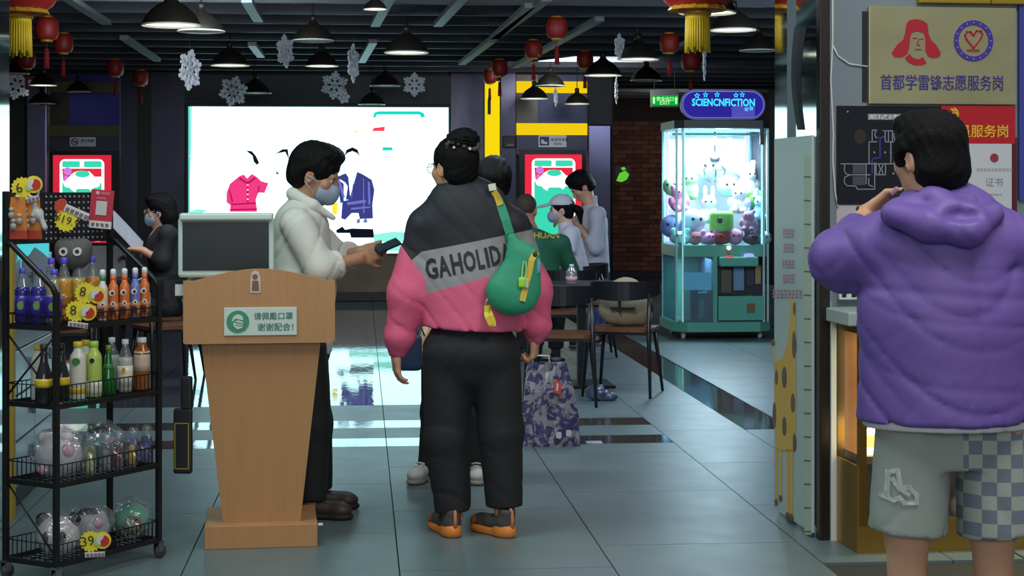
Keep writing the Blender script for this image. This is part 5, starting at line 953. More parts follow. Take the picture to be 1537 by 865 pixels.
lettering('证书', M('cert_ink', (130, 130, 136), .6), cf, .02, -.0225, hh - .185, w=.075); q = MB(); squiggle(q, -.055, hh - .14, 10, .0125, -.0225, gap=1.25, seed=11); squiggle(q, -.07, hh - .24, 12, .008, -.0225, gap=1.3, seed=12); squiggle(q, -.07, hh - .265, 8, .008, -.0225, gap=1.3, seed=13); q.build('small_characters', M('cert_pink', (170, 160, 162), .6), cf)
nt_, hw, hh = wall_thing('paper_notice', 'white paper notice with red characters under the black map', 'notice', 1255, 308, 1350, 352); bx('paper', M('notice_pink', (196, 188, 190), .6), nt_, (-hw, -.004, -hh), (hw, -.001, hh)); q = MB(); squiggle(q, -hw + .05, .0, 6, .026, -.006, gap=1.1, seed=15, d=.002); q.build('red_characters', M('notice_red', (180, 60, 70), .6), nt_)
bp, hw, hh = wall_thing('wall_board', 'narrow strip of a blue board at the edge beside the plaque', 'board', 1527, 8, 1600, 300); bx('board', M('panel_blue', (62, 70, 150), .5), bp, (-hw, -.02, -hh), (hw, 0, hh))
gb, hw, hh = wall_thing('gold_strip', 'yellow gold strip fixed above the brass plaque', 'trim', 1375, -14, 1600, 9); bx('strip', M('strip_gold', (170, 140, 40), .4, .4), gb, (-hw, -.04, -hh), (hw, 0, hh), .004); bx('joint', BLACK, gb, (-.02, -.041, -hh), (-.016, -.03, hh))
so, hw, hh = wall_thing('power_strip', 'white socket strip on the wall above the counter', 'socket', 1256, 436, 1330, 449); bx('casing', WHITE, so, (-hw, -.03, -hh), (hw, 0, hh), .004)
for k in range(5): bx('socket_hole', BLACK, so, (-hw + .012 + k * .04, -.032, -.008), (-hw + .03 + k * .04, -.029, .008))
q = MB(); pts = [FR.hit(px, py, .04) for px, py in ((1250, -20), (1250, 60), (1247, 120), (1251, 200), (1250, 240), (1254, 290), (1258, 312))]; q.tube([(u, 0, z) for u, z in pts], .004, 6); pts = [FR.hit(px, py, .04) for px, py in ((1249, 66), (1258, 84), (1275, 96), (1304, 100))]; q.tube([(u, 0, z) for u, z in pts], .0035, 6)
t = FR.thing('wall_cable', 'thin white cable running down the wall beside the map', 'cable', (0, .042, 0)); q.build('cable', WHITE, t)
# display counter
ct = FR.thing('display_counter', 'gold framed glass display counter with warm lamps inside', 'counter', (.055, -.26, 0)); CWd, CD = 1.7, .3
ZC = lambda py: EYE - (py - HY) / (FOC / 6.72)
zt = ZC(490); bx('marble_top', M('marble_pale', (176, 190, 186), .3, noise=.08, nscale=8), ct, (-.03, -.02, zt), (CWd, CD, zt + .055), .006); bx('base_board', GOLD, ct, (.02, 0, .0), (CWd, CD, .105)); GP = M('gold_post', (150, 112, 48), .3, .8)
for x, y in ((.02, 0), (.02, CD - .03), (CWd - .03, 0)): bx('post', GP, ct, (x, y, .105), (x + .03, y + .03, zt))
bx('side_frame', GOLD, ct, (.01, .0, .0), (.02, CD, .34)); bx('side_frame', GP, ct, (.012, .0, zt - .03), (.02, CD, zt)); bx('side_glass', CG, ct, (.022, .03, .34), (.026, CD - .03, zt - .03)); bx('front_glass', CG, ct, (.05, .006, .12), (CWd - .03, .012, zt)); bx('front_rail', GOLD, ct, (.05, -.004, .105), (CWd, .02, .13)); bx('white_corner', WHITE, ct, (-.012, CD - .05, .0), (.01, CD, zt))
bx('wood_back', M('wood_back', (150, 100, 54), .5, noise=.15, nscale=4, nst=(1, 1, 9)), ct, (.03, CD - .02, .105), (CWd, CD - .005, zt)); z_ = ZC(690)
bx('inner_shelf', M('wood_shelf', (140, 92, 50), .5), ct, (.05, .05, z_ - .03), (CWd, CD - .02, z_)); bx('lamp_bar', E('warm_lamp', (255, 190, 70), 5.0), ct, (.06, .08, z_ + .035), (CWd - .05, .12, z_ + .07)); bx('lamp_bar', E('warm_white', (255, 232, 180), 5.0), ct, (.06, .07, z_ + .004), (CWd - .05, .1, z_ + .03)); bx('lamp_bar', E('warm_white', (0, 0, 0), 1), ct, (.06, .1, z_ + .075), (CWd - .05, .14, z_ + .1))
for x, y, zz, r, cl_, lab in ((.62, .14, .106, .055, (214, 90, 40), 'orange glazed jar in the lit counter'), (.75, .12, .106, .04, (220, 190, 150), 'small cream bowl in the lit counter'), (.5, .16, .106, .045, (190, 150, 120), 'tan cup in the lit counter by the glass')):
    t = FR.thing('ceramic_jar', lab, 'jar', (.055 + x, -.26 + y, zz)); MB().lathe([(r * .7, 0), (r, r * .6), (r * .95, r * 1.4), (r * .6, r * 1.9), (r * .65, r * 2.1)], 20).build('jar_body', M('jar_%d' % cl_[1], cl_, .3), t); MB().lathe([(r * .7, r * 2.1), (r * .5, r * 2.3), (r * .12, r * 2.4), (.0, r * 2.6)], 16).build('lid', M('jar_%d' % cl_[1]), t)
cb = FR.thing('card_reader', 'dark small device lying on the counter shelf', 'device', (.1, -.2, z_ + .2)) if False else None
ld = bpy.data.lights.new('counter_lamp', 'AREA'); ld.shape = 'RECTANGLE'; ld.size = 1.4; ld.size_y = .1; ld.energy = 14; ld.color = (1, .72, .36); lo = bpy.data.objects.new('counter_lamp', ld); COL.objects.link(lo); lo.location = FR.o + FR.u * .9 + FR.v * -.12 + Vector((0, 0, zt - .02)); lo.rotation_euler = (0, 0, FR.rz)
# height chart with giraffe on the steel end
zb, zt = .02, FR.hitx(1200, 205, -.012)[1]; y0 = .055; y1 = .6
hc = FR.thing('height_chart', 'white height chart board with an orange giraffe and ruler marks', 'height chart', (-.006, y0, 0)); bx('board', M('chart_white', (184, 202, 198), .35), hc, (-.012, 0, zb), (0, y1 - y0, zt), .002)
def side_poly(name, mat, polys, off, parent=hc):
    m = MB(); T = Matrix(((0, 1, 0, 0), (-1, 0, 0, 0), (0, 0, 1, 0), (0, 0, 0, 1)))
    for p in polys: m.poly([(-a, z) for a, z in p], off, .0015, 0, T)
    return m.build(name, mat, parent)
def HP(px, py): v, z = FR.hitx(px, py, -.018); return v - y0, z
GIR = M('giraffe_orange', (226, 184, 92), .5); GSP = M('giraffe_spot', (112, 96, 74), .5)
T_ = lambda l: [HP(1140 + x / 1.9444, 420 + y / 1.9438) for x, y in l]
def sd(polys): return [[(p[0], p[1]) for p in T_(l)] for l in polys]
g = side_poly('giraffe_print', GIR, sd([[(92, 60), (107, 60), (106, 200), (108, 300), (106, 490), (100, 500), (66, 500), (50, 490), (46, 420), (44, 300), (50, 240), (70, 225), (82, 190), (90, 120)], [(48, 490), (53, 490), (53, 640), (48, 640)], [(61, 495), (66, 495), (66, 630), (61, 630)], [(80, 495), (86, 495), (87, 680), (81, 680)], [(92, 495), (99, 495), (98, 690), (91, 690)], [(38, 190), (41, 190), (50, 250), (50, 300), (47, 300), (45, 252)]]), -.015)
for l_ in sd([circ(103, 190, 5, 16, 40), circ(75, 285, 7, 16, 32), circ(52, 285, 4, 12, 22), circ(100, 360, 6, 16, 28), circ(46, 395, 5, 16, 38), circ(75, 428, 6, 16, 28), circ(104, 475, 4, 12, 28), circ(104, 85, 3, 10, 20), circ(41, 184, 5, 10, 10), circ(50, 650, 4, 8, 10), circ(63, 638, 4, 8, 10), circ(83, 690, 5, 8, 12), circ(95, 694, 5, 8, 12)]): side_poly('giraffe_spot', GSP, [l_], -.0168, g)
side_poly('ruler_band', M('ruler_cream', (190, 202, 176), .5), sd([[(132, -360), (152, -360), (152, 745), (132, 745)]]), -.015)
for l_ in sd([[(133, y - 2), (152, y - 1), (152, y + 2), (133, y + 1)] for y in range(-300, 740, 69)]): side_poly('ruler_mark', M('ruler_dark', (80, 90, 84), .5), [l_], -.0168)
LPK = M('chart_pink', (196, 150, 170), .6); ls = []
rnd = random.Random(5)
for row, (py, x0, x1) in enumerate(((350, 1176, 1193), (372, 1177, 1193), (396, 1175, 1194), (418, 1176, 1194), (441, 1161, 1206))):
    n = 4 if row < 4 else 8
    for i in range(n):
        a = x0 + (x1 - x0) * i / n; w = (x1 - x0) / n * .7
        for k in range(3): yy = py - 6 + 5 * k + rnd.random(); ls.append([HP(a, yy), HP(a + w, yy), HP(a + w, yy + 1.6), HP(a, yy + 1.6)])
        ls.append([HP(a + w * .4, py - 7), HP(a + w * .6, py - 7), HP(a + w * .6, py + 7), HP(a + w * .4, py + 7)])
side_poly('pink_characters', LPK, ls, -.0165)['kind'] = 'stuff'
# dark film peeling off the steel above the chart
t = FR.thing('peeling_film', 'dark plastic film strip curling off the polished steel end', 'film', (-.006, .0, 0)); m = MB(); vs_ = []
for i in range(13):
    f = i / 12; py = 40 + 155 * f; bow = -.012 - .02 * math.sin(math.pi * f)
    for px in (1193 + 4 * f, 1203 + 2 * f, 1213 - 2 * f): v, z = FR.hitx(px, py, -.018); vs_.append((bow - (.006 if px > 1200 else 0), v, z))
m.add(vs_ + [(x - .0015, y, z) for x, y, z in vs_], [(3 * i + j, 3 * i + j + 1, 3 * i + j + 4, 3 * i + j + 3) for i in range(12) for j in (0, 1)] + [(39 + 3 * i + j, 39 + 3 * i + j + 3, 39 + 3 * i + j + 4, 39 + 3 * i + j + 1) for i in range(12) for j in (0, 1)]); m.build('film', M('film_dark', (30, 32, 38), .6, spec=.2), t)
# ------------------------------------------------------------------ people
SKIN = M('skin', (206, 156, 124), .5, noise=.05, nscale=12); SKIND = M('skin_tan', (176, 128, 100), .5, noise=.06, nscale=12); SKINL = M('skin_pale', (222, 180, 150), .5, noise=.05, nscale=12)
HAIR = M('hair_black', (13, 12, 13), .55, spec=.15, noise=.3, nscale=30, nst=(6, 6, 1), bump=.5, bscale=70)
MASK = M('mask_blue', (150, 166, 188), .7); EYEM = M('eye_dark', (22, 18, 18), .2); EYEWH = M('eye_white', (214, 208, 204), .3)
def folds(a=.004, seed=0, fx=18, fz=11, fy=15):
    r = random.Random(seed); p = [r.random() * 6.3 for _ in range(8)]
    def d(x, y, z):
        u = 1.3 * fx * x + 4 * np.sin(2.6 * z + p[0]) + p[1]; w = 1.5 * fz * z + 3.6 * np.sin(4 * x + p[2]) + 2 * np.sin(6 * y + p[5]) + p[3]
        env = .5 + .5 * np.sin(3.3 * x + 4.1 * z + p[6]) * np.sin(5.3 * z - 2.7 * x + p[7])
        return a * (1.1 * env * (1 - np.abs(np.sin(.5 * w + .9 * np.sin(u * .4)))) ** 6 + .8 * (1 - env) * (1 - np.abs(np.sin(.7 * u + .9 * w))) ** 6 + .9 * env * (1 - np.abs(np.sin(.8 * u - .55 * w + p[4] + fy * y * .3))) ** 8 - .22 * np.sin(w * .5 + u * .3))
    return d
class Fig:
    def __init__(s, label, Y, cx, group=None, name='person'):
        s.Y = Y; s.o = Vector((W(cx, HY, Y).x, Y, 0)); s.t = thing(name, label, 'person', s.o, 0, group); s.m = FOC / Y
    def p(s, px, py, dy=0.0):                            # a joint: where the ray at depth Y + dy passes
        return W(px, py, s.Y + dy) - s.o
def head_T(c, yaw, pitch=0, roll=0, sc=1.0):
    return Matrix.Translation(c) @ Matrix.Rotation(R(yaw), 4, 'Z') @ Matrix.Rotation(R(-pitch), 4, 'X') @ Matrix.Rotation(R(roll), 4, 'Y') @ Matrix.Scale(sc, 4)
def head(s, T, sc):
    s.T = T; s.sc = sc; k = .018
    s.ell((0, -.012, .035), (.076, .094, .086), k=k).ell((0, .028, -.035), (.06, .066, .074), k=.03).ell((0, .062, -.088), (.026, .022, .02), k=.02)
    s.cone((0, .09, .01), (0, .108, -.028), .008, .011, k=.014).ell((0, .1, -.034), (.018, .013, .009), k=.01).cone((-.034, .08, .024), (.034, .08, .024), .009, .009, k=.02)
    for q in (-1, 1):
        s.ell((q * .042, .06, -.018), (.024, .024, .022), k=.02).ell((q * .031, .098, .006), (.016, .013, .009), k=.012, op='-')
        s.ell((q * .078, -.004, -.006), (.011, .02, .033), rot=(0, 0, q * -18), k=.01).ell((q * .086, .002, -.004), (.006, .01, .02), k=.006, op='-')
    s.ell((0, .09, -.058), (.022, .01, .0055), k=.008).ell((0, .087, -.069), (.019, .01, .007), k=.008).cone((-.02, .1, -.0635), (.02, .1, -.0635), .0025, .0025, k=.004, op='-')
    s.T = Matrix.Identity(4); s.sc = 1.0
def eyes(t, T):
    w = MB(); d = MB()
    for q in (-1, 1): w.ball((q * .031, .0735, .006), .0125, n=8, T=T); d.ball((q * .031, .083, .006), (.006, .005, .006), n=6, T=T); d.tube([T @ Vector((q * (.031 + a), .088, .023 + b)) for a, b in ((-.014, -.002), (0, .004), (.014, 0))], .0026, 5)
    e = w.build('eye', EYEWH, t); d.build('iris', EYEM, e)
def neck(s, T, sc, base, r=.052): s.cone(T @ Vector((0, -.02, -.05)), base, r * sc, r * 1.12 * sc, k=.03)
def hair(t, T, sc, style, seed=1, mat=None, h=.006):
    mat = mat or (M('hair_cropped', (66, 52, 46), .8, noise=.2, nscale=60) if style == 'buzz' else HAIR)
    s = Sdf(.02); s.T = T; s.sc = sc
    s.ell((0, -.02, .042), (.092, .108, .1))
    if style == 'bob':
        s.ell((0, -.045, -.035), (.09, .075, .075), k=.03).ell((0, .045, .1), (.07, .055, .04), k=.03); s.ell((0, .115, -.035), (.074, .085, .092), k=.015, op='-'); s.cut((0, 0, -.09), (0, .25, -1))
        for q in (-1, 1): s.ell((q * .075, .025, .02), (.02, .035, .05), k=.015); s.ell((q * .09, .008, -.014), (.03, .026, .034), k=.01, op='-')
    elif style == 'short':
        s.ell((0, -.055, -.02), (.082, .06, .07), k=.03).ell((0, .03, .105), (.075, .06, .04), k=.02); s.ell((0, .125, -.04), (.085, .1, .095), k=.012, op='-')
        for q in (-1, 1): s.ell((q * .09, .0, -.03), (.034, .04, .044), k=.01, op='-')
        s.ell((0, -.08, -.12), (.1, .06, .055), k=.015, op='-')
    elif style == 'buzz':
        s.it.clear(); s.ell((0, -.014, .037), (.079, .097, .09)); s.ell((0, .12, -.03), (.09, .1, .085), k=.01, op='-'); s.ell((0, -.06, -.09), (.12, .08, .06), k=.01, op='-')
        for q in (-1, 1): s.ell((q * .085, .0, -.03), (.03, .035, .05), k=.01, op='-')
    elif style == 'bun':
        s.ell((0, -.05, -.03), (.08, .06, .06), k=.03); s.ell((0, .125, -.03), (.078, .1, .1), k=.012, op='-'); s.cut((0, 0, -.075), (0, .5, -1))
        for q in (-1, 1): s.ell((q * .092, .012, -.014), (.03, .03, .04), k=.01, op='-')
    elif style == 'long':
        s.ell((0, -.055, -.04), (.095, .075, .1), k=.03).ell((0, -.06, -.12), (.075, .055, .06), k=.03).ell((0, .05, .1), (.075, .05, .04), k=.03); s.ell((0, .12, -.04), (.07, .085, .1), k=.015, op='-')
    s.T = Matrix.Identity(4); s.sc = 1
    a = .002 * sc
    def strands(x, y, z): return a * np.sin(140 * x + 60 * y + 9 * np.sin(16 * z + seed)) * np.sin(90 * y - 70 * x + 7 * np.sin(11 * z))
    return s.build('hair', mat or HAIR, t, h, strands, 0)
def mask(t, T, sc):
    s = Sdf(.012); s.T = T; s.sc = sc
    s.ell((0, .035, -.045), (.068, .075, .06)).ell((0, .095, -.045), (.03, .028, .045), k=.03)
    s.T = Matrix.Identity(4); s.sc = 1
    s.T = T; s.cut((0, .045, 0), (0, -1, 0)); s.cut((0, .05, .0), (0, .1, 1)); s.T = Matrix.Identity(4)
    o = s.build('face_mask', MASK, t, .005, None, 1)
    m = MB()
    for q in (-1, 1):
        for z in (-.012, -.08): m.tube([T @ Vector(v) for v in ((q * .06, .05, z), (q * .077, .03, z * .7), (q * .088, -.012, -.004 if z > -.05 else -.03))], .0022 * sc, 5)
    m.build('ear_loop', MASK, o)
def hand(s, wrist, dirv, palm, side=1, curl=(25, 35, 25), sc=1.0, thumb=25, spread=3):
    y = Vector(dirv).normalized(); z = -Vector(palm); z = (z - y * z.dot(y)).normalized(); x = y.cross(z)
    T = Matrix((x, y, z)).transposed().to_4x4(); T.translation = Vector(wrist); s.T = T; s.sc = sc
    s.T = T @ Matrix.Scale(sc, 4); k = .008
    s.cone((0, -.02, 0), (0, .03, 0), .027, .03, k=.02, flat=(tuple(z), .72)); s.box((0, .05, 0), (.038, .042, .013), .012, k=.012); s.ell((side * .026, .03, -.008), (.018, .03, .015), k=.014)
    for i, (bx_, L) in enumerate(((side * .031, .072), (side * .0105, .082), (-side * .0105, .076), (-side * .031, .06))):
        p = Vector((bx_, .088 - (.006 if i in (0, 3) else 0), .002)); a = 0; sp = R(spread * (1.5 - i)) * side
        for j, (f, r0, r1) in enumerate(((.46, .0098, .0092), (.3, .0092, .0084), (.26, .0084, .0074))):
            a += R(curl[j] * (1 + .06 * i)); q = p + Vector((math.sin(sp) * math.cos(a), math.cos(sp) * math.cos(a), -math.sin(a))) * L * f; s.cone(p, q, r0, r1, k=.005); p = q
    p = Vector((side * .034, .022, -.006)); d = Vector((side * math.sin(R(35)), math.cos(R(35)), -math.sin(R(thumb)))).normalized(); q = p + d * .042; s.cone(p, q, .013, .0105, k=.008)
    d2 = (d + Vector((-side * .35, .25, -.25))).normalized(); s.cone(q, q + d2 * .032, .0102, .008, k=.005)
    s.T = Matrix.Identity(4); s.sc = 1.0
def shoe(t, at, ang, upper, sole, L=.26, th=1.0):
    T = Matrix.Translation(at) @ Matrix.Rotation(R(ang), 4, 'Z'); k = L / .26
    s = Sdf(.02); s.T = T @ Matrix.Scale(k, 4); s.sc = k
    s.cone((0, .045, .055), (0, .19, .045), .037, .034, flat=None).ell((0, .2, .042), (.042, .05, .03)).cone((0, .035, .06), (0, .03, .105), .034, .036); s.cut((0, 0, .018), (0, 0, -1)); s.cut((0, 0, .115), (0, -.1, 1))
    o = s.build('shoe', upper, t, .006, None, 1)
    s = Sdf(.012); s.T = T @ Matrix.Scale(k, 4); s.sc = k; s.ell((0, .045, .016 * th), (.044, .058, .03 * th)).box((0, .12, .015), (.036, .09, .014 * th), .013).ell((0, .195, .014 * th), (.047, .062, .022 * th)); s.cut((0, 0, .001), (0, 0, -1)); s.cut((0, 0, .036 * th), (0, 0, 1))
    s.build('sole', sole, o, .006, None, 1)
    return o, T
def legs_body(s, hips, knees, ankles, r=(.085, .055, .036)):
    for h, k_, a in zip(hips, knees, ankles): s.cone(h, k_, r[0], r[1], k=.04).cone(k_, a, r[1], r[2], k=.03).ell(Vector(a) + Vector((0, 0, -.03)), (.04, .05, .04))
def trousers(hips, knees, ankles, waist, r, rw, cutz=None):
    s = Sdf(.04)
    s.cone(waist, (Vector(hips[0]) + Vector(hips[1])) / 2, rw[0], rw[1], k=.05, flat=((0, 1, 0), .72))
    for h, k_, a in zip(hips, knees, ankles): s.cone(h, k_, r[0], r[1], k=.045).cone(k_, a, r[1], r[2], k=.03, cap='b')
    return s
V3 = lambda *a: Vector(a)
BTR = M('trouser_black', (24, 25, 28), .8, noise=.12, nscale=9, bump=.25, bscale=26)
# -- attendant in the white shirt behind the lectern
F = Fig('person in a white shirt and pale face mask, hands together, behind the lectern', 7.55, 470); P = F.p; t = F.t
hc_ = P(473, 264); T = head_T(hc_, -97, 22, 0, 1.06); sc = 1.06
b = Sdf(.03); head(b, T, sc); nb_ = P(452, 316); neck(b, T, sc, nb_, .05)
b.ell(P(452, 370), (.1, .16, .2)).ell(P(458, 450), (.1, .15, .14)).ell(P(458, 530), (.09, .15, .12))
sn, sf = P(446, 338, -.17), P(462, 338, .16); en, ef = P(481, 404, -.2), P(505, 388, .17); wn, wf = P(538, 389, -.1), P(542, 379, .06)
for a, e_, w_ in ((sn, en, wn), (sf, ef, wf)): b.cone(a, e_, .045, .036, k=.02).cone(e_, w_, .038, .026, k=.02)
hand(b, P(543, 387, -.08), P(575, 375, .0) - P(543, 387, -.08), (0.1, .9, -.2), 1, (45, 55, 40), .95, 15); hand(b, P(546, 379, .06), P(578, 372, .02) - P(546, 379, .06), (0, -1, -.1), -1, (30, 45, 35), .95, 15)
hips = (P(458, 525, -.09), P(460, 525, .09)); kn = (P(468, 640, -.09), P(471, 635, .1)); an = (P(467, 752, -.1), P(477, 735, .12)); legs_body(b, hips, kn, an)
b.build('body', SKIND, t, .0065); hair(t, T, sc, 'short', 3); mask(t, T, sc); eyes(t, T)
WSH = M('shirt_white', (206, 206, 198), .8, bump=.2, bscale=18)
s = Sdf(.05); s.cone(P(452, 345), P(458, 430), .125, .13, flat=((0, 1, 0), 1.35)).cone(P(458, 430), P(461, 531), .125, .108, flat=((0, 1, 0), 1.3), cap='b').ell(P(448, 325), (.075, .15, .06))
s.cone(sn, en, .075, .068, k=.03).cone(en, en.lerp(wn, .42), .068, .058, k=.03, cap='b').cone(sf, ef, .072, .066, k=.03).cone(ef, ef.lerp(wf, .55), .066, .056, k=.03, cap='b').cone(P(452, 312), P(456, 299), .066, .06, k=.02, cap='b')
so_ = s.build('shirt', WSH, t, .008, folds(.008, 4), 1)
for a, c, q in ((en, wn, .36), (ef, wf, .48)): s = Sdf(.008); s.cone(a.lerp(c, q), a.lerp(c, q + .13), .065, .061, cap='ab'); s.build('rolled_cuff', WSH, so_, .006, folds(.002, 2, 40, 30), 1)
s = Sdf(.02); s.cone(P(440, 291, -.03), P(440, 291, .03), .026, .026)
for q in (-1, 1): s.cone(P(440, 291, q * .035), P(470, 308, q * .07), .026, .022).cone(P(470, 308, q * .07), P(500, 327, q * .045), .022, .012)
s.build('collar', WSH, so_, .005, None, 1)
s = trousers(hips, kn, an, P(459, 500), (.095, .08, .066), (.105, .11)); s.build('trousers', BTR, t, .009, folds(.004, 7), 1)
BRS = M('shoe_brown', (62, 50, 44), .5); BRL = M('sole_dark', (34, 30, 28), .7)
for a, z in ((an[0], -96), (an[1], -88)): shoe(t, (a.x - .06, a.y, 0), z, BRS, BRL, .25)
ph = thing('held_phone', 'dark slim phone held out between the two people at the lectern', 'phone', W(582, 369, 7.52), R(-10)); ph.rotation_euler = (R(20), R(-22), R(20)); bx('phone_body', M('phone_black', (24, 26, 30), .25), ph, (-.06, -.036, -.004), (.055, .036, .004), .003); bx('phone_screen', M('phone_glass', (50, 60, 70), .1), ph, (-.055, -.032, .0041), (.05, .032, .0046))
# -- woman in the black, grey and pink jacket, seen from behind
F = Fig('person seen from behind in a black, grey and pink jacket with a hair bun', 7.1, 700); P = F.p; t = F.t
hc_ = P(681, 253); T = head_T(hc_, 44, 3, 0, .97); b = Sdf(.03); head(b, T, .97); neck(b, T, .97, P(692, 302), .055)
b.ell(P(702, 380), (.16, .09, .22)).ell(P(704, 480), (.14, .09, .16)).ell(P(706, 520), (.13, .08, .1))
sl, sr = P(634, 342), P(770, 342); el, er = P(611, 440, .0), P(800, 436, .04); wl, wr = P(597, 524, .03), P(803, 502, .08)
for a, e_, w_ in ((sl, el, wl), (sr, er, wr)): b.cone(a, e_, .046, .038, k=.02).cone(e_, w_, .038, .026, k=.02)
hand(b, P(594, 530, .03), (.05, .15, -1), (.9, .35, 0), 1, (18, 25, 20), .92, 10); hand(b, P(803, 506, .08), (-.05, .2, -1), (-.9, .3, 0), -1, (40, 60, 40), .95, 15)
hips = (P(672, 530), P(742, 530)); kn = (P(670, 655), P(752, 648)); an = (P(680, 768), P(757, 760)); legs_body(b, hips, kn, an)
b.build('body', SKIN, t, .0065); hair(t, T, .95, 'bun', 5); eyes(t, T)
s = Sdf(.03); bc = P(695, 211, -.05); s.ell(bc, (.066, .055, .05)).ell(bc + V3(.02, -.02, .01), (.04, .035, .036)).ell(bc + V3(-.03, -.01, -.004), (.035, .035, .034)); 
def sw(x, y, z): return .0045 * np.sin(70 * (x - bc.x) + 12 * np.sin(40 * (z - bc.z))) * np.cos(60 * (z - bc.z) + 30 * y)
bo = s.build('hair_bun', HAIR, t, .006, sw, 0); m = MB()
for a in np.linspace(0, 6.28, 18)[:-1]: m.ball((bc.x + .062 * math.cos(a), bc.y - .028 + .018 * math.sin(a), bc.z - .022 + .014 * math.sin(2 * a)), (.012, .012, .01), n=5)
m.build('hair_scrunchie', M('scrunchie', (70, 66, 68), .6, noise=.5, nscale=50), bo); m = MB(); m.ball(bc + V3(-.035, -.055, -.03), .006, n=5); m.ball(bc + V3(.03, -.06, -.036), .006, n=5); m.ball(bc + V3(-.06, -.03, .0), .005, n=5); m.build('pearl', M('pearl_white', (220, 214, 210), .3), bo)
m = MB()
for q in (-1, 1): m.tube([T @ Vector((q * .034 + .024 * math.cos(a), .105, .006 + .02 * math.sin(a))) for a in np.linspace(0, 6.28, 15)[:-1]], .0018, 5, closed=True); m.tube([T @ Vector(v) for v in ((q * .058, .102, .01), (q * .078, .03, .012), (q * .08, -.01, .006))], .0018, 5)
m.tube([T @ Vector(v) for v in ((-.012, .112, .008), (.012, .112, .008))], .0018, 5); m.build('glasses', M('glasses_metal', (180, 160, 120), .3, .8), t)
JK = M('jacket_bands', (40, 40, 46), .7, bump=.25, bscale=20); nt = JK.node_tree; x, y, z = coords(JK)
def lin(pa, pb): a, c = P(*pa), P(*pb); k = (c.z - a.z) / (c.x - a.x); return k, a.z - k * a.x
k1, c1 = lin((634, 377), (765, 351)); k1b, c1b = lin((617, 392), (634, 377)); k2, c2 = lin((634, 441), (745, 410)); k3, c3 = lin((603, 368), (636, 412)); xl, xr = P(640, 400).x, P(786, 400).x
up = (z - x * k1).gt(c1).op('MAXIMUM', (z - x * k1b).gt(c1b)); low = (z - x * k2).lt(c2); slv = (z - x * k3).lt(c3).op('MULTIPLY', x.lt(xl)); slv2 = x.gt(xr).op('MULTIPLY', z.lt(P(786, 372).z))
pinkm = low.op('MAXIMUM', slv).op('MAXIMUM', slv2)
colr = mixc(nt, up, (150, 146, 148), (36, 37, 44)); colr = mixc(nt, pinkm, colr, (226, 98, 134)); nt.links.new(colr, nt.nodes['Principled BSDF'].inputs['Base Color'])
s = Sdf(.05); s.cone(P(700, 332), P(706, 420), .19, .2, flat=((0, 1, 0), .66)).cone(P(706, 420), P(710, 493), .2, .205, flat=((0, 1, 0), .68)).ell(P(645, 336), (.075, .085, .06)).ell(P(760, 336), (.075, .085, .06)).cone(P(694, 312), P(692, 284), .088, .073, k=.04, cap='b'); s.cut(P(707, 494), (-.06, 0, -1))
s.cone(sl, el, .072, .075, k=.045).cone(el, P(600, 505, .02), .075, .066, k=.04).cone(P(600, 505, .02), wl, .066, .046, k=.02).cone(sr, er, .072, .074, k=.045).cone(er, P(806, 488, .07), .074, .062, k=.04).cone(P(806, 488, .07), P(803, 504, .08), .062, .045, k=.02)
jo = s.build('jacket', JK, t, .0085, folds(.010, 11, 13, 12), 1)
s = Sdf(.02); s.cone(P(693, 296), P(691, 281), .083, .077, cap='ab'); s.build('collar', M('jacket_black', (36, 37, 44), .7), jo, .007, folds(.002, 3), 1)
bpy.context.view_layer.update()
for i, (ch, px, py, w_, h_) in enumerate((('G', 649, 402, 18, 31), ('A', 668, 398, 18, 31), ('H', 687, 394, 16.5, 31), ('O', 706, 390, 18, 31), ('L', 722, 387, 10, 30), ('I', 732, 385, 4.5, 30), ('D', 744, 382, 15, 30), ('A', 760, 379, 15, 30))):
    me = textmesh(ch, w_ / F.m, h_ / F.m, .03); c0 = P(px, py); me.transform(Matrix.Translation((c0.x, -1, c0.z)) @ Matrix.Rotation(R(-11), 4, 'Y')); project(me, jo.data, (0, 1, 0), .003, 2); link('lettering', me, jo, M('jacket_letter', (42, 40, 46), .7))
me = MB().box(0, 0, 0, 0, 0, 0) if False else None
s = trousers(hips, kn, an, P(706, 488), (.105, .092, .075), (.15, .158)); s.ell(P(707, 530), (.185, .135, .1)).ell(P(707, 560), (.1, .1, .06)); s.build('trousers', BTR, t, .0085, folds(.006, 15, 14, 12), 1)
ORS = M('shoe_charcoal', (70, 66, 62), .7, noise=.3, nscale=40); ORL = M('sole_orange', (216, 126, 52), .5)
for a, z in ((an[0], 22), (an[1], 40)):
    o, Ts = shoe(t, (a.x + (.03 if z > 30 else .01), a.y - .07, 0), z, ORS, ORL, .255, 1.5); m = MB(); m.tube([Ts @ Vector(v) for v in ((0, .0, .035), (0, -.006, .07), (0, .0, .105), (0, .012, .125))], [.009, .008, .008, .006], 6); m.build('heel_tab', M('heel_copper', (190, 120, 80), .5), o)
    s = Sdf(.02); s.T = Ts; s.ell((0, .2, .045), (.045, .045, .03)); s.cut((0, .175, 0), (0, -1, 0)); s.T = Matrix.Identity(4); s.build('toe_cap', M('toe_rust', (150, 84, 50), .6), o, .006)
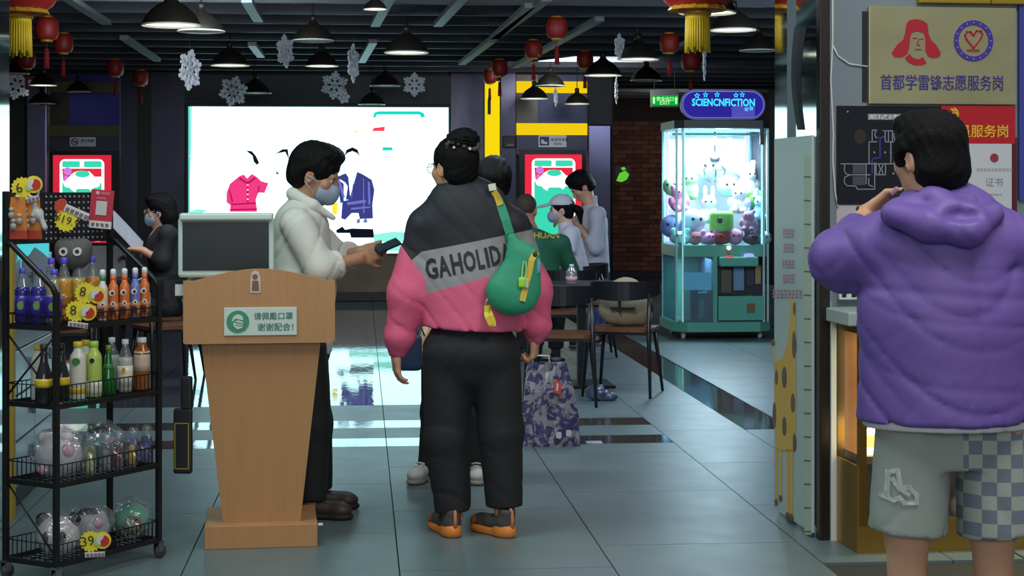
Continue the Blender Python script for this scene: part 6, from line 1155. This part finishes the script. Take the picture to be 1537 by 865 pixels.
# green sling bag on the jacket
G_ = M('sling_green', (44, 148, 112), .6, bump=.2, bscale=25); GY = M('sling_yellow', (214, 178, 50), .55); yb = -.165
o0 = W(774, 415, 6.93); sg_ = thing('sling_bag', 'green sling bag with yellow trims worn over the pink jacket', 'bag', o0, 0); Q = lambda px, py, dy=0: W(px, py, 6.93 + dy) - o0
s = Sdf(.03); s.cone(Q(786, 386), Q(768, 434), .058, .094, flat=((0, 1, 0), .55)).cone(Q(796, 388), Q(795, 436), .04, .045, flat=((0, 1, 0), .8)).ell(Q(757, 440), (.07, .045, .068)).ell(Q(775, 453), (.075, .045, .052)).cone(Q(776, 376), Q(769, 358), .045, .022, flat=((0, 1, 0), .5)); sb = s.build('bag_body', G_, sg_, .007, folds(.003, 21), 1)
def ribbon(pts, w, th=.004):
    m = MB(); vs_ = []; pts = [Vector(p) for p in pts]
    for i, p in enumerate(pts):
        d = (pts[min(i + 1, len(pts) - 1)] - pts[max(i - 1, 0)]).normalized(); n = d.cross(Vector((0, -1, 0))).normalized() * w / 2; f = Vector((0, -th, 0)); vs_ += [p - n, p + n, p + n + f, p - n + f]
    k = len(pts); m.add(vs_, [(4 * i + j, 4 * i + (j + 1) % 4, 4 * i + 4 + (j + 1) % 4, 4 * i + 4 + j) for i in range(k - 1) for j in range(4)] + [(3, 2, 1, 0), (4 * k - 4, 4 * k - 3, 4 * k - 2, 4 * k - 1)]); return m
def on_jacket(pts, off=.008):
    bv = BVHTree.FromPolygons([v.co + F.o for v in jo.data.vertices], [tuple(p.vertices) for p in jo.data.polygons]); out = []
    for px, py in pts:
        c = Vector((0, 0, EYE)); d = W(px, py, 1) - c; h_ = bv.ray_cast(c, d.normalized()); out.append((h_[0] - Vector((0, off, 0)) if h_[0] else W(px, py, 7.02)) - o0)
    return out
ribbon(on_jacket(((768, 368), (765, 350), (759, 330), (753, 312), (747, 298))), .036).build('shoulder_strap', G_, sg_); ribbon(on_jacket(((751, 308), (746, 294), (741, 287)), .012), .026).build('strap_end', GY, sg_); ribbon([Q(740, 286, .06), Q(738, 276, .08)], .03, .006).build('buckle', M('buckle_pale', (190, 190, 170), .4), sg_)
ribbon([Q(757, 398, .02)] + on_jacket(((748, 416), (740, 434)), .02) + [], .03).build('lower_strap', M('strap_greygreen', (70, 130, 112), .6), sg_); ribbon(on_jacket(((741, 432), (736, 441)), .026), .03).build('strap_slider', GY, sg_)
MB().tube(on_jacket(((734, 445), (729, 455), (731, 462)), .03), .005, 6).build('ring', M('ring_pale2', (180, 180, 160), .4, .6), sg_); ribbon(on_jacket(((731, 458), (733, 466)), .035) + [Q(736, 474, -.0), Q(739, 482, -.0), Q(740, 490, 0)], .026, .005).build('yellow_tail', M('tail_yellow', (222, 200, 50), .5), sg_); ribbon(on_jacket(((731, 458), (730, 468)), .04) + [Q(731, 476, -.01), Q(737, 488, -.01)], .018, .004).build('yellow_tail', M('tail_yellow', (0, 0, 0)), sg_)
def on_bag(pts, off=.004):
    bv = BVHTree.FromPolygons([v.co.copy() for v in sb.data.vertices], [tuple(p.vertices) for p in sb.data.polygons]); out = []
    for px, py in pts:
        c = Vector((0, 0, EYE)) - o0; d = (W(px, py, 1) - Vector((0, 0, EYE))).normalized(); h_ = bv.ray_cast(c, d); out.append((h_[0] - Vector((0, off, 0))) if h_[0] else Q(px, py, -.03))
    return out
zp = ribbon(on_bag(((805, 378), (798, 390), (794, 410), (789, 430), (784, 452))), .024).build('zip_flap', GY, sg_); MB().ball(on_bag(((803, 382),), .006)[0], (.01, .006, .014), n=6).build('zip_hole', M('zip_dark', (50, 50, 30), .5), zp)
ribbon(on_bag(((786, 392), (784, 402), (783, 416)), .008), .006).build('charm_cord', M('charm_cord', (150, 200, 110), .5), sg_); ribbon(on_bag(((789, 392), (790, 404), (788, 418)), .008), .006).build('charm_cord', M('charm_cord', (0, 0, 0)), sg_)
c0 = on_bag(((784, 424),), .014)[0]; s = Sdf(.01); s.box(c0, (.016, .008, .022), .007); ch_ = s.build('charm', M('charm_lime', (160, 220, 60), .5), sg_, .005); bx('charm_side', M('charm_pale', (190, 200, 190), .5), ch_, tuple(c0 + V3(.014, -.006, -.022)), tuple(c0 + V3(.024, .006, .016)), .003)
s = Sdf(.01); c0 = on_bag(((808, 400),), .0)[0]; s.ell(c0, (.012, .008, .035)); s.build('side_mesh', M('sling_pale', (110, 170, 170), .6), sg_, .005)
# -- person facing the camera, hidden behind her
F = Fig('person with black hair and white top half hidden behind the pink jacket', 8.45, 690); P = F.p; t = F.t
hc_ = P(738, 277); T = head_T(hc_, 176, 42, -12, .98); b = Sdf(.03); head(b, T, .98); neck(b, T, .98, P(726, 318), .05); b.ell(P(710, 390), (.15, .095, .22)).ell(P(690, 500), (.14, .1, .16))
sl, sr = P(768, 340), P(668, 340); el, er = P(776, 420), P(650, 425); wl, wr = P(740, 440, -.25), P(640, 500, -.12)
for a, e_, w_ in ((sl, el, wl), (sr, er, wr)): b.cone(a, e_, .044, .036, k=.02).cone(e_, w_, .036, .025, k=.02)
hand(b, wl, (-.5, -.8, .1), (0, 0, -1), -1); hand(b, wr, (-.25, -.3, -1), (.9, -.2, 0), 1, (40, 50, 35))
hips = (P(660, 520), P(712, 520)); kn = (P(655, 620), P(713, 620)); an = (P(646, 712, .0), P(711, 708, .0)); legs_body(b, hips, kn, an); b.build('body', SKINL, t, .008); hair(t, T, .98, 'bob', 9); eyes(t, T)
s = Sdf(.05); s.cone(P(716, 345), P(696, 440), .155, .16, flat=((0, 1, 0), .66)).cone(P(696, 440), P(676, 554), .16, .175, flat=((0, 1, 0), .66), cap='b').ell(P(716, 330), (.16, .075, .05)); s.cone(sl, el, .066, .06).cone(el, wl.lerp(el, .15), .06, .045, cap='b').cone(sr, er, .066, .06).cone(er, wr.lerp(er, .2), .06, .045, cap='b').cone(P(724, 318), P(727, 304), .068, .064, k=.02, cap='b'); s.build('top', M('top_white', (196, 198, 202), .8, bump=.2, bscale=20), t, .01, folds(.005, 31), 1)
s = trousers(hips, kn, an, P(690, 500), (.09, .075, .066), (.12, .13)); s.build('trousers', BTR, t, .009, folds(.004, 33), 1)
for a, z in ((an[0], 160), (an[1], 186)): o, Ts = shoe(t, (a.x, a.y + .05, 0), z, M('sneaker_white', (196, 194, 188), .6, noise=.25, nscale=30), M('sneaker_sole', (150, 146, 132), .6), .25); m = MB(); [m.tube([Ts @ Vector((-.022, .13 + .022 * i, .088 - .012 * i)), Ts @ Vector((0, .135 + .022 * i, .094 - .012 * i)), Ts @ Vector((.022, .13 + .022 * i, .088 - .012 * i))], .004, 5) for i in range(3)]; m.build('lace', M('lace_white', (220, 220, 216), .7), o)
fo = thing('blue_pouch', 'dark blue pouch held low beside the pink jacket sleeve', 'pouch', W(616, 530, 8.25), R(10)); s = Sdf(.02); s.box((0, 0, 0), (.055, .02, .085), .018); s.build('pouch_body', M('pouch_navy', (36, 62, 100), .6), fo, .007, folds(.003, 5), 1); MB().tube([(.03, 0, .08), (.05, .02, .13), (.07, .02, .08)], .005, 6).build('strap', M('pouch_navy', (0, 0, 0)), fo)
# -- person in the purple hooded jacket
F = Fig('person seen from behind in a purple hooded jacket and checkered pale shorts', 5.0, 1420); P = F.p; t = F.t
hc_ = P(1394, 238); T = head_T(hc_, 34, 6, 0, 1.04); b = Sdf(.03); head(b, T, 1.04); neck(b, T, 1.04, P(1408, 335), .062)
b.ell(P(1425, 430), (.2, .13, .22)).ell(P(1428, 580), (.16, .09, .14))
sl, sr = P(1322, 372, .02), P(1520, 372); el, er = P(1262, 392, .1), P(1556, 480, .08); wl, wr = P(1300, 322, .34), P(1540, 560, .2)
b.cone(sl, el, .055, .044, k=.02).cone(el, wl, .044, .03, k=.02).cone(sr, er, .055, .044, k=.02).cone(er, wr, .044, .03, k=.02)
hand(b, P(1304, 318, .34), P(1346, 284, .3) - P(1304, 318, .34), (.7, -.5, -.2), -1, (30, 45, 35), 1.08, 20); hand(b, wr, (-.3, .6, -.6), (-1, 0, 0), -1)
hips = (P(1368, 640), P(1492, 640)); kn = (P(1362, 800), P(1490, 800)); an = (P(1360, 970), P(1492, 970)); legs_body(b, hips, kn, an, (.105, .062, .045)); b.build('body', SKIN, t, .0065); hair(t, T, .99, 'bob', 12); eyes(t, T)
PUR = M('jacket_purple', (106, 82, 158), .55, noise=.05, nscale=3, bump=.3, bscale=14)
s = Sdf(.06); s.cone(P(1420, 380), P(1420, 480), .215, .24, flat=((0, 1, 0), .7)).cone(P(1420, 480), P(1421, 640), .245, .265, flat=((0, 1, 0), .7)).ell(P(1345, 366), (.1, .1, .07)).ell(P(1498, 366), (.1, .1, .07)).cone(P(1410, 352), P(1406, 292), .115, .082, k=.05, cap='b'); s.cut(P(1420, 633), (0, 0, -1))
s.cone(sl, el, .1, .088, k=.05).cone(el, wl.lerp(el, .3), .085, .058, k=.04, cap='b').cone(sr, er, .1, .09, k=.05).cone(er, wr.lerp(er, .1), .085, .05, k=.04, cap='b')
f1, f2 = folds(.016, 42, 8, 8, 9), folds(.008, 47, 15, 13, 14)
def pf_(x, y, z): return f1(x, y, z) + f2(x, y, z) + .006 * np.exp(-((z - P(0, 440).z + .02 * np.sin(4 * x)) / .014) ** 2)
jp = s.build('hooded_jacket', PUR, t, .0085, pf_, 1)
s = Sdf(.03); yb_ = -.15; s.cone(P(1350, 312, yb_ + .08), P(1400, 300, yb_ + .06), .03, .035).cone(P(1400, 300, yb_ + .06), P(1455, 304, yb_ + .08), .035, .03).cone(P(1340, 322, yb_ + .05), P(1395, 338, yb_), .035, .045).cone(P(1395, 338, yb_), P(1455, 346, yb_ - .01), .045, .048).cone(P(1455, 346, yb_ - .01), P(1490, 322, yb_ + .05), .04, .035).cone(P(1420, 318, yb_ + .03), P(1450, 328, yb_ + .02), .05, .05).ell(P(1448, 322, yb_ - .035), (.05, .025, .018), op='-', k=.02)
hd = s.build('hood', PUR, jp, .0075, folds(.006, 51, 20, 18), 1)
s = Sdf(.01); s.cone(P(1421, 615), P(1421, 640), .242, .242, flat=((0, 1, 0), .7), cap='ab'); s.build('undershirt_hem', M('tee_hem', (214, 216, 216), .8), jp, .008, folds(.003, 44), 1)
SHT = M('shorts_denim', (150, 160, 156), .85, bump=.08, bscale=90); nt = SHT.node_tree; x, y, z = coords(SHT); ck = nt.nodes.new('ShaderNodeTexChecker'); ck.inputs['Scale'].default_value = 1
cmb = nt.nodes.new('ShaderNodeCombineXYZ'); sx_ = x * 25.5; sz_ = z * 25.5; nt.links.new(sx_.s, cmb.inputs[0]); nt.links.new(sz_.s, cmb.inputs[1]); cmb.inputs[2].default_value = .5; nt.links.new(cmb.outputs[0], ck.inputs['Vector']); ck.inputs['Color1'].default_value = (*srgb(164, 168, 158), 1); ck.inputs['Color2'].default_value = (*srgb(112, 122, 134), 1)
right = x.gt(P(1432, 700).x); nt.links.new(mixc(nt, right, (150, 158, 150), ck.outputs['Color']), nt.nodes['Principled BSDF'].inputs['Base Color'])
s = Sdf(.03); s.cone(P(1428, 600), P(1430, 700), .2, .205, flat=((0, 1, 0), .5), cap='b'); s.cone(P(1372, 640), P(1362, 798), .108, .113, k=.02, cap='b').cone(P(1490, 640), P(1498, 801), .108, .115, k=.02, cap='b'); sh_ = s.build('shorts', SHT, t, .008, folds(.005, 61, 16, 8), 1)
m = MB(); 
for l in (((1316, 738), (1322, 735), (1324, 702), (1336, 698), (1340, 722), (1352, 722), (1362, 733), (1362, 744), (1345, 745), (1338, 738), (1330, 742), (1316, 738)), ((1330, 712), (1338, 724), (1350, 732))): stroke(m, [(P(*q).x, P(*q).z) for q in l], .0125, -1, .001)
me = m.mesh('patch'); project(me, sh_.data, (0, 1, 0), .006, 3); link('patch_outline', me, sh_, M('patch_pale', (226, 230, 226), .8))
for a, z in ((an[0], 5), (an[1], -8)): shoe(t, (a.x, a.y - .05, 0), z, M('sneaker_white', (0, 0, 0)), M('sneaker_sole', (0, 0, 0)), .26)
m = MB(); c0 = P(1298, 326, .34); d = (P(1345, 292, .3) - c0).normalized(); q_ = d.orthogonal().normalized(); r_ = d.cross(q_); m.tube([c0 + (q_ * math.cos(a) + r_ * math.sin(a)) * .034 for a in np.linspace(0, 6.28, 17)[:-1]], .007, 6, closed=True); m.build('wrist_watch', M('watch_dark', (50, 46, 46), .3, .5), t)
cp = thing('held_phone', 'dark handset held to the mouth by the person in purple', 'phone', W(1345, 300, 5.26), R(-30)); cp.rotation_euler = (0, R(-40), R(-35)); bx('handset', M('phone_black', (0, 0, 0)), cp, (-.03, -.01, -.012), (.05, .01, .012), .006); bx('pink_cover', M('cover_pink', (190, 140, 156), .4), cp, (.0, -.012, .012), (.03, .006, .03), .005)
# -- people at the tables further back
def seated(label, Y, cx, joints, yaw, pitch, hs, top, bottom, sc=1.0, masked=False, skin=SKIN, extra=None, h=.0095, shoes_=True):
    F = Fig(label, Y, cx); P = F.p; t = F.t; J = joints(P); T = head_T(J['head'], yaw, pitch, 0, sc); b = Sdf(.03); head(b, T, sc); neck(b, T, sc, J['neck'], .05)
    b.cone(J['neck'] - V3(0, 0, .12), J['pel'], .12, .13, flat=((0, 1, 0), .8))
    for a, e_, w_, hd_, sd_, cu in J['arms']: b.cone(a, e_, .045, .036, k=.02).cone(e_, w_, .036, .025, k=.02); hand(b, w_, hd_, (0, 0, -1), sd_, cu)
    legs_body(b, *J['legs']); b.build('body', skin, t, h); hair(t, T, sc * (1.05 if hs == 'short' else 1), hs, 4, None, .007); eyes(t, T)
    if masked: mask(t, T, sc)
    s = Sdf(.05); sh1, sh2 = J['arms'][0][0], J['arms'][1][0]; fl_ = ((0, 1, 0), .8)
    s.cone(J['neck'] - V3(0, 0, .14), J['pel'] + V3(0, 0, .02), J.get('rt', .165), J.get('rb', .17), flat=J.get('flat', fl_)).cone(sh1, sh2, .065, .065).cone(J['neck'] - V3(0, 0, .05), T @ Vector((0, -.02, -.105)), .068, .06, k=.03, cap='b')
    for (a, e_, w_, hd_, sd_, cu), L in zip(J['arms'], J.get('sleeve', (.9, .9))):
        if L < 0: s.cone(a, a.lerp(e_, -L), .066, .068, cap='b')
        else: s.cone(a, e_, .066, .06).cone(e_, e_.lerp(w_, L), .06, .046, cap='b')
    s.cut(J['pel'] - V3(0, 0, J.get('hem', .06)), (0, 0, -1)); jt = s.build('top', top, t, .011, folds(.006, int(cx)), 1)
    hp, kn, an = J['legs']; s = trousers(hp, kn, an, J['pel'] + V3(0, 0, .04), (.095, .08, .066), (.13, .13)); s.build('trousers', bottom, t, .011, folds(.005, int(cx) + 1), 1)
    if shoes_:
        for a in an: d = J.get('foot', 0); shoe(t, (a.x + .05 * math.sin(R(d)), a.y - .05 * math.cos(R(d)), 0), d, M('shoe_dark', (40, 40, 44), .6), M('sole_grey', (120, 120, 120), .6), .25)
    return F, t, T, jt
BLK = M('top_black', (26, 26, 30), .8, bump=.2, bscale=15)
def j1(P):
    pel = P(255, 446); k = pel + V3(-.42, 0, .04); n = P(246, 340); pel.z = .53; k.z = .54
    return dict(head=P(241, 318), neck=n, pel=pel, rt=.125, rb=.14, flat=((0, 1, 0), 1.3), arms=((P(252, 352, -.16), P(243, 392, -.2), P(212, 375, -.12), (-1, .1, .1), 1, (30, 40, 30)), (P(252, 352, .16), P(240, 394, .18), P(214, 378, .08), (-1, -.1, .1), -1, (30, 40, 30))), sleeve=(.35, .35), legs=((pel + V3(0, -.09, 0), pel + V3(0, .09, 0)), (k + V3(0, -.1, 0), k + V3(0, .1, 0)), (V3(k.x - .02, k.y - .1, .1), V3(k.x - .02, k.y + .1, .1))), foot=90)
F, t, T, jt = seated('seated person in black with dark bobbed hair, glasses and blue mask', 13.0, 245, j1, 92, 8, 'long', BLK, BTR, 1.02, True)
m = MB(); 
for q in (-1, 1): m.tube([T @ Vector((q * .034 + .024 * math.cos(a), .108, .01 + .02 * math.sin(a))) for a in np.linspace(0, 6.28, 13)[:-1]], .0025, 5, closed=True); m.tube([T @ Vector((q * .058, .104, .012)), T @ Vector((q * .08, 0, .008))], .0025, 5)
m.build('glasses', M('glasses_metal', (0, 0, 0)), t)
pp = thing('paper_sheet', 'white paper sheet held up by the seated person in black', 'paper', W(190, 352, 12.9), R(10)); m = MB(); k = 12.9 / FOC; vs_ = []
for i in range(5):
    for j in range(3): vs_.append(((-22 + 11 * i) * k + j * .004, .03 * math.sin(i * .9) + j * .05, (24 - 12 * i) * k + (j - 1) * .06))
m.add(vs_ + [(x + .0015, y, z + .0015) for x, y, z in vs_], [(3 * i + j, 3 * i + j + 1, 3 * i + j + 4, 3 * i + j + 3) for i in range(4) for j in range(2)] + [(15 + 3 * i + j, 15 + 3 * i + j + 3, 15 + 3 * i + j + 4, 15 + 3 * i + j + 1) for i in range(4) for j in range(2)]); m.build('sheet', M('paper_white', (150, 152, 158), .7), pp)
lp = thing('laptop', 'black laptop with raised lid on the table of the person in black', 'laptop', (-3.02, 12.85, .74), R(20)); LK = M('laptop_black', (20, 21, 24), .4); bx('keyboard_base', LK, lp, (-.17, -.12, 0), (.17, .12, .018), .004); m = MB(); m.box(-.17, 0, 0, .17, .012, .24, T=Matrix.Translation((0, .12, .018)) @ Matrix.Rotation(R(-15), 4, 'X')); m.build('lid', LK, lp)
GRT = M('shirt_green', (26, 92, 66), .8, bump=.2, bscale=15)
def j2(P):
    pel = P(812, 440); pel.z = .54; k = pel + V3(0, .42, .03)
    return dict(head=P(790, 316), neck=P(800, 350), pel=pel, rt=.18, rb=.18, arms=((P(778, 364), P(768, 415, .05), P(775, 420, .3), (.1, 1, 0), 1, (25, 30, 25)), (P(842, 366), P(860, 412, .08), P(845, 420, .3), (-.1, 1, 0), -1, (25, 30, 25))), sleeve=(-.95, -.95), legs=((pel + V3(-.1, 0, 0), pel + V3(.1, 0, 0)), (k + V3(-.13, 0, 0), k + V3(.13, 0, 0)), (V3(k.x - .13, k.y, .1), V3(k.x + .13, k.y, .1))), foot=0)
F, t, T, jt = seated('seated person with cropped hair in a dark green shirt, seen from behind', 13.85, 805, j2, -14, 6, 'buzz', GRT, BTR, 1.05, False, SKIND)
me = textmesh('HUAN', 38 / F.m, 9 / F.m, .03); c0 = F.p(820, 353); me.transform(Matrix.Translation((c0.x, -1, c0.z))); project(me, jt.data, (0, 1, 0), .006, 2); link('lettering', me, jt, M('shirt_yellow', (190, 168, 60), .7))
def j3(P):
    pel = P(868, 420); pel.z = .54; k = pel + V3(-.36, -.1, .03)
    return dict(head=P(842, 316), neck=P(852, 344), pel=pel, rt=.13, rb=.14, flat=((0, 1, 0), 1.2), arms=((P(856, 352, -.14), P(852, 388, -.2), P(832, 396, -.2), (-1, -.2, 0), 1, (25, 30, 25)), (P(858, 352, .14), P(856, 388, .18), P(834, 394, .1), (-1, 0, 0), -1, (25, 30, 25))), sleeve=(-.8, -.8), legs=((pel + V3(0, -.09, 0), pel + V3(0, .09, 0)), (k + V3(0, -.1, 0), k + V3(0, .1, 0)), (V3(k.x, k.y - .1, .1), V3(k.x, k.y + .1, .1))), foot=90)
WTE = M('tee_white', (206, 210, 220), .8, bump=.15, bscale=15)
F, t, T, jt = seated('seated person in a white cap, face mask and white tee', 14.75, 855, j3, 98, 6, 'bun', WTE, BTR, .98, True, SKINL)
s = Sdf(.012); s.T = T; s.ell((0, -.012, .05), (.094, .11, .092)).cut((0, 0, .045), (0, .12, -1)); s.T = Matrix.Identity(4); s.T = T; s2 = Sdf(.01); s2.T = T; s2.ell((0, .13, .058), (.075, .085, .012), rot=(-8, 0, 0)); s2.cut((0, .06, 0), (0, -1, 0)); cpo = s.build('cap', WTE, t, .007); s2.build('cap_peak', WTE, cpo, .006)
s = Sdf(.02); s.T = T; s.cone((0, -.1, .03), (0, -.16, -.02), .028, .036).cone((0, -.16, -.02), (0, -.165, -.13), .036, .012); s.build('ponytail', HAIR, t, .007)
JEAN = M('jeans_blue', (72, 88, 128), .85, noise=.12, nscale=8); 
def j4(P):
    pel = P(890, 410)
    return dict(head=P(873, 281), neck=P(886, 312), pel=pel, rt=.155, rb=.15, hem=.0, flat=((0, 1, 0), .95), arms=((P(897, 322, -.15), P(894, 372, -.2), P(858, 328, -.18), (-1, .1, .1), 1, (35, 45, 35)), (P(880, 322, .15), P(868, 365, .2), P(852, 335, .1), (-1, 0, .2), -1, (35, 45, 35))), sleeve=(.35, .35), legs=((pel + V3(-.05, -.07, -.03), pel + V3(.05, .08, -.03)), (P(886, 470, -.08), P(894, 470, .1)), (V3(P(884, 520, 0).x, -.1, .1), V3(P(896, 520, 0).x, .12, .1))), foot=70)
F, t, T, jt = seated('standing person in a pale sweatshirt and blue jeans looking down', 15.5, 889, j4, 105, 38, 'short', M('sweatshirt_pale', (186, 188, 200), .85, bump=.2, bscale=12), JEAN, 1.05, False, SKIN)
